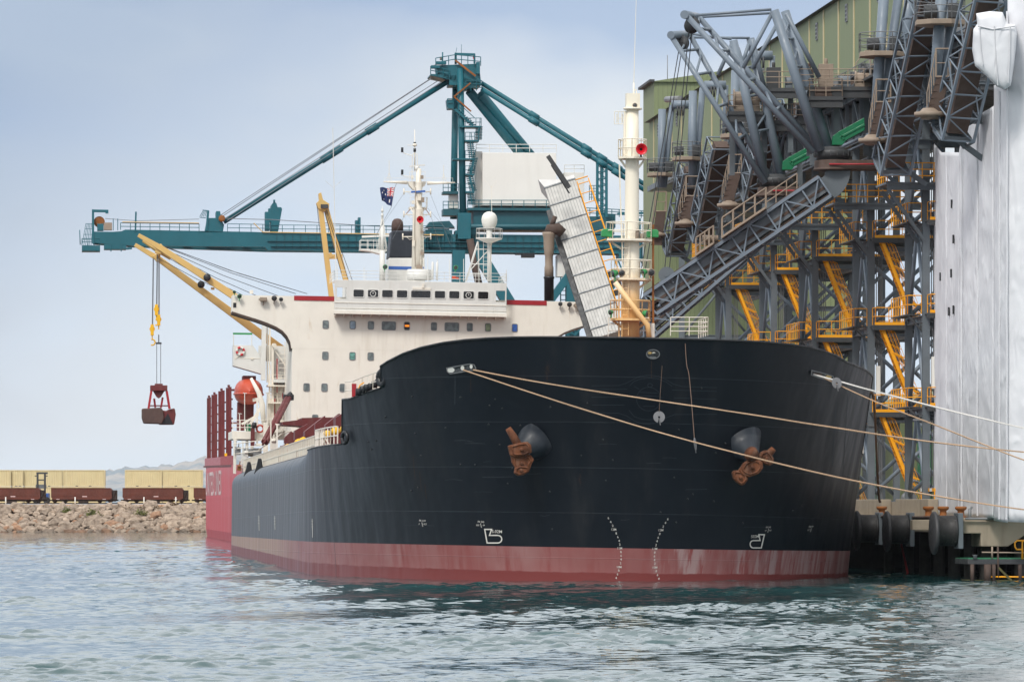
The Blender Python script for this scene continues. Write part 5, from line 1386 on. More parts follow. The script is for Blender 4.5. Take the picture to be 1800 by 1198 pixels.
def tower(u0, label, du=6.2, base=4.3, top=27.4):
    T = thing('loader_tower', label, 'steel tower', M_W, (V1, u0, base), 'steel loader towers along the wharf')
    for v in (V1, V2):
        for u in (u0, u0 + du):
            m = MB(); m.ibeam((v, u, base), (v, u, top), .42, .42, .05, (0, 1, 0)); m.cbox((v, u, base + .06), (.7, .7, .12)); m.build('column', 'steel_grey', T)
    zs = (base + .3,) + LEV + (26.2,)
    for i in range(4):
        a, b_ = zs[i] + .1, zs[i + 1] - .2
        for u in (u0, u0 + du):
            m = MB(); m.tube((V1, u, a), (V2, u, b_), .13, n=8); m.tube((V1, u + .27, b_), (V2, u + .27, a), .13, n=8); m.build('cross_brace', 'pipe_grey', T)
        m = MB(); m.tube((V1, u0 + .3, a), (V1, u0 + du / 2, b_), .12, n=8); m.tube((V1, u0 + du / 2, b_), (V1, u0 + du - .3, a), .12, n=8); m.build('side_brace', 'pipe_grey', T)
    for i, z in enumerate(LEV + (26.2,)):
        m = MB()
        for u in (u0, u0 + du): m.ibeam((V1 - .2, u, z - .22), (V2 + .2, u, z - .22), .3, .42, .05)
        for v in (V1, V2): m.ibeam((v, u0, z - .22), (v, u0 + du, z - .22), .3, .42, .05)
        m.build('girder', 'steel_grey', T)
        if i == 3: break
        m = MB(); m.box((V1 - .1, u0 - 1.5, z - .02), (V2 + .5, u0 - .22, z + .05)); m.box((V1 - .2, u0 - 1.6, z - .25), (V2 + .5, u0 - 1.5, z + .06)); pf = m.build('platform', 'dark_steel', T)
        m = MB(); m.rail([(V1 + .05, u0 - .3, z + .06), (V1 + .05, u0 - 1.45, z + .06), (V2 + .45, u0 - 1.45, z + .06), (V2 + .45, u0 - .3, z + .06)], 1.1, .85, .032, 2, post=.028)
        m.beam((V1, u0 - 1.47, z + .15), (V2 + .5, u0 - 1.47, z + .15), .02, .18); m.build('railing', 'safety_yellow', pf)
        # side walkway towards the ship with short rail
        m = MB(); m.box((V1 - 1.1, u0 + .3, z - .02), (V1 - .25, u0 + du, z + .05)); m.beam((V1 - 1.0, u0 + .4, z - .05), (V1 - .2, u0 + .4, z - .9), .1); sw = m.build('side_walkway', 'dark_steel', T)
        m = MB(); m.rail([(V1 - .2, u0 + .35, z + .06), (V1 - 1.05, u0 + .35, z + .06), (V1 - 1.05, u0 + du, z + .06)], 1.1, .8, .034, 2); m.build('railing', 'safety_yellow', sw)
    zs = (base + .1,) + LEV
    for i in range(3): stair(T, (V1 + 2.6, u0 - .95, zs[i] + .1), (V1 + .45, u0 - .95, zs[i + 1]), .8)
    for z in LEV[1:]:
        m = MB(); m.box((V2 - 1.2, u0 + du + .2, z - .02), (V2, u0 + 20.0, z + .05)); m.ibeam((V2 - 1.2, u0 + du + .2, z - .18), (V2 - 1.2, u0 + 20, z - .18), .2, .3, .04); lw = m.build('link_walkway', 'dark_steel', T)
        m = MB(); m.rail([(V2 - 1.15, u0 + du + .2, z + .06), (V2 - 1.15, u0 + 20, z + .06)], 1.1, 1.6, .032, 2); m.build('railing', 'safety_yellow', lw)
    z = 23.2
    m = MB(); m.box((V1 - 2.6, u0 - 1.2, z - .12), (V1 + 3.2, u0 + 2.5, z)); m.ibeam((V1 - 2.5, u0 - 1.1, z - .3), (V1 + 3, u0 - 1.1, z - .3), .2, .3, .04); cp = m.build('cantilever_platform', 'steel_grey', T)
    m = MB(); m.rail([(V1 - 2.5, u0 + 2.4, z), (V1 - 2.5, u0 - 1.1, z), (V1 + 3.1, u0 - 1.1, z)], 1.15, .7, .034, 3); m.build('railing', 'safety_yellow', cp)
    for uu in (u0 - .1, u0 + 2.2): m = MB(); m.ibeam((V1 - 2.3, uu, z - .35), (V1 - .1, uu, z - 3.4), .2, .26, .04, (0, 1, 0)); m.build('bracket', 'steel_grey', T)
    m = MB(); m.path([(V1 + .9, u0 - .2, 7.5), (V1 + .5, u0 - .2, 9), (V1 - .4, u0 - .35, 9.2), (V1 - .45, u0 - .35, 9.2)], .03, 5); m.cbox((V1 - .6, u0 - .35, 9.16), (.45, .16, .1)); m.build('lamp_arm', 'plain_grey', T)
    m = MB(); m.box((V1 + .26, u0 - .6, 11), (V1 + .5, u0 - .3, 12.9)); m.build('cable_box', 'house_white', T)
    m = MB()
    for k in range(4): m.tube((V1 + .35 + k * .12, u0 + .1, base), (V1 + .35 + k * .12, u0 + .1, top - 1), .03, n=4)
    m.build('conduit', 'plain_grey', T)
for u, l in ((29.8, 'grey steel tower with yellow stairs next to the white wrapping'), (50.4, 'grey steel tower with yellow stairs, second from the white wrapping'), (74.5, 'grey steel tower with yellow stairs under the slewing ring'), (94.6, 'grey steel tower with yellow stairs under the lowered boom'), (119.7, 'farthest grey steel tower, beside the foremast of the ship')):
    tower(u, l)
# conveyor gallery on top of the towers
CG = thing('conveyor_gallery', 'dark steel conveyor gallery running on top of the loader towers', 'gallery', M_W, (V1, 14, 27.4))
q = MB(); q.box((V1 + .4, 14, 27.5), (V2, 150, 30.2)); q.build('housing', 'dark_steel', CG)
q = MB()
for v in (V1 - .2, V2 + .2): q.ibeam((v, 14, 27.6), (v, 150, 27.6), .4, .6, .05); q.ibeam((v, 14, 30.4), (v, 150, 30.4), .4, .5, .05)
for k in range(46):
    u = 14 + k * 3
    q.ibeam((V1 - .2, u, 27.6), (V1 - .2, u, 30.4), .22, .22, .03, (0, 1, 0))
    q.ibeam((V1 - .2, u, 27.9), (V2, u, 27.9), .2, .2, .03)
    if k % 2: q.beam((V1 - .2, u, 27.9), (V1 - .2, u + 3, 30.2), .12)
q.build('girder_frame', 'steel_grey', CG)
q = MB(); q.box((V1 - 1.2, 14, 30.6), (V2 + .4, 150, 30.75)); q.build('roof_deck', 'dark_steel', CG)
q = MB(); q.rail([(V1 - 1.1, u, 30.75) for u in range(14, 151, 8)], 1.1, 2, .03, 2); q.build('railing', 'plain_grey', CG)
q = MB(); q.tube((V1 - 1, 16, 27.2), (V1 - 1, 150, 27.2), .12, n=8); q.tube((V1 - .7, 16, 26.9), (V1 - .7, 150, 26.9), .08, n=8); q.build('service_pipe', 'pipe_grey', CG)
random.seed(11)
for k, u in enumerate((28, 46, 52, 69, 74, 93, 118, 138)):
    q = MB(); v0 = V1 - .6
    q.box((v0, u, 30.76), (v0 + 1.5, u + 2.2, 31.1)); q.tube((v0 + .2, u - .2, 31.6), (v0 + 1.4, u - .2, 31.6), .42, n=14); q.box((v0 + .3, u + .6, 31.1), (v0 + 1.2, u + 1.8, 32.3)); q.tube((v0 - .3, u + 1, 31.5), (v0 + .3, u + 1, 31.5), .3, n=12)
    q.build('hoist_winch', 'dark_steel', CG, bevel=.04)
    q = MB(); q.box((v0 + 1.8, u + .5, 30.76), (v0 + 2.8, u + 2, 33)); q.build('drive_cabinet', 'dusty_brown' if k % 2 else 'plain_grey', CG, bevel=.03)
    q = MB(); q.path([(v0 - .2, u - .5, 30.76), (v0 - .2, u - .5, 32.2), (v0 + .4, u - .5, 33.0), (v0 + 1.6, u - .5, 33.0), (v0 + 1.6, u - .5, 30.8)], .035, 5); q.tube((v0 - .2, u - .5, 31.6), (v0 + 1.6, u - .5, 31.6), .03, n=5); q.build('access_hoop', 'dusty_beige', CG)
# ------------------------------------------------------------------ green gallery building high above and its end tower
m, t, b = mat_nodes('green_cladding')
co = t.nodes.new('ShaderNodeTexCoord'); sp = t.nodes.new('ShaderNodeSeparateXYZ'); t.links.new(co.outputs['Object'], sp.inputs[0])
rib = mathn(t, 'FRACT', mathn(t, 'MULTIPLY', mathn(t, 'ADD', sp.outputs['X'], sp.outputs['Y']), 2.2))
c = mixc(t, ramp(t, rib, 0.72, 0.9, 0, .35), lin(118, 128, 92), lin(86, 94, 68))
c = mixc(t, ramp(t, noise(t, .5, 5, .6, (1, 1, .1)), .5, .75, 0, .3), c, lin(136, 138, 108))
t.links.new(c, b.inputs['Base Color']); b.inputs['Roughness'].default_value = .6
bump(t, b, ramp(t, rib, .6, .9), .4, .05)
VG = 27.0
GG = thing('gallery_building', 'long green clad gallery building sloping out of view above the loaders', 'building', M_W, (VG, 20, 35.3))
q = MB(); q.box((VG, 20, 35.3), (VG + 9, 228, 41.6)); q.build('wall', 'green_cladding', GG)
q = MB(); q.prism([(VG - .45, 19.5, 41.6), (VG + 4.5, 19.5, 43.4), (VG + 9.4, 19.5, 41.6)], (0, 209, 0)); q.build('roof', 'dark_steel', GG)
q = MB(); q.box((VG - .2, 20, 34.8), (VG + 9, 228, 35.297)); q.build('floor_frame', 'steel_grey', GG)
paint('strip_beige', lin(190, 176, 136), .6, .05)
k = 0
for u in np.arange(24, 226, 7.4):
    q = MB(); q.box((VG - .06, u, 35.32), (VG - .003, u + .42, 41.58)); q.build('translucent_strip', 'strip_beige', GG)
    if k % 2 == 0:
        q = MB(); q.box((VG - .1, u + 3.2, 39.6), (VG - .003, u + 4.0, 40.9)); lv = q.build('louvre', 'plain_grey', GG)
        q = MB()
        for j in range(4): q.box((VG - .12, u + 3.3, 39.7 + j * .3), (VG - .101, u + 3.9, 39.86 + j * .3))
        q.build('louvre_slots', 'black_paint', lv)
    k += 1
q = MB(); q.tube(WV(1172, 175, VG - .5), WV(1196, 174, VG - .5), .3, n=10); q.build('duct', 'plain_grey', GG)
for u in (52, 140, 210):
    q = MB()
    for v in (VG + 1, VG + 7.5): q.ibeam((v, u, 3.4), (v, u, 34.9), .5, .5, .06, (0, 1, 0))
    for z in (12, 20, 28): q.ibeam((VG + 1, u, z), (VG + 7.5, u, z), .3, .4, .05)
    for z0, z1 in ((4, 12), (12, 20), (20, 28)): q.tube((VG + 1, u, z0), (VG + 7.5, u, z1), .13, n=6); q.tube((VG + 1, u + .3, z1), (VG + 7.5, u + .3, z0), .13, n=6)
    q.build('trestle', 'steel_grey', GG)
ue = WV(1150, 144, 28.2).y
ET = thing('end_tower', 'tall green clad transfer tower at the far end of the gallery building', 'building', M_W, (28.2, ue, 3.4))
zt_ = WV(1150, 144, 28.2).z
q = MB(); q.box((28.2, ue, 3.4), (48, ue + 9.5, zt_)); q.build('wall', 'green_cladding', ET)
q = MB(); q.prism([(27.8, ue - .3, zt_), (38, ue - .3, zt_ + 1.6), (48.4, ue - .3, zt_)], (0, 10.2, 0)); q.build('roof', 'green_cladding', ET)
q = MB(); q.prism([(27.7, ue - .35, zt_ - .02), (27.7, ue + 9.9, zt_ - .02), (27.7, ue + 9.9, zt_ + .22), (27.7, ue - .35, zt_ + .22)], (.5, 0, 0)); q.build('eave', 'dark_steel', ET)
q = MB(); q.tube((30, ue + 4, zt_), (30, ue + 4, zt_ + 3), .04); q.build('aerial', 'plain_grey', ET)
LS = thing('storage_shed', 'low green shed standing behind the legs of the loader towers', 'building', M_W, (52, 20, 3.4))
q = MB(); q.box((52, 20, 3.4), (70, 260, 14)); q.build('wall', 'green_cladding', LS)
q = MB(); q.prism([(51.6, 19.6, 14.003), (61, 19.6, 16.5), (70.4, 19.6, 14.003)], (0, 241, 0)); q.build('roof', 'green_cladding', LS)
for u in range(30, 250, 30): q = MB(); q.box((51.9, u, 3.4), (51.997, u + 8, 11)); q.build('door', 'chute_green', LS)
# tanks and clutter between the shed and the towers
for i, (v, u, r, h, l) in enumerate(((40, 62, 1.7, 9, 'pale grey dust silo standing left of the others behind the towers'), (39, 44, 1.5, 11, 'pale grey dust silo nearest the white wrapping'), (42, 90, 2.0, 8, 'broad pale dust silo behind the middle towers'))):
    q = MB(); q.lathe([(r, 0), (r, h), (.3, h + 1.2)], (v, u, 3.4), n=20)
    for z in (2, 4, 6): q.lathe([(r + .03, z), (r + .06, z + .05), (r + .03, z + .1)], (v, u, 3.4), n=20)
    solo(q, 'dust_silo', 'dusty_beige', l, 'silo', M_W, (v, u, 3.4), 'dust silos behind the towers')
random.seed(5)
for i, (u, h, l) in enumerate(((27.5, 1.2, 'small orange and white barrier by the foot of the nearest tower'), (39, 1.3, 'grey pump skid in the gap of the plinth wall'))):
    q = MB()
    if i == 0:
        for k in range(6): q.m = k % 2; q.box((20.7, u + k * .8, 4.9), (20.78, u + k * .8 + .79, 5.1))
        q.m = 0; q.box((20.7, u, 4.3), (20.76, u + .1, 4.9)); q.box((20.7, u + 4.7, 4.3), (20.76, u + 4.8, 4.9))
        solo(q, 'barrier', ['safety_yellow', 'house_white'], l, 'barrier', M_W, (20.7, u, 4.3))
    else:
        q.box((21, u, 3.41), (22.4, u + 2, 4.0)); q.tube((21.3, u + .4, 4.5), (21.3, u + 1.8, 4.5), .4, n=12); q.tube((22, u + .5, 4), (22, u + .5, 5.4), .12); q.path([(22, u + .5, 5.4), (21.5, u + .5, 5.6), (21, u + .5, 5.2)], .1)
        solo(q, 'pump_skid', 'plain_grey', l, 'pump', M_W, (21, u, 3.4))
# ================================================================== ship loaders: masts, booms, chutes
def gp(px, py, Y): return G(px, py, Y)
def mast_platform(parent, px, py, Y, hw):
    c = gp(px, py, Y); w = hw * Y / F
    pts = [c + Vector((math.cos(t_) * w, math.sin(t_) * 1.4, 0)) for t_ in [2 * PI * (k + .5) / 8 for k in range(8)]]
    q = MB(); q.prism([p + Vector((0, 0, -.3)) for p in pts], (0, 0, .28)); pf = q.build('platform', 'dusty_beige', parent, bevel=.03)
    q = MB(); q.rail(pts, 1.1, 1.0, .03, 3, close=True); q.build('railing', 'plain_grey', pf)
    q = MB(); q.tube(c + Vector((-.9, -.4, .45)), c + Vector((-.2, -.4, .45)), .36, n=14); q.cbox(c + Vector((.8, -.2, .5)), (.7, .7, .8)); q.build('sheave_motor', 'dark_steel', pf, bevel=.03)
def raised(label, Y, masts, cross, plat_, disc_, boom, walk, rope_to=None):
    """a stowed loader: slewing mast on the tower, boom luffed up along the quay"""
    o = gp(disc_[0], disc_[1], Y)
    L = thing('ship_loader', label, 'ship loader', M_0, o, 'ship loaders with raised booms')
    for a, b_, r in masts:
        q = MB(); q.tube(gp(*a, Y), gp(*b_, Y + (0 if r > .28 else 1.2)), r, n=12); q.build('mast_tube', 'pipe_grey', L)
    if cross:
        q = MB(); a, b_ = gp(*cross[0], Y + .8), gp(*cross[1], Y + .8); q.tube(a, b_, .34, n=12); q.build('head_tube', 'pipe_grey', L)
        q = MB(); m_ = a.lerp(b_, .45)
        for k in (-.22, 0, .22): q.lathe([(.08, -.06), (.42, -.06), (.42, .06), (.08, .06)], m_ + Vector((k, -.2, -.5)), (1, 0, 0), 16)
        q.build('sheave', 'dark_steel', L)
        q = MB(); q.tube(b_, b_ + Vector((-.1, .5, -4)), .2, n=8); q.build('back_leg', 'pipe_grey', L)
    mast_platform(L, *plat_[:2], Y, plat_[2])
    c = gp(disc_[0], disc_[1], Y); q = MB(); q.lathe([(.5, -.3), (.55, -.16), (.84, -.15), (.88, -.08), (.88, .08), (.6, .1), (.4, .3)], c, n=24); q.build('slewing_flange', 'dusty_beige', L)
    # bracket back to the tower
    q = MB(); q.ibeam(c + Vector((0, .3, -.2)), c + Vector((3.4, .8, -.2)), .5, .6, .05); q.ibeam(c + Vector((.4, .3, -.6)), c + Vector((3.2, .8, -2.6)), .3, .3, .04, (0, 1, 0)); q.build('bracket', 'steel_grey', L)
    (b0, t0, w, h, dy) = boom
    A, Bq = gp(*b0, Y), gp(*t0, Y - dy)
    upv = Vector((-.28, 1, .55))
    q = MB(); n = max(6, int((Bq - A).length / 1.35)); cs = q.truss(A, Bq, w, h, n, upv, .07, .038); bo = q.build('boom', 'pipe_grey', L)
    d = (Bq - A).normalized(); s = d.cross(upv).normalized(); u_ = s.cross(d)
    q = MB(); a, b_ = A + d * .3 + u_ * (.05 - h * .1), Bq + u_ * (.05 - h * .1); q.beam(a, b_, w * .62, h * .5, upv); q.build('belt_pan', 'dusty_brown', bo)
    q = MB(); q.beam(A + u_ * .1 - d * .2, A + u_ * .1 + d * .1, w, h * .7, upv); q.tube(A - s * w * .5 - u_ * h * .5, A - d * .9 + u_ * .3 - s * w * .5, .08); q.tube(A - s * w * .5 + u_ * h * .5, A - d * .9 + u_ * .3 - s * w * .5, .08); q.build('boom_nose', 'steel_grey', bo)
    # caged stair alongside
    (c0, c1, f1, cw) = walk
    ww = cw * Y / F
    p1, p2 = gp(*c1, Y - .6), gp(*f1, Y - .3); top = gp(*c0, Y - .6)
    q = MB(); q.beam(p2, p1, ww * .9, .1, (0, -1, .6))
    n = 5
    for k in range(n + 1): q.beam(p2.lerp(p1, k / n) + Vector((-ww / 2, 0, 0)), p2.lerp(p1, k / n) + Vector((ww / 2, 0, 0)), .07)
    st = q.build('boom_walkway', 'dusty_brown', L)
    q = MB(); hgt = top.z - p1.z
    for k in (-1, 1):
        o_ = Vector((k * ww / 2, 0, 0)); e = Vector((0, 1.0, 0))
        q.path([p1 + o_, p1 + o_ + Vector((0, 0, hgt))], .05, 5); q.path([p1 + o_ + e, p1 + o_ + e + Vector((0, 0, hgt))], .05, 5)
        q.tube(p1 + o_ + Vector((0, 0, hgt)), p1 + o_ + e + Vector((0, 0, hgt)), .05, n=5)
        q.tube(p1 + o_ + Vector((0, 0, hgt)), p2 + o_ + Vector((0, 0, 1.0)), .035, n=5); q.tube(p2 + o_, p2 + o_ + Vector((0, 0, 1.0)), .03, n=5)
        for i in (1, 2, 3): a = p2.lerp(p1, i / 4) + o_; q.tube(a, a.lerp(a + Vector((0, 0, 1)), 1), .03, n=5)
    for f in (0.02, .5, 1): q.tube(p1 + Vector((-ww / 2, 0, hgt * f)), p1 + Vector((ww / 2, 0, hgt * f)), .05 if f != .5 else .03, n=5)
    q.build('cage_rail', 'dusty_beige', st)
    return L
raised('ship loader with raised boom next to the tall green end tower', 412, [((1162, 330), (1164, 192), .31), ((1167, 330), (1181, 186), .24)], ((1180, 184), (1215, 184)), (1160, 304, 24), (1156, 412), ((1186, 440), (1216, 296), 1.75, 1.6, 5), ((1162, 337), (1162, 372), (1154, 430), 19))
raised('ship loader with raised boom standing left of the two A frames', 391, [((1217, 330), (1218, 160), .31), ((1221, 330), (1235, 155), .24)], ((1238, 150), (1276, 150)), (1206, 276, 26), (1206, 392), ((1234, 416), (1268, 252), 1.8, 1.7, 5), ((1217, 310), (1217, 345), (1204, 385), 21))
raised('ship loader with raised boom half hidden behind the A frames', 366.5, [((1288, 330), (1293, 124), .31), ((1296, 330), (1312, 118), .24)], ((1318, 98), (1358, 98)), (1296, 236, 32), (1282, 360), ((1324, 342), (1360, 190), 1.8, 1.7, 6), ((1293, 272), (1293, 305), (1280, 352), 21))
raised('ship loader with raised boom and octagonal platform left of the wrapping', 302, [((1536, 250), (1556, -40), .31), ((1544, 250), (1584, -40), .27), ((1588, 120), (1602, -40), .3)], None, (1550, 92, 42), (1535, 246), ((1567, 292), (1643, -60), 1.8, 1.75, 9), ((1553, 140), (1553, 180), (1540, 240), 25))
raised('nearest ship loader, raised boom touching the white wrapping', 282, [((1640, 200), (1657, -40), .31), ((1652, 200), (1680, -40), .25)], None, (1652, 36, 46), (1635, 200), ((1675, 236), (1752, -90), 1.85, 1.8, 5), ((1658, 86), (1658, 136), (1642, 195), 25))
# ---- slewed loaders with A frames and lowered booms
def slewed(label, Y, ring, masts, struts, head, ties, inner, back, boom, dz, beige):
    c = gp(*ring, Y)
    L = thing('ship_loader', label, 'ship loader', M_0, c, 'ship loaders with lowered booms')
    q = MB(); q.lathe([(.5, .75), (.75, .7), (.78, .55), (1.12, .5), (1.18, .45), (1.18, .1), (1.0, .05), (1.0, -.1)], c, n=28)
    for k in range(18): a = 2 * PI * k / 18; q.cbox(c + Vector((math.cos(a) * 1.2, math.sin(a) * 1.2, .28)), (.05, .05, .3))
    q.build('slewing_ring', 'dark_steel', L)
    q = MB(); q.lathe([(1.0, -.1), (1.15, -.15), (1.18, -.6), (1.25, -.66), (1.25, -.74), (.6, -.8)], c, n=28); q.box(c + Vector((.2, -1.1, -.7)), c + Vector((3.6, 1.1, -.15))); q.build('ring_carrier', 'dusty_brown', L, bevel=.03)
    q = MB(); q.tube(c + Vector((-.3, -1.25, -.42)), c + Vector((3.6, -1.25, -.42)), .05); q.build('red_pipe', 'red_paint', L)
    for (a, b_), (dya, dyb) in zip(masts, ((-1.3, -1.3), (1.5, 1.5))):
        q = MB(); q.tube(gp(*a, Y + dya * .6), gp(*b_, Y + dyb), .33, .28, 14); q.build('mast_tube', 'pipe_grey', L)
    for (a, b_), (dya, dyb) in zip(struts, ((-1.2, -1.3), (1.2, 1.3))):
        q = MB(); q.tube(gp(*a, Y + dya), gp(*b_, Y + dyb), .20, .18, 12); q.build('luffing_strut', 'pipe_grey', L)
    # rungs between the struts and between the masts
    for nm, pr, ts, d0, d1, r in (('strut_rung', struts, (.3, .52, .74, .9), -1.2, 1.2, .11), ('mast_rung', masts, (.35, .6, .8), -1, 1.3, .1)):
        for t_ in ts:
            a = gp(*pr[0][0], Y + d0).lerp(gp(*pr[0][1], Y + d0), t_); b_ = gp(*pr[1][0], Y + d1).lerp(gp(*pr[1][1], Y + d1), t_); b2 = gp(*pr[1][0], Y + d1).lerp(gp(*pr[1][1], Y + d1), min(1, t_ + .12))
            q = MB(); q.tube(a, b_, r, n=6); q.tube(a, b2, r * .8, n=6); q.build(nm, 'pipe_grey', L)
    h0, h1 = gp(*head[0], Y - 1.5), gp(*head[1], Y + 1.5)
    q = MB(); q.tube(h0, h1, .27, n=14); q.build('head_tube', 'pipe_grey', L)
    q = MB(); mp = h0.lerp(h1, .5)
    for k in (-.3, -.1, .1, .3): q.lathe([(.06, -.05), (.50, -.05), (.46, 0), (.50, .05), (.06, .05)], mp + Vector((.1, k, -.6)), (.35, 1, 0), 20)
    q.cbox(mp + Vector((.1, 0, -.3)), (.2, .8, .5)); q.build('sheave_block', 'dark_steel', L)
    for i, (a, b_) in enumerate(ties): q = MB(); q.tube(gp(*a, Y + (-1.3, 1.3)[i % 2]), gp(*b_, Y + (-1.3, 1.3)[i % 2]), .085, n=8); q.build('tie_rod', 'pipe_grey', L)
    for i, (a, b_) in enumerate(inner): q = MB(); q.tube(gp(*a, Y + (-1.2, 1.2)[i % 2]), gp(*b_, Y + (-1.2, 1.2)[i % 2]), .13, n=8); q.build('inner_tie', 'pipe_grey', L)
    for i, (a, b_) in enumerate(back): q = MB(); q.tube(gp(*a, Y + (-1.2, 1.2)[i % 2]), gp(*b_, Y + (-.5, 1.2)[i % 2]), .16, n=8); q.build('back_stay', 'pipe_grey', L)
    # elbow chute under the ring
    q = MB(); e = c + Vector((.3, 0, -.8)); n = 9
    for k in range(n):
        a0, a1 = R(88 * k / n), R(88 * (k + 1) / n)
        for r0, r1 in ((.45, 1.95),):
            P = [e + Vector((-1.2 + math.cos(x) * rr, y_, -math.sin(x) * rr)) for x in (a0, a1) for rr in (r0, r1) for y_ in (-.7, .7)]
            q.add(P, [(0, 2, 6, 4), (1, 5, 7, 3), (2, 3, 7, 6), (0, 4, 5, 1)])
    q.build('elbow_chute', 'steel_grey', L)
    # lowered boom
    (bl, br, Yl, Yr, w, h) = boom
    A, Bq = gp(*br, Yr), gp(*bl, Yl); upv = Vector((0, 0, 1))
    q = MB(); n = int((Bq - A).length / 1.25); q.truss(A, Bq, w, h, n, upv, .10, .05); bo = q.build('boom', 'pipe_grey', L)
    d = (Bq - A).normalized(); s = d.cross(upv).normalized(); u_ = s.cross(d)
    q = MB(); q.beam(A + u_ * .1, Bq + u_ * .1 - d * .5, w * .72, h * .62, upv); q.build('belt_trough', 'steel_grey', bo)
    q = MB()
    for k in (-.5, .5): q.beam(A - u_ * .02 - s * k * w * .745, Bq - u_ * .02 - s * k * w * .745, .03, h * .12, upv)
    q.beam(A - u_ * h * .36, Bq - u_ * h * .36, w * .6, .08, upv); q.build('belt_band', 'dusty_brown', bo)
    q = MB(); q.beam(A + u_ * (h / 2 + .12), Bq + u_ * (h / 2 + .12), w * .8, .12, upv); q.build('top_cover', 'dusty_brown', bo)
    q = MB(); q.tube(Bq - s * w * .6 + d * .2, Bq + s * w * .6 + d * .2, .42, n=16); q.prism([Bq + s * w * .5 + u_ * .7, Bq + s * w * .5 - u_ * .7, Bq + s * w * .5 - u_ * .4 + d * 1.2, Bq + s * w * .5 + u_ * .3 + d * 1.2], -s * w); q.build('head_pulley', 'dark_steel', bo)
    for i in range(2):
        a = mp + Vector((.2 * i - .1, .2 * i, -1)); e_ = A.lerp(Bq, .9) + u_ * h * .5
        q = MB(); q.tube(a, e_ + Vector((.3 * i, 0, 0)), .03, n=4); q.build('luffing_rope', 'wire', L)
    if beige:
        for (f0, f1, ww, up_) in ((.30, .55, 1.1, 1.25), (.60, .70, 1.0, 1.1)):
            a, b_ = A.lerp(Bq, f0) + u_ * (h / 2 + .3) - Vector((0, w * .55, 0)), A.lerp(Bq, f1) + u_ * (h / 2 + .3) - Vector((0, w * .55, 0))
            e = Vector((0, -ww * .3, 0))
            q = MB(); q.beam(a + e * .5, b_ + e * .5, ww, .12, upv); wk = q.build('boom_walkway', 'dusty_beige', bo)
            q = MB()
            for o_ in (Vector((0, .1, 0)), e * 2):
                q.tube(a + o_ + upv * up_, b_ + o_ + upv * up_, .045, n=5); q.tube(a + o_ + upv * up_ * .5, b_ + o_ + upv * up_ * .5, .035, n=5)
                for k in range(5): p = a.lerp(b_, k / 4) + o_; q.tube(p, p + upv * up_, .045, n=5)
            for p in (a, b_): q.tube(p + Vector((0, .1, up_)), p + e * 2 + upv * up_, .04, n=5)
            q.build('walkway_rail', 'dusty_beige', wk)
        a = A.lerp(Bq, .12) + u_ * (h / 2 + .2); b_ = A.lerp(Bq, .3) + u_ * (h / 2 + .2); q = MB(); q.rail([a, b_], 1.0, .9, .04, 2); q.build('top_rail', 'dusty_beige', bo)
        q = MB(); p = A.lerp(Bq, .62) + u_ * (h / 2 + .2)
        q.cbox(p + Vector((0, 0, .5)), (.9, 1, .5)); q.tube(p + Vector((-.5, -.6, .6)), p + Vector((.5, -.6, .6)), .2); q.cbox(p + Vector((1.2, 0, .3)), (.6, .8, .4)); q.build('boom_drive', 'dusty_beige', bo, bevel=.04)
        q = MB(); p = A.lerp(Bq, .865) + u_ * (h / 2 + .35); q.lathe([(.1, -.1), (.5, -.1), (.5, .1), (.1, .1)], p + Vector((0, -.8, 0)), (0, 1, 0), 20, False); q.lathe([(.14, -.2), (.14, .2)], p + Vector((0, -.8, 0)), (0, 1, 0), 10); q.beam(p + Vector((-.45, -.9, -.5)), p + Vector((.1, -.9, 0)), .1); q.beam(p + Vector((.45, -.9, -.5)), p + Vector((-.1, -.9, 0)), .1); q.build('rope_sheave', 'steel_grey', bo)
    return L
slewed('ship loader with the largest A frame and its boom lowered over the ship', 320, (1464, 279), [((1441, 266), (1361, 18)), ((1457, 262), (1380, 20))], [((1430, 268), (1205, 26)), ((1432, 256), (1228, 30))], ((1203, 26), (1224, 30)),
       [((1222, 27), (1356, 17)), ((1232, 30), (1360, 23))], [((1356, 26), (1306, 120)), ((1364, 46), (1322, 122))], [((1382, 24), (1440, 136)), ((1374, 34), (1428, 138))], ((1146, 536), (1452, 329), 320.5, 319, 2.0, 1.4), 0, True)
slewed('ship loader with the smaller A frame standing behind the largest one', 343, (1362, 326), [((1345, 318), (1289, 71)), ((1374, 312), (1319, 68))], [((1345, 322), (1180, 64)), ((1352, 312), (1213, 62))], ((1179, 62), (1213, 60)),
       [((1218, 60), (1286, 69)), ((1218, 66), (1318, 67))], [((1286, 78), (1262, 132)), ((1316, 78), (1303, 118))], [((1322, 70), (1345, 160)), ((1296, 84), (1322, 165))], ((1095, 616), (1352, 395), 343, 342, 2.0, 1.4), 0, False)
# green feed chutes falling into the slewing rings
for (px, py, Y, l) in ((1466, 250, 320.6, 'bright green feed chute falling into the right slewing ring'), (1378, 294, 343.4, 'bright green feed chute falling into the left slewing ring')):
    k = 320 / Y; pp = lambda x, y: gp(px + x * k, py + y * k, Y)
    q = MB(); q.prism([p + Vector((0, -.6, 0)) for p in (pp(-4, 6), pp(-3, -10), pp(8, -18), pp(52, -42), pp(53, -20), pp(20, -2), pp(14, 6))], (0, 1.2, 0)); 
    q.beam(pp(10, -7) + Vector((0, -.63, 0)), pp(53, -30) + Vector((0, -.63, 0)), .05, .14); q.beam(pp(8, -18) + Vector((0, -.63, 0)), pp(16, -3) + Vector((0, -.63, 0)), .14, .05, (0, 1, 0))
    solo(q, 'feed_chute', 'chute_green', l, 'chute', M_0, gp(px, py, Y), 'green feed chutes', .02)
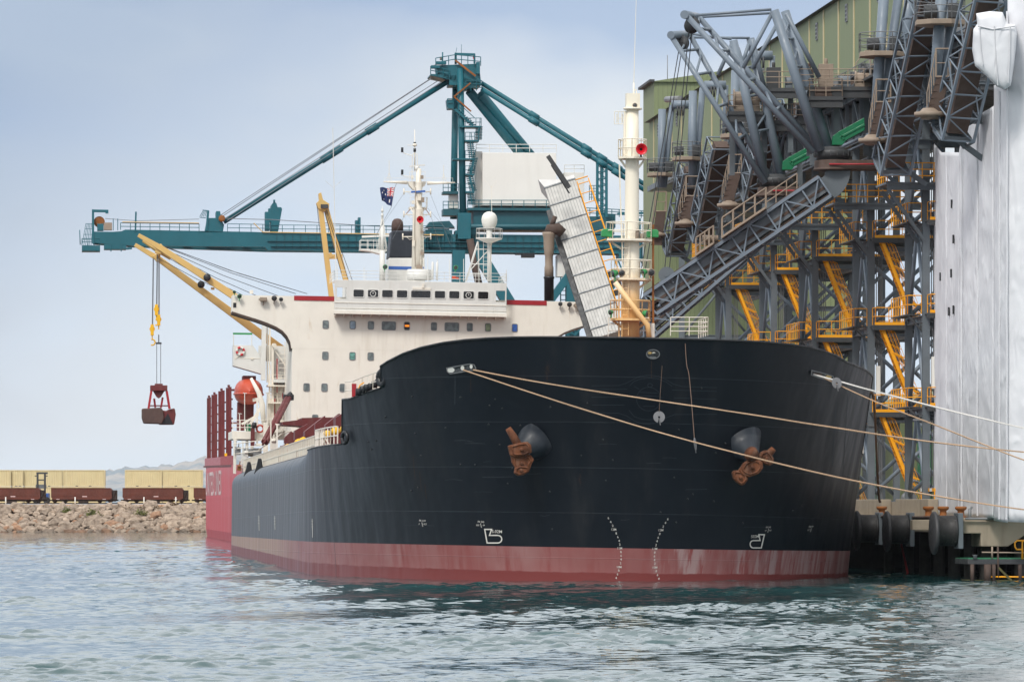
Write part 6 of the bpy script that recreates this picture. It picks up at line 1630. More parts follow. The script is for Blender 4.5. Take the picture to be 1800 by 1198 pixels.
# ---- white clad boom leaning over the ship, with its loading spout
Yc = 425
paint('clad_grey', lin(182, 181, 176), .55, .08, .12, lin(140, 112, 84), .45, lin(128, 122, 114), sc=.8)
WB = thing('clad_boom', 'white clad ribbed conveyor boom raised behind the foremast', 'conveyor boom', M_0, gp(1075, 560, Yc))
A, Bq = gp(1074, 600, Yc - 3), gp(987, 334, Yc + 4); d = (Bq - A).normalized(); upv = Vector((0, 1, 0)); s = d.cross(upv).normalized(); u_ = s.cross(d)
if s.x < 0: s = -s
if u_.y < 0: u_ = -u_
w = 56 * Yc / F
q = MB(); q.beam(A, Bq, w, 2.6, upv); q.build('cladding', 'clad_grey', WB, bevel=.05)
for i in range(9):
    f = .06 + i * .1165; p = A.lerp(Bq, f)
    q = MB(); q.beam(p - s * (w / 2 + .05) - u_ * 1.32, p + s * (w / 2 + .05) - u_ * 1.32, .09, .1, u_); q.build('rib', 'steel_grey', WB)
for k in np.linspace(-.42, .42, 10):
    q = MB(); q.beam(A + s * w * k - u_ * 1.31, Bq + s * w * k - u_ * 1.31, .03, .03, upv); q.build('seam', 'plain_grey', WB)
q = MB(); q.beam(A - s * (w / 2 + .25), Bq - s * (w / 2 + .25) - d * 2, .4, 1.8, upv); q.build('side_frame', 'dark_steel', WB)
q = MB(); top = Bq
q.prism([top - s * w * .5 - u_ * 1.3, top - s * w * .62 - u_ * 1.3 + d * .9, top - s * w * .1 - u_ * 1.3 + d * .35, top + s * w * .5 - u_ * 1.3 + d * .3, top + s * w * .5 - u_ * 1.3], u_ * 2.2); q.build('end_hood', 'clad_white', WB)
q = MB(); q.beam(gp(1001, 330, Yc - 2), gp(963, 274, Yc - 2), .3, .35); q.beam(gp(1001, 340, Yc - 1), gp(969, 290, Yc - 1), .12); q.build('jib_stub', 'dark_steel', WB)
q = MB(); o1 = s * (w / 2 + .1); o2 = s * (w / 2 + 1.1)
for o_ in (o1, o2):
    for uo in (-.9, .3): q.tube(A.lerp(Bq, .18) + o_ + u_ * uo, Bq + o_ + u_ * uo - d * .2, .05, n=5)
for i in range(13): p = A.lerp(Bq, .2 + i * .064); q.tube(p + o1 - u_ * .9, p + o2 - u_ * .9, .04, n=5); q.tube(p + o2 - u_ * .9, p + o2 + u_ * .3, .04, n=5)
q.tube(Bq + o1 - u_ * .9, Bq + o2 - u_ * .9, .05); q.tube(Bq + o1 - u_ * .9, Bq + d * .1 - u_ * .9 - s * .5, .05)
q.build('walkway_rail', 'safety_yellow', WB)
q = MB()
for f in (.28, .34, .40): p = A.lerp(Bq, f); q.beam(p + o1, p + o1 + s * .9, .5, .3, upv)
q.build('drive_boxes', 'dark_steel', WB)
SP = thing('loading_spout', 'grey telescopic loading spout with black lower sleeve hanging beside the clad boom', 'spout', M_0, gp(965, 470, Yc))
q = MB(); c = gp(965, 470, Yc); zz_ = lambda y: (887 - y) / F * Yc + CAM_H - c.z
q.lathe([(.38, zz_(488)), (.38, zz_(470)), (.33, zz_(466)), (.33, zz_(450)), (.4, zz_(447)), (.4, zz_(440)), (.44, zz_(436)), (.46, zz_(418)), (.55, zz_(412)), (.55, zz_(408))], c, n=18); q.build('upper_sleeve', 'dusty_beige', SP)
q = MB(); q.lathe([(.40, zz_(528)), (.40, zz_(490)), (.45, zz_(489)), (.45, zz_(486))], c, n=18); q.build('lower_sleeve', 'black_paint', SP)
q = MB(); q.path([gp(966, 412, Yc), gp(968, 404, Yc), gp(980, 402, Yc), gp(990, 410, Yc)], [.5, .55, .5, .4], 10); q.tube(gp(970, 396, Yc), gp(976, 380, Yc), .2); q.build('knuckle', 'dusty_brown', SP)
# ================================================================== wrapped loader under white sheeting
m, t, b = mat_nodes('shrink_wrap')
c = mixc(t, ramp(t, noise(t, .35, 5), .35, .7), lin(218, 219, 222), lin(202, 203, 207))
c = mixc(t, ramp(t, noise(t, .8, 5, .6, (1, 1, .2), loc=(2, 2, 2)), .64, .8, 0, .4), c, lin(196, 182, 160))
t.links.new(c, b.inputs['Base Color']); b.inputs['Roughness'].default_value = .6
wv = t.nodes.new('ShaderNodeTexNoise'); wv.inputs['Scale'].default_value = 0.9; wv.inputs['Detail'].default_value = 3; wv.noise_type = 'RIDGED_MULTIFRACTAL'; wv.normalize = True; wv.inputs['Distortion'].default_value = 0.9
co = t.nodes.new('ShaderNodeTexCoord'); mpw = t.nodes.new('ShaderNodeMapping'); mpw.inputs['Scale'].default_value = (1.3, 1.3, .6); mpw.inputs['Rotation'].default_value = (0, .35, 0); t.links.new(co.outputs['Object'], mpw.inputs[0]); t.links.new(mpw.outputs[0], wv.inputs['Vector'])
bump(t, b, wv.outputs[0], .7, .16)
paint('wrap_seam', lin(212, 213, 216), .5, .05, dirt=.1)
paint('wrap_tape', lin(196, 197, 200), .5, .08, dirt=.2, dirtcol=lin(150, 150, 152))
WR = thing('wrapped_loader', 'loader tower wrapped in wrinkled white shrink sheeting at the right edge', 'wrapped tower', M_0, gp(1640, 905, 285))
def sheet(name, cols_, amp=.07, nz=60, nx=10, sc=.9, mat='shrink_wrap'):
    """cols_: (px, Y, ytop, ybottom) corner columns of a hanging sheet"""
    vs = []; per = nx; tot = (len(cols_) - 1) * per
    for i in range(tot + 1):
        k = min(i // per, len(cols_) - 2); f = i / per - k; a, b_ = cols_[k], cols_[k + 1]
        px, Y, y0, y1 = (lerp(p, r_, f) for p, r_ in zip(a, b_))
        edge_ = min(f, 1 - f) * 2
        for j in range(nz + 1):
            p = gp(px, lerp(y0, y1, j / nz), Y)
            n1 = mnoise.fractal(Vector((p.x * sc * 1.3 + 7, p.y * sc, p.z * sc * .16)), .8, 2, 4) + .5 * mnoise.noise(Vector((p.x * 2 + p.z * .8, p.y, p.z * .35 - p.x)))
            rg = (1 - abs(mnoise.noise(Vector((p.x * 1.5 + p.z * .42 + 3, p.y * .5, p.z * .30 - p.x * .5))))) ** 4 + .7 * (1 - abs(mnoise.noise(Vector((p.x * 1.8 - p.z * .5, p.y * .5 + 4, p.z * .34 + p.x * .4))))) ** 5
            p += Vector((-.35, -1, 0)).normalized() * (n1 * .7 + rg * 1.3) * amp * (.25 + .75 * edge_)
            vs.append(p)
    q = MB(); q.add(vs, [(i * (nz + 1) + j, (i + 1) * (nz + 1) + j, (i + 1) * (nz + 1) + j + 1, i * (nz + 1) + j + 1) for i in range(tot) for j in range(nz)], True)
    o = q.build(name, mat, WR)
    so = o.modifiers.new('thickness', 'SOLIDIFY'); so.thickness = .03; so.offset = 1
    return o
sheet('left_sheet', [(1640, 306, 250, 902), (1655, 297, 268, 905), (1686, 288.5, 268, 906)], .16, 80, 12)
sheet('front_sheet', [(1686, 288.4, 266, 906), (1692, 287.8, 232, 907), (1718, 284, 206, 908), (1747, 280, 186, 910)], .12, 90, 8)
sheet('rear_sheet', [(1747, 279.4, 186, 910), (1900, 300, 186, 900)], .05, 30, 8)
sheet('strip_sheet', [(1747, 279.3, 150, 914), (1757, 276.4, 150, 916), (1771, 274.2, 120, 918)], .13, 110, 10)
sheet('flat_sheet', [(1771, 274.1, -60, 916), (1800, 273.4, -60, 918), (1960, 272.0, -60, 920)], .025, 60, 10, .4)
# the baggy wrapped hood at the top
q = MB(); pts = [(1716, 24), (1740, 20), (1762, 22), (1770, 42), (1785, 44), (1788, 60), (1783, 110), (1777, 150), (1766, 158), (1752, 152), (1735, 135), (1714, 116), (1709, 88), (1711, 52), (1718, 42)]
P2 = []
for k in range(len(pts)):
    (x0, y0), (x1, y1) = pts[k], pts[(k + 1) % len(pts)]
    for i in range(5): P2.append((lerp(x0, x1, i / 5), lerp(y0, y1, i / 5)))
pts = P2; n = len(pts); rings = []; cx, cy = 1748, 84
RG = ((.0, -1.25), (.2, -1.25), (.4, -1.22), (.6, -1.2), (.8, -1.15), (.93, -1.05), (.985, -.9), (1.0, -.6), (1.0, 0), (1.0, .8), (1.0, 1.6), (1.0, 2.6))
for sc, dy in RG:
    for (x, y) in pts:
        p = gp(cx + (x - cx) * sc, cy + (y - cy) * sc, 272.6 + dy)
        f = mnoise.noise(Vector((p.x * 1.6 + p.z * .9, p.y, p.z * .5 - p.x * .7))) * .07 + mnoise.noise(Vector((p.x * 4 + p.z * 2.2, p.y * 2, p.z * 1.3))) * .03
        p += Vector((f * .35 * (sc > .9), f, f * .3 * (sc > .9))); rings.append(p)
q.add(rings, [(r_ * n + i, r_ * n + (i + 1) % n, (r_ + 1) * n + (i + 1) % n, (r_ + 1) * n + i) for r_ in range(len(RG) - 1) for i in range(n)], True)
hd = q.build('hood', 'shrink_wrap', WR)
for L_ in (((1748, 46), (1750, 90), (1754, 150)), ((1719, 46), (1745, 52), (1784, 46)), ((1722, 46), (1724, 86), (1728, 114)), ((1776, 48), (1775, 100), (1772, 146))):
    q = MB(); q.path([gp(x, y, 271.35) for x, y in L_], .035, 5); q.build('hood_seam', 'wrap_tape', WR)
paint('wrap_seam', lin(216, 216, 218), .5, .05, dirt=.2, dirtcol=lin(170, 170, 172)) if 0 else None
for x0, x1, Y, y0, y1 in ((1690.5, 1690.5, 287.6, 240, 904), (1718, 1718, 283.7, 210, 906), (1770, 1770.5, 273.9, 20, 912), (1757, 1757, 276.1, 160, 912), (1738, 1739, 275.2, 60, 136), (1664, 1664, 294.2, 275, 900)):
    q = MB(); q.path([gp(lerp(x0, x1, f) + .5 * math.sin(f * 31 + x0), lerp(y1, y0, f), Y - .02) for f in np.linspace(0, 1, 24)], .05, 5); o = q.build('taped_seam', 'wrap_seam', WR)
for px, py in ((1642, 308), (1673, 358), (1641, 429), (1676, 420), (1653, 486), (1672, 480), (1668, 547), (1676, 544)):
    Y = np.interp(px, [1640, 1655, 1686], [305.4, 296.4, 288]) - .2
    q = MB(); a = gp(px, py, Y); q.box(a + Vector((-.04, 0, -.24)), a + Vector((.04, .3, .24))); q.build('vent_slit', 'black_paint', WR)
q = MB(); a = gp(1772, 45, 274.6)
for i in range(3): q.beam(gp(1776 + i * 3, -20, 276), gp(1778 + i * 3, 46, 276), .1)
q.build('pipe_bundle', 'blue_paint', WR)
# machinery decks carried by the two slewed loaders
def mach_deck(owner, Y, x0, x1, y, seed, dk_=1.6):
    random.seed(seed); a, b_ = gp(x0, y, Y), gp(x1, y, Y)
    q = MB(); q.box(a + Vector((0, -dk_, -.25)), b_ + Vector((0, dk_, 0))); q.ibeam(a + Vector((0, -dk_ + .1, -.45)), b_ + Vector((0, -dk_ + .1, -.45)), .25, .5, .04); d_ = q.build('machinery_deck', 'dark_steel', owner)
    q = MB(); q.rail([a + Vector((0, dk_, 0)), a + Vector((.05, -dk_ + .05, 0)), b_ + Vector((-.05, -dk_ + .05, 0)), b_ + Vector((0, dk_, 0))], 1.1, 1.0, .03, 3); q.build('railing', 'dusty_beige', d_)
    x = a.x + .4
    while x < b_.x - .7:
        w = random.uniform(.5, 1.1); h = random.uniform(.5, 1.5); c = Vector((x + w / 2, a.y, a.z)); q = MB()
        if random.random() < .45: q.tube(c + Vector((-w * .45, -.5, h * .6)), c + Vector((w * .45, -.5, h * .6)), h * .42, n=16); q.box(c + Vector((-w * .5, -.9, 0)), c + Vector((w * .5, 0, h * .3))); q.tube(c + Vector((-w * .5, -.5, h * .6)), c + Vector((-w * .4, -.5, h * .6)), h * .55, n=16)
        else: q.box(c + Vector((-w * .45, -.8, 0)), c + Vector((w * .45, .3, h))); q.box(c + Vector((-w * .3, -.84, h * .3)), c + Vector((w * .2, -.8, h * .8))); q.tube(c + Vector((0, -.5, h)), c + Vector((0, -.5, h + .35)), .12)
        q.build('hoist_machine', random.choice(['dark_steel', 'dusty_beige', 'steel_grey', 'dusty_brown']), d_, bevel=.03); x += w + .25
    for f in (.15, .85):
        q = MB(); p = a.lerp(b_, f); q.ibeam(p + Vector((0, .4, -.25)), p + Vector((0, .4, -4.2)), .35, .35, .04, (0, 1, 0)); q.build('deck_post', 'steel_grey', owner)
LOADS = {o['label']: o for o in COL.objects if o.name.startswith('ship_loader')}
LA_ = [o for l, o in LOADS.items() if 'largest A frame and' in l][0]; LB_ = [o for l, o in LOADS.items() if 'smaller A frame' in l][0]
mach_deck(LA_, 322, 1402, 1545, 156, 21); mach_deck(LA_, 321, 1420, 1480, 172, 22, 1.2)
mach_deck(LB_, 345, 1335, 1400, 158, 23); mach_deck(LB_, 345, 1278, 1340, 198, 24, 1.2)
mach_deck(LB_, 346, 1330, 1420, 214, 25, 1.2)
# ================================================================== teal portal crane on the next berth
UC = 418.0
TC = thing('portal_crane', 'teal portal unloading crane with long level boom and white machinery house', 'crane', M_W, WU(812, 896, UC))
C = lambda px, py, du=0: WU(px, py, UC + du)
q = MB(); q.prism([C(164, 407), C(211, 407.5), C(220, 403.5), C(446, 407.5), C(480, 409), C(1100, 414), C(1100, 446), C(470, 440), C(466, 434), C(236, 432), C(164, 427)], (0, 1.2, 0)); q.prism([p + Vector((0, 3.6, 0)) for p in (C(164, 407), C(220, 403.5), C(1100, 414), C(1100, 446), C(470, 440), C(236, 432), C(164, 427))], (0, 1.2, 0))
for k in range(18): p = C(170 + 52 * k, 420 + k * .6); q.box(p + Vector((-.3, 1.2, -.6)), p + Vector((.3, 3.6, .6)))
bm_ = q.build('boom', 'teal_paint', TC)
q = MB()
for k in range(44): x = 486 + k * 14; a = C(x, 424 + (x - 486) * .008); q.box(a + Vector((-.04, -.12, -1.0)), a + Vector((.04, -.003, 1.0)))
q.box(C(470, 424, -.25), C(1100, 426, 0)); q.box(C(476, 433, -.3), C(1100, 436, 0)); q.build('web_stiffeners', 'dark_teal_paint', bm_)
q = MB(); q.box(C(358, 438), C(1000, 441) + Vector((0, .8, 0)))
for k in range(20): q.beam(C(365 + k * 32, 438) + Vector((0, .4, 0)), C(365 + k * 32, 430) + Vector((0, .4, 0)), .15)
q.build('trolley_rail', 'dark_teal_paint', bm_)
q = MB(); q.rail([C(212, 404, -.1), C(350, 406, -.1)], .95, 1.4, .05, 2); q.rail([C(400, 407, -.1), C(462, 408, -.1), C(476, 409, -.1), C(780, 411, -.1)], 1.05, 1.6, .045, 2); q.build('railing', 'teal_paint', bm_)
q = MB(); q.path([C(446, 392, -.2), C(462, 408, -.2), C(780, 413, -.2)], .07, 5); q.path([C(215, 390, -.2), C(350, 392, -.2)], .06, 5); q.build('cable_run', 'crane_yellow', bm_)
# boom tip
q = MB(); q.box(C(144, 431), C(176, 441) + Vector((0, 4, 0))); q.box(C(183, 429), C(222, 438) + Vector((0, 3, 0))); q.beam(C(222, 437), C(232, 436), .3); q.beam(C(195, 428), C(195, 442), .15); q.beam(C(213, 428), C(213, 442), .15)
q.beam(C(163.5, 428), C(163.5, 368), .3); q.beam(C(162, 370.5), C(188, 371), .36); q.cbox(C(188, 372), (.4, .5, .5)); q.box(C(171, 393), C(182, 405) + Vector((0, 2, 0)))
q.beam(C(238, 407), C(239, 372), .22); q.beam(C(199, 405), C(199, 384), .1); q.beam(C(207, 405), C(207, 384), .1)
tip = q.build('tip_platform', 'teal_paint', bm_, bevel=.03)
q = MB()
for i in range(6): q.beam(C(144 + i * 3.2, 431), C(151 + i * 2.4, 393), .07)
for y, x0 in ((393, 151), (402, 149), (412, 147), (421, 145.5)): q.beam(C(x0, y), C(163, y), .06)
q.tube(C(141, 430), C(140, 404), .06); q.rail([C(144, 431), C(176, 431)], .9, .7, .05, 2); q.build('cage', 'teal_paint', tip)
q = MB(); q.lathe([(.3, -.2), (.75, -.2), (.75, .2), (.3, .2)], C(174.5, 390, .6), (0, 1, 0), 22); q.build('rope_sheave', 'bollard_rust', tip)
q = MB(); q.box(C(182.5, 391), C(197, 404) + Vector((0, 1.4, 0))); q.build('hoist_cabinet', 'dusty_beige', tip)
# stay brackets on the boom
q = MB(); q.prism([C(360, 407), C(365, 383), C(380, 383), C(380, 371), C(387, 371), C(389, 386), C(394, 395), C(392, 407)], (0, 4, 0)); q.box(C(352, 406), C(392, 409) + Vector((0, 4, 0)))
for i in range(5): q.beam(C(351 + i * 3, 381), C(358 + i * 2, 369), .08)
q.beam(C(351, 382), C(362, 383), .1); q.beam(C(356, 369), C(367, 371), .1); q.beam(C(363, 406), C(366, 370), .3); sb = q.build('stay_bracket', 'teal_paint', bm_, bevel=.03)
q = MB(); q.lathe([(.2, -.2), (.45, -.2), (.45, .2), (.2, .2)], C(390, 384, -.4), (0, 1, 0), 18); q.build('rope_sheave', 'bollard_rust', sb)
q = MB(); q.prism([C(476, 407), C(477, 360), C(480, 356), C(483, 355), C(486, 357), C(488, 364), C(494, 364), C(496, 367), C(489, 407)], (0, 4, 0)); q.box(C(466, 372), C(474, 405) + Vector((0, 2, 0))); q.box(C(472, 366), C(477, 390) + Vector((0, 2, 0))); q.tube(C(482, 356), C(482, 351), .15); q.build('rest_bracket', 'teal_paint', bm_, bevel=.05)
q = MB(); q.box(C(625, 387), C(629, 411) + Vector((0, 2, 0))); q.box(C(630, 382), C(634, 411) + Vector((0, 2, 0))); q.build('latch_post', 'teal_paint', bm_)
# tower legs, apex
for a, b_, r, du in (((809, 120), (814, 380), .46, 0), ((801, 130), (797, 385), .46, 5)):
    q = MB(); q.tube(C(*b_, du), C(*a, du), r, r * .95, 16); q.build('tower_leg', 'teal_paint', TC)
q = MB()
q.prism([C(757, 133), C(800, 142), C(845, 152), C(845, 145), C(800, 132), C(757, 130)], (0, 6, 0)); q.prism([C(768, 115), C(842, 112), C(846, 148), C(818, 158), C(792, 142), C(770, 128)], (0, 4.5, 0)); q.box(C(790, 138), C(818, 150) + Vector((0, 5, 0)))
q.beam(C(801, 113), C(801, 93), .3); q.beam(C(801, 95), C(835, 96), .3); q.beam(C(834, 95), C(834, 112), .25); q.cbox(C(775, 111), (1.4, 1, .4)); q.cbox(C(765, 118), (1.2, 1, .4)); q.cbox(C(840, 120), (.5, 1, 1.6))
ap = q.build('apex_frame', 'teal_paint', TC, bevel=.04)
q = MB(); q.rail([C(766, 118, -.2), C(800, 112, -.2), C(845, 116, -.2)], 1.2, .8, .06, 2); q.rail([C(757, 131, -.2), C(790, 137, -.2)], 1.1, .8, .06, 2); q.rail([C(818, 160, -.4), C(847, 160, -.4), C(847, 160, 3)], 1.4, .8, .06, 3); q.tube(C(778, 112), C(778, 92), .09); q.tube(C(801, 95), C(803, 84), .03); q.tube(C(811, 95), C(811, 78), .03); q.build('railing', 'teal_paint', ap)
q = MB(); q.beam(C(800, 106, -.5), C(836, 134, -.5), .25); q.beam(C(827, 146, -.6), C(798, 170, -.6), .2); q.beam(C(798, 170, -.6), C(828, 196, -.6), .2); q.build('stair_rail', 'bollard_rust', ap)
q = MB(); q.box(C(774, 100), C(779, 105) + Vector((0, 1, 0))); q.box(C(763, 114), C(767, 118) + Vector((0, 1, 0))); q.build('lamp_box', 'dusty_beige', ap)
q = MB(); q.cbox(C(833, 101), (.25, .25, .4)); q.build('warning_lamp', 'horn_red', ap)
q = MB(); q.prism([C(786, 175), C(797, 175), C(797, 191), C(788, 191)], (0, 3, 0)); q.rail([C(786.5, 188, -.1), C(797, 188, -.1)], 1.1, .6, .06, 2); q.build('rest_platform', 'teal_paint', TC)
# zigzag stair on the right of the legs
q = MB()
fl_ = [((800, 192), (832, 221)), ((842, 222), (841, 246)), ((826, 247), (830, 277)), ((834, 277), (827, 305)), ((824, 306), (832, 336)), ((826, 336), (830, 360))]
for a, b_ in fl_:
    q.beam(C(*a, -.8), C(*b_, -.8), .12, .3); q.beam(C(*a, .6), C(*b_, .6), .12, .3)
    n = 9
    for i in range(n): p = C(*a, -.1).lerp(C(*b_, -.1), (i + .5) / n); q.cbox(p, (.9, 1.4, .08))
    q.tube(C(a[0] + 2, a[1] - 14, -.9), C(b_[0] + 2, b_[1] - 14, -.9), .05, n=4)
for x0, x1, y in ((808, 846, 222), (818, 842, 247), (797, 833, 279), (818, 834, 306), (818, 834, 337)):
    q.box(C(x0, y - 1, -1), C(x1, y + 2, -1) + Vector((0, 3, 0))); q.rail([C(max(x0, 818), y, -.9), C(x1, y, -.9), C(x1, y, 1.5)], 1.1, .7, .045, 2)
q.build('access_stair', 'teal_paint', TC)
# stays
q = MB(); q.tube(C(393, 390, 2), C(788, 143, 2), .36, n=10)
for f in (.46, .5, .66): p = C(393, 390, 2).lerp(C(788, 143, 2), f); d = (C(788, 143, 2) - C(393, 390, 2)).normalized(); q.tube(p - d * .9, p + d * .9, .5, n=10)
q.build('fore_stay', 'teal_paint', TC)
for (a, b_, r, du) in (((825, 160), (938, 300), .62, 7.9), ((845, 165), (964, 310), .62, 10)): q = MB(); q.tube(C(*a, 2), C(*b_, du), r, n=14); q.build('back_leg', 'teal_paint', TC)
for (a, b_, du) in (((846, 146), (1230, 384), 4), ((846, 156), (1230, 394), 0)):
    q = MB(); q.tube(C(*a, du), C(*b_, du), .32, n=10); d = (C(*b_, du) - C(*a, du)).normalized()
    for f in (.24, .48, .55, .62): p = C(*a, du).lerp(C(*b_, du), f); q.tube(p - d * .7, p + d * .7, .44, n=10)
    q.build('back_stay', 'teal_paint', TC)
for a, b_ in (((385, 384), (757, 139)), ((388, 378), (760, 136)), ((396, 384), (770, 142)), ((399, 388), (776, 144))):
    q = MB(); q.tube(C(*a, 1), C(*b_, 1), .05, n=4); q.build('boom_rope', 'light_wire', TC)
q = MB(); q.path([C(398, 384), C(480, 386), C(650, 397), C(800, 402)], .05, 4); q.path([C(185, 384), C(240, 388), C(350, 385)], .04, 4); q.build('trolley_rope', 'light_wire', TC)
# rear lattice post
q = MB()
for x in (1050, 1066): q.beam(C(x, 286), C(x, 382), .35)
for i in range(8): y = 290 + i * 12; q.beam(C(1050, y), C(1066, y), .15); q.beam(C(1050, y), C(1066, y + 12), .12)
q.box(C(1056, 285), C(1061, 380) + Vector((0, 1, 0)))
q.build('stay_post', 'teal_paint', TC)
q = MB(); q.rail([C(1036, 352), C(1048, 352)], 2.0, .35, .05, 5); q.build('post_cage', 'teal_paint', TC)
# machinery houses and their deck
q = MB(); q.box(C(848, 268), C(978, 362) + Vector((0, 7, 0))); q.box(C(836, 266, 1), C(848, 362, 1) + Vector((0, 6, 0))); mh = q.build('machinery_house', 'house_white', TC, bevel=.04)
q = MB(); q.box(C(992, 303, 2), C(1027, 365, 2) + Vector((0, 5, 0))); q.box(C(790, 342, 1), C(806, 366, 1) + Vector((0, 2, 0))); q.build('electrical_house', 'house_white', TC, bevel=.04)
q = MB(); q.rail([C(837, 267, .1), C(978, 267, .1)], 1.0, 1.7, .05, 2); q.rail([C(992, 303, 2), C(1027, 303, 2)], 1.0, 1.5, .045, 2); q.build('railing', 'house_white', mh)
q = MB(); q.box(C(822, 365, -.6), C(1030, 371, -.6) + Vector((0, 9, 0))); q.box(C(832, 371), C(1005, 404) + Vector((0, 7, 0))); q.box(C(779, 367), C(822, 379) + Vector((0, 3, 0))); q.box(C(779, 336), C(806, 341) + Vector((0, 3, 0)))
q.tube(C(828, 398, -.8), C(1010, 398, -.8), .35, n=10); q.box(C(1020, 380), C(1080, 412) + Vector((0, 5, 0))); q.box(C(1060, 376), C(1082, 400) + Vector((0, 5, 0)))
hd_ = q.build('house_deck', 'dark_teal_paint', TC, bevel=.03)
q = MB(); q.rail([C(822, 365, -.5), C(1000, 365, -.5)], 1.0, 1.5, .055, 2); q.rail([C(779, 367, -.1), C(806, 367, -.1)], 1.0, .8, .05, 2); q.rail([C(779, 336, -.1), C(806, 336, -.1)], 1.0, .8, .05, 2); q.rail([C(1024, 378), C(1140, 384)], 1.0, 1, .06, 3); q.build('railing', 'teal_paint', hd_)
# portal legs
q = MB(); q.box(C(805, 374, -.5), C(828, 420, -.5) + Vector((0, 2.2, 0))); q.prism([C(800, 405), C(836, 400), C(842, 418), C(834, 445), C(800, 445)], (0, 2.4, 0)); lg = [((806, 440), (800, 896)), ((838, 440), (960, 640)), ((1005, 440), (1010, 896)), ((1010, 470), (900, 620))]
q.build('leg_head', 'teal_paint', TC, bevel=.05)
for a, b_ in lg:
    for du in (0, 14):
        q = MB(); q.beam(C(*a, du), C(*b_, du), 1.7 if a[0] != 1010 else 1.0, 1.6, (0, 1, 0)); q.build('portal_leg', 'teal_paint', TC)
for y in (640,):
    for du in (0, 14): q = MB(); q.beam(C(800, y, du), C(1012, y, du), 1.4, 1.8); q.build('portal_beam', 'teal_paint', TC)
q = MB(); q.box(C(755, 392), C(790, 404) + Vector((0, 3, 0))); q.box(C(748, 404), C(795, 440) + Vector((0, 3, 0))); q.prism([C(748, 400), C(755, 390), C(790, 388), C(800, 400)], (0, 3, 0)); q.build('trolley', 'dark_teal_paint', TC, bevel=.04)
q = MB(); q.box(C(908, 440), C(940, 447) + Vector((0, 2.5, 0))); q.box(C(918, 447), C(940, 452) + Vector((0, 2, 0))); q.build('operator_cab', 'black_paint', TC)
q = MB(); q.box(C(980, 448, 1), C(1004, 486, 1) + Vector((0, 3, 0))); q.build('counterweight_box', 'house_white', TC)
q = MB(); q.beam(C(1000, 486), C(1000, 560), .8); q.ladder(C(990, 600), C(990, 486), .7, step=.6, r=.08); q.truss(C(1005, 585, -2), C(1075, 500, -2), 1, 1.2, 7, (0, 1, 0), .1, .07); q.build('gangway', 'teal_paint', TC)
q = MB(); q.beam(C(1085, 376), C(1140, 374), .3); q.beam(C(1120, 384), C(1120, 460), .9); q.box(C(1088, 424), C(1130, 456) + Vector((0, 4, 0)))
for k in range(7): q.beam(C(1086 + k * 8, 456), C(1094 + k * 8, 476), .2)
q.build('rear_frame', 'teal_paint', TC)
q = MB(); q.path([C(826, 420, -.5), C(835, 470, -.5), C(842, 500, -.5)], .5, 10); q.build('cable_chain', 'dusty_brown', TC)
# ================================================================== red geared ship ahead on the same berth
RS = thing('red_cargo_ship', 'red hulled cargo ship with maroon deck posts moored ahead of the black ship', 'ship', M_W, (0, 300, 0))
q = MB(); q.s = False
us = [240, 255, 275, 300, 330, 360, 385, 400, 409, 412]; wid = [9, 11.2, 11.55, 11.55, 11.55, 11.55, 11.55, 11.5, 11.0, 9.5]
def rz_(u): return 8.55 + (u - 296) * .0064
vs = []
for s in (-1, 1):
    for u, w in zip(us, wid):
        for z, k in ((-1.5, .96), (1, 1), (8, 1), (None, 1)):
            vs.append((s * w * k if s < 0 else 15.5 * (w / 11.55) * k, u, rz_(u) if z is None else z))
n = len(us)
for s in (0, 1):
    for i in range(n - 1):
        for j in range(3):
            a = s * n * 4 + i * 4 + j; f = (a, a + 4, a + 5, a + 1); q.f.append(f if s else f[::-1]); q.mi.append(0); q.sm.append(False)
q.v = [Vector(v) for v in vs]
for i, rv in ((0, 0), (n - 1, 1)): f = tuple([i * 4 + j for j in range(4)] + [n * 4 + i * 4 + j for j in (3, 2, 1, 0)]); q.f.append(f); q.mi.append(0); q.sm.append(False)
for i in range(n - 1): q.f.append((i * 4 + 3, i * 4 + 7, n * 4 + i * 4 + 7, n * 4 + i * 4 + 3)); q.mi.append(0); q.sm.append(False)
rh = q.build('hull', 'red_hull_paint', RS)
q = MB()
for a, b_ in ((345, 411),): q.prism([(-11.35, a, rz_(a)), (-11.35, b_, rz_(b_)), (-11.35, b_, rz_(b_) + 1.0), (-11.35, a, rz_(a) + 1.0)], (.2, 0, 0))
q.build('bulwark', 'pink_red', RS) if 'pink_red' in MATS else None
paint('pink_red', lin(178, 104, 112), .55, .08, dirt=.3, dirtcol=lin(150, 70, 80))
q.build('bulwark', 'pink_red', RS)
q = MB(); q.prism([(-11.35, 296, rz_(296)), (-11.35, 344.8, rz_(345)), (-11.35, 344.8, rz_(345) + 1.05), (-11.35, 296, rz_(296) + 1.05)], (.2, 0, 0)); q.build('bulwark', 'red_paint', RS)
q = MB(); q.prism([(-11.58, 300, rz_(300) - .22), (-11.58, 409, rz_(409) - .22), (-11.58, 409, rz_(409) + .02), (-11.58, 300, rz_(300) + .02)], (.2, 0, 0)); q.build('gap_shade', 'maroon_paint', RS)  # maroon strip painted in for the shade in the gap below the bulwark
vs, fs = textmesh('UNITED LINES', 4.6)
xs = [v.x for v in vs]; sc = 1 / (max(xs) - min(xs))
ua_, ub_ = WV(361.5, 842, -11.6).y, WV(388.5, 842, -11.6).y; zc = 6.6
q = MB(); q.add([(-11.585, lerp(ua_, ub_, (v.x - min(xs)) * sc), zc + v.y * .92) for v in vs], fs); q.build('hull_lettering', 'faded_red_text', rh)
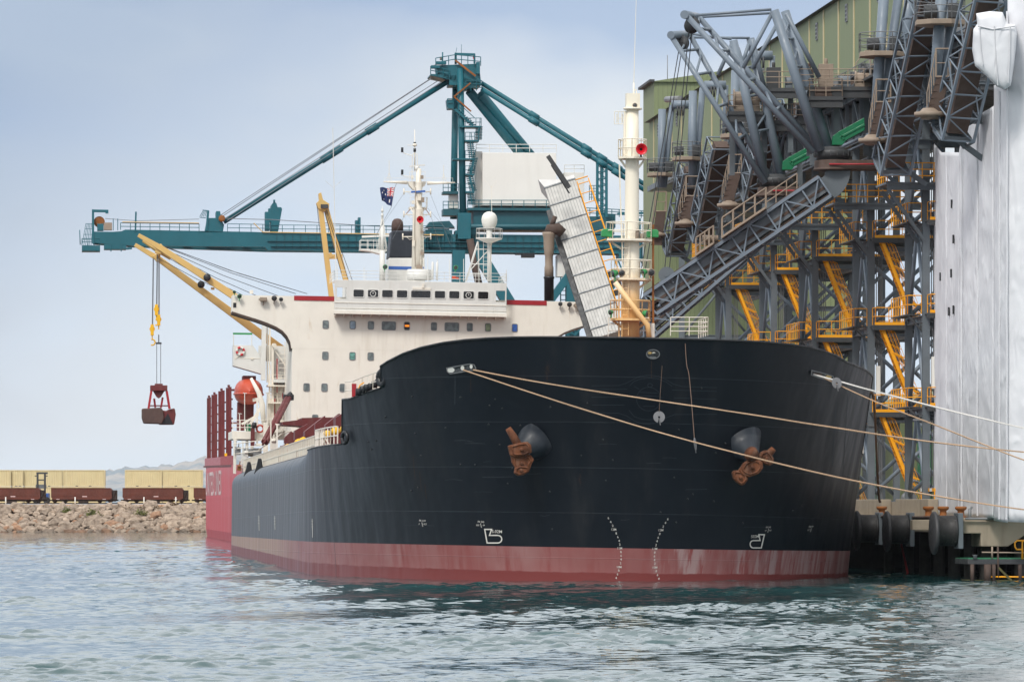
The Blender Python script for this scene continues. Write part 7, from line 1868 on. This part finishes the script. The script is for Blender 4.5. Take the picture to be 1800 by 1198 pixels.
for x0, x1, y in ((364, 371, 699), (372, 382, 693.5), (384, 395, 687), (397.5, 407, 681)):
    Y_ = 9000 * 20.5 / ((x0 + x1) / 2 - 101); u = (Y_ - 273 + 1) / .9961
    a = WU(x0, y, u); b_ = WU(x1, 803, u); q = MB(); q.box((a.x, u, rz_(u)), (a.x + (b_.x - a.x) * .45, u + 1.1, a.z)); q.box((a.x + (b_.x - a.x) * .45 + .003, u - .15, rz_(u)), (b_.x, u + 1.0, a.z + .1))
    for k in range(7): z = rz_(u) + 1 + k * 1.15; q.cbox((b_.x + .06, u + .3, z), (.2, .25, .2))
    q.cbox(((a.x + b_.x) / 2, u + .5, a.z + .2), (.3, .3, .3)); q.build('cell_guide_post', 'maroon_paint', RS)
q = MB(); q.tube(WU(407, 685, 296), WU(440, 685, 296), .12); q.tube(WU(407, 743, 296), WU(425, 743, 296), .1); q.build('tie_bar', 'maroon_paint', RS)
q = MB(); q.beam(WV(397, 803, -11.2), WV(397, 796, -11.2), .3); q.build('yellow_post', 'light_yellow', RS)
# deck cranes with yellow jibs
UK = 290.0
K = lambda px, py, du=0: WU(px, py, UK + du)
def deck_crane_part(name, pr, mats, **kw): return pr.build(name, mats, JA, **kw)
JA = RS
base = K(540, 640)
q = MB(); q.tube((base.x, UK, 8), (base.x, UK, base.z), 1.6, n=18); q.box((base.x - 2, UK - 2, base.z), (base.x + 2, UK + 2, base.z + 5)); dc = q.build('deck_crane', 'crane_yellow', RS)
def jib(pts, w0, w1, du):
    q = MB(); P = [K(x, y, du) for x, y in pts]
    q.beam(P[0], P[1], .25, .42, (0, 0, 1), .35, .62); q.beam(P[1], P[2], .6, w0, (0, 0, 1), .9, w1); return q.build('jib', 'crane_yellow', dc, bevel=.03)
j1 = jib([(243, 413), (283, 436), (540, 605)], .62, .95, 0)
j2 = jib([(237, 430), (279, 455), (530, 640)], .62, 1.0, 3)
q = MB(); q.path([K(251, 423, 1), K(274, 440, 1), K(300, 455, 1)], .17, 6); q.prism([K(276, 431), K(283, 428), K(287, 433), K(291, 440), K(283, 447), K(272, 444)], (0, .8, 0)); q.prism([K(268, 450, 2.6), K(276, 445, 2.6), K(282, 450, 2.6), K(284, 458, 2.6), K(276, 461, 2.6)], (0, .8, 0)); q.beam(K(283, 440), K(278, 452, 3), .25); q.build('jib_head', 'crane_yellow', dc, bevel=.04)
q = MB()
for a, b_ in (((352, 490), (372, 507)), ((344, 507), (364, 520))): pass
for x, y, du in ((364, 487.5, -.7), (353.5, 500, 2)): q.lathe([(.05, -.25), (.40, -.25), (.40, .1), (.05, .1)], K(x, y, du), (0, 1, 0), 20); q.build('floodlight_drum', 'black_paint', dc); q = MB()
for x, y in ((363, 519), (374, 507)): q.box(K(x - 3, y - 2, 1), K(x + 3, y + 2, 1) + Vector((0, .4, 0)))
q.build('service_box', 'crane_yellow', dc)
for a, b_ in (((290, 433), (520, 510)), ((292, 435), (520, 516)), ((285, 436), (500, 524)), ((288, 440), (470, 528)), ((290, 444), (450, 530)), ((284, 446), (430, 524)), ((300, 437), (540, 516)), ((275, 452), (420, 522))):
    q = MB(); A_s, B_s = K(*a, 1), K(*b_, 2); q.path([A_s, A_s.lerp(B_s, .5) + Vector((0, 0, -.25)), B_s], .032, 4); q.build('luffing_wire', 'wire', dc)
for x, y0, y1, x1 in ((269, 455, 570, 267.5), (276, 447, 536, 275), (279, 455, 553, 279)):
    q = MB(); q.tube(K(x, y0, 1), K(x1, y1, 1), .04, n=4); q.tube(K(x + 1, y0, 1.2), K(x1 + 1, y1, 1.2), .04, n=4); q.build('hoist_wire', 'light_wire', dc)
for x, y0, hook in ((267.5, 570, 1), (275, 535, 1), (279, 553, 0)):
    q = MB(); a = K(x, y0, 1); q.box(a + Vector((-.18, -.2, -1.2)), a + Vector((.18, .2, 0))); q.lathe([(.3, -.12), (.3, .12)], a + Vector((0, 0, -.5)), (0, 1, 0), 14); q.tube(a + Vector((0, 0, -1.2)), a + Vector((0, 0, -1.6)), .07)
    if hook: c = a + Vector((0, 0, -1.95)); q.path([c + Vector((math.sin(t_) * .32, 0, math.cos(t_) * .32)) for t_ in [R(-20 + 25 * i) for i in range(10)]], .09, 6)
    q.build('hook_block', 'light_yellow', dc, bevel=.03)
# crane grab
g0 = K(279, 712, 1)
GR = thing('grab', 'maroon clamshell grab with two half open shells hanging from the yellow jib', 'grab', M_W, g0)
def gz(px, py, du=1): return K(px, py, du)
q = MB(); q.box(gz(264, 677) + Vector((0, -.9, 0)), gz(294, 687) + Vector((0, .9, 0))); q.box(gz(272, 674) + Vector((0, -.5, 0)), gz(286, 677) + Vector((0, .5, 0))); q.prism([gz(269, 687) + Vector((0, -.5, 0)), gz(289, 687) + Vector((0, -.5, 0)), gz(283, 697) + Vector((0, -.5, 0)), gz(279, 700) + Vector((0, -.5, 0)), gz(275, 697) + Vector((0, -.5, 0))], (0, 1, 0)); q.build('head', 'maroon_paint', GR, bevel=.05)
for a, b_, dy in (((266, 687), (261, 718), -.8), ((293, 687), (298, 718), -.8), ((266, 687), (261, 718), .8), ((293, 687), (298, 718), .8), ((271, 700), (273, 716), 0), ((286, 698), (283, 716), 0)):
    q = MB(); q.beam(gz(*a) + Vector((0, dy, 0)), gz(*b_) + Vector((0, dy, 0)), .22, .3); q.build('arm', 'red_paint', GR)
q = MB(); q.beam(gz(262, 713) + Vector((0, -.8, 0)), gz(297, 713) + Vector((0, -.8, 0)), .14); q.build('cross_bar', 'maroon_paint', GR)
for pts, dy, l in (([(249, 718), (283, 716), (287, 722), (288, 735), (284, 745), (252, 744), (249, 734)], -1.0, 0), ([(284, 720), (291, 722), (297, 719), (307, 717), (309, 728), (306, 746), (279, 746), (287, 730)], -.6, 1)):
    q = MB(); q.prism([gz(*p) + Vector((0, dy, 0)) for p in pts], (0, 2.0, 0)); sh = q.build('shell', 'soot_brown' if not l else 'maroon_paint', GR, bevel=.12)
q = MB(); q.prism([gz(*p) + Vector((0, -.63, 0)) for p in ((295, 726), (304, 745), (283, 745))], (0, .1, 0)); q.build('shell_mouth', 'black_paint', GR)
q = MB()
for x in (275.5, 282.5): q.tube(gz(x, 604), gz(x, 676), .03, n=4)
q.beam(gz(274, 603), gz(284, 603), .25, .2); q.path([gz(279, 588), gz(279, 602)], .06, 5); q.build('grab_sling', 'wire', GR)
# second jib standing almost upright
q = MB(); b2 = K(600, 640, -6); q.tube((b2.x, UK - 6, 8), (b2.x, UK - 6, b2.z), 1.4, n=16); dc2 = q.build('deck_crane', 'crane_yellow', RS)
for a, b_ in (((563, 362), (592, 600)), ((573, 366), (632, 580))): q = MB(); q.beam(K(*b_, -6), K(*a, -6), .55, .66, (0, 1, 0)); q.build('jib', 'crane_yellow', dc2)
q = MB(); q.prism([K(556, 357, -6.5), K(561, 352, -6.5), K(560, 340, -6.5), K(564.5, 338, -6.5), K(568, 351, -6.5), K(579, 358, -6.5), K(578, 366, -6.5), K(570, 372, -6.5), K(559, 366, -6.5)], (0, 1, 0)); q.build('jib_head', 'crane_yellow', dc2, bevel=.04)
q = MB(); q.box(K(564, 359, -6.9), K(577, 366, -6.9) + Vector((0, .3, 0))); q.build('head_sheaves', 'dark_steel', dc2)
q = MB(); q.beam(K(577, 451, -6), K(602, 451, -6), .4, .5); q.beam(K(577, 451, -6), K(584, 447, -6), .5); q.build('jib_crossbar', 'crane_yellow', dc2)
for a, b_ in (((570, 368), (600, 480)), ((574, 368), (622, 500)), ((572, 368), (612, 490)), ((557, 360), (566, 440))): q = MB(); q.tube(K(*a, -6.4), K(*b_, -6.4), .03, n=4); q.build('luffing_wire', 'wire', dc2)
# ================================================================== ore train and containers on the breakwater
YT = 790.0
T_ = lambda px, py, Y=YT: G(px, py, Y)
z0 = 4.45
def wagon(x0, label, letters='rust'):
    a = T_(x0, 880); L = 119 / F * YT
    Wg = thing('ore_wagon', label, 'railway wagon', M_0, (a.x, YT, z0), 'brown ore wagons of the train')
    zt_, zb_ = T_(0, 857).z, T_(0, 877.5).z
    q = MB(); x, X_ = a.x + .25, a.x + L - .25
    q.prism([(x, YT, zt_), (X_ - .9, YT, zt_), (X_ - .6, YT, zt_ - .3), (X_ - .55, YT, zb_ + .35), (X_ - .9, YT, zb_), (x + .3, YT, zb_), (x, YT, zb_ + .35)], (0, 2.7, 0)); bd = q.build('body', 'wagon_brown', Wg, bevel=.02)
    q = MB(); q.box((x, YT - .05, zt_ - .1), (X_ - .8, YT - .003, zt_)); q.box((x, YT - .04, zb_ + .55), (X_ - .8, YT - .003, zb_ + .6))
    for k in range(1, 9): q.box((x + k * L / 9, YT - .04, zb_ + .1), (x + k * L / 9 + .06, YT - .003, zt_ - .1))
    q.build('side_rib', 'wagon_brown', bd)
    q = MB(); q.box((X_ - .5, YT + .2, zb_), (X_ + .1, YT + 2.4, zt_ - .35)); q.beam((X_ - .5, YT + .1, zb_ + .2), (X_, YT + .1, zt_ - .4), .1); q.build('end_frame', 'bogie_dark', Wg)
    q = MB(); q.box((x + .8, YT - .02, zb_ + .02), (x + 1.3, YT - .004, zb_ + .1)); q.box((X_ - 2, YT - .02, zb_ + .02), (X_ - 1.5, YT - .004, zb_ + .1)); q.box((x + L * .46, YT - .05, zb_ + .42), (x + L * .53, YT - .041, zb_ + .54)); q.build('number_plate', 'faded_red_text', bd)
    q = MB(); q.box((x + .2, YT + .4, zb_ - .28), (X_ - .1, YT + 2.3, zb_ - .003)); q.box((x + L * .4, YT + .2, zb_ - .5), (x + L * .55, YT + .5, zb_ - .15)); q.beam((a.x - .1, YT + 1.3, zb_ - .1), (a.x + L + .1, YT + 1.3, zb_ - .1), .2); q.build('underframe', 'bogie_dark', Wg)
    for bx_ in (1.6, L - 1.9):
        q = MB(); q.box((a.x + bx_ - 1.1, YT + .25, z0 + .45), (a.x + bx_ + 1.1, YT + .4, z0 + .68)); q.box((a.x + bx_ - .3, YT + .2, z0 + .3), (a.x + bx_ + .3, YT + .4, z0 + .7)); bg = q.build('bogie', 'bogie_dark', Wg)
        for w in (-.8, .8):
            q = MB(); q.lathe([(.43, 0), (.43, .12), (.47, .13), (.47, .16), (.05, .17)], (a.x + bx_ + w, YT + .42, z0 + .45), (0, 1, 0), 16); q.lathe([(.43, 0), (.1, -.04)], (a.x + bx_ + w, YT + .42, z0 + .45), (0, 1, 0), 16); q.build('wheel', 'bogie_dark', bg)
wagon(-39, 'brown ore wagon cut by the left edge of the picture')
wagon(87, 'brown ore wagon under the gap between the container rows')
wagon(212.5, 'brown ore wagon in front of the right container row')
wagon(337.5, 'brown ore wagon disappearing behind the red ship')
q = MB()
for dy in (.5, 2.0): q.box((-95, YT + dy, z0 - .15), (8, YT + dy + .1, z0))
struct(q, 'railway_track', 'bogie_dark')
def container(x0, x1, lev, Y, label, yaw=0):
    c0, c1 = T_(x0, 850, Y).x, T_(x1, 850, Y).x; z = z0 - .05 + lev * 2.62
    Cn = thing('shipping_container', label, 'container', M_0, (c0, Y, z), 'cream shipping containers')
    q = MB(); n = int((c1 - c0) / .28); pts = []
    for i in range(n):                      # corrugated side wall
        xa = c0 + .12 + (c1 - c0 - .24) * i / n; w = (c1 - c0 - .24) / n
        pts += [(xa, Y + .05), (xa + w * .3, Y + .05), (xa + w * .5, Y), (xa + w * .8, Y)]
    vs = [(x, y, zz) for x, y in pts for zz in (z + .12, z + 2.5)]
    q.add(vs, [(2 * i, 2 * i + 2, 2 * i + 3, 2 * i + 1) for i in range(len(pts) - 1)], False)
    q.box((c0 + .02, Y + .07, z + .1), (c1 - .02, Y + 2.4, z + 2.56)); bd = q.build('body', 'container_cream', Cn)
    q = MB()
    for zz in (z, z + 2.46): q.box((c0, Y - .03, zz), (c1, Y + .065, zz + .13))
    for xx in (c0, c1 - .13): q.box((xx, Y - .032, z), (xx + .13, Y + .066, z + 2.592))
    q.build('frame', 'container_cream', bd)
    if lev:
        q = MB()
        for f in (.3, .62): q.box((c0 + (c1 - c0) * f, Y - .035, z + .02), (c0 + (c1 - c0) * f + .4, Y - .031, z + .12))
        q.build('fork_pocket', 'black_paint', Cn)
Yc_ = 806
for lev in (1, 0):
    w = ('upper', 'lower')[1 - lev]
    for i, (a, b_, l) in enumerate(((-48, 19, 'at the left edge of the picture'), (42, 110, 'behind the container forklift'), (111, 184, 'at the right end of the left row'), (219.5, 285, 'at the left end of the right row'), (286, 356, 'beside the red ship'))):
        container(a, b_, lev, Yc_ if i else Yc_ - 1, ('cream container of the upper layer ' if lev else 'cream container of the lower layer ') + l)
    container(20, 41, lev, Yc_ - .5, 'cream container seen end on in the ' + ('upper' if lev else 'lower') + ' layer near the left edge')
FK = thing('container_forklift', 'dark forklift mast standing in front of the left container row', 'forklift', M_0, T_(74, 882, 799))
f_ = lambda x, y: T_(x, y, 799)
q = MB()
for x in (66, 79): q.beam(f_(x, 884), f_(x, 831), .3)
q.beam(f_(64, 831), f_(84, 831), .2, .3); q.beam(f_(66, 843), f_(79, 843), .2, .2); q.beam(f_(61, 836), f_(66, 836), .15); q.beam(f_(80, 836), f_(84, 836), .15); q.build('mast', 'dark_steel', FK)
q = MB(); q.box(f_(63, 851), f_(81, 858) + Vector((0, .8, 0))); q.build('carriage', 'steel_grey', FK)
q = MB(); q.box(f_(62, 866), f_(85, 880) + Vector((0, 3, 0))); q.build('body', 'blue_paint', FK, bevel=.1)
for x in (64, 82): q = MB(); q.lathe([(.55, 0), (.55, .5), (.1, .52)], f_(x, 880) + Vector((0, -.1, .1)), (0, 1, 0), 16); q.build('wheel', 'rubber', FK)
for x, l in ((10, 'pale marker post near the left edge of the picture'), (132, 'pale marker post in front of the second wagon'), (253, 'pale marker post in front of the third wagon'), (309, 'pale marker post near the end of the third wagon')):
    a = T_(x, 886, 783.5); q = MB(); q.tube((a.x, 783.5, 3.9), (a.x, 783.5, 5.25), .09, n=8); q.lathe([(.09, 0), (.11, .02), (.11, .08), (.001, .1)], (a.x, 783.5, 5.25), n=8); solo(q, 'marker_post', 'house_white', l, 'post', M_0, (a.x, 783.5, 3.9), 'marker posts along the railway')
m, t, b = mat_nodes('bush_leaf'); t.links.new(mixc(t, noise(t, 3, 3), lin(70, 80, 34), lin(112, 112, 56)), b.inputs['Base Color']); b.inputs['Roughness'].default_value = .9
m, t, b = mat_nodes('dry_leaf'); t.links.new(mixc(t, noise(t, 3, 3), lin(96, 76, 60), lin(122, 104, 80)), b.inputs['Base Color']); b.inputs['Roughness'].default_value = .9
random.seed(3)
for px, py, w, h, mt, l in ((163, 905, 1.1, .9, 'bush_leaf', 'green bush on the rocks left of the breakwater middle'), (248, 904, 1.0, .8, 'bush_leaf', 'green bush on the rocks below the right container row'), (253, 893, 3.6, .7, 'dry_leaf', 'wide patch of dry brown scrub at the top of the rocks'), (306, 890, 1.2, .8, 'dry_leaf', 'small dry brown bush at the top of the rocks near the red ship'), (116, 898, .8, .6, 'bush_leaf', 'small green bush on the rocks under the left wagons')):
    Y = np.interp(py, [885, 935], [781, 772]) - .6; c = T_(px, py, Y); q = MB()
    for _ in range(260):
        a = Vector((random.gauss(0, w * .45), random.gauss(0, .35), abs(random.gauss(0, h * .5)) - .2)); s_ = random.uniform(.08, .2)
        e1 = Vector((random.gauss(0, 1), random.gauss(0, 1), random.gauss(0, 1))).normalized() * s_; e2 = Vector((random.gauss(0, 1), random.gauss(0, 1), random.gauss(0, 1))).normalized() * s_
        p = c + a; q.add([p - e1, p + e2, p + e1, p - e2], [(0, 1, 2, 3)])
    solo(q, 'bush', mt, l, 'bush', M_0, c)
# ------------------------------------------------------------------ the air over the harbour
m = bpy.data.materials.new('haze'); m.use_nodes = True; MATS['haze'] = m
t = m.node_tree; t.nodes.clear()
o_ = t.nodes.new('ShaderNodeOutputMaterial'); v_ = t.nodes.new('ShaderNodeVolumePrincipled')
v_.inputs['Color'].default_value = (0.86, 0.92, 1.0, 1); v_.inputs['Density'].default_value = 0.00002; v_.inputs['Anisotropy'].default_value = 0.0
t.links.new(v_.outputs[0], o_.inputs['Volume'])
q = MB(); q.box((-7000, -400, -4), (7000, 9500, 150))
struct(q, 'haze', 'haze', kind='stuff')
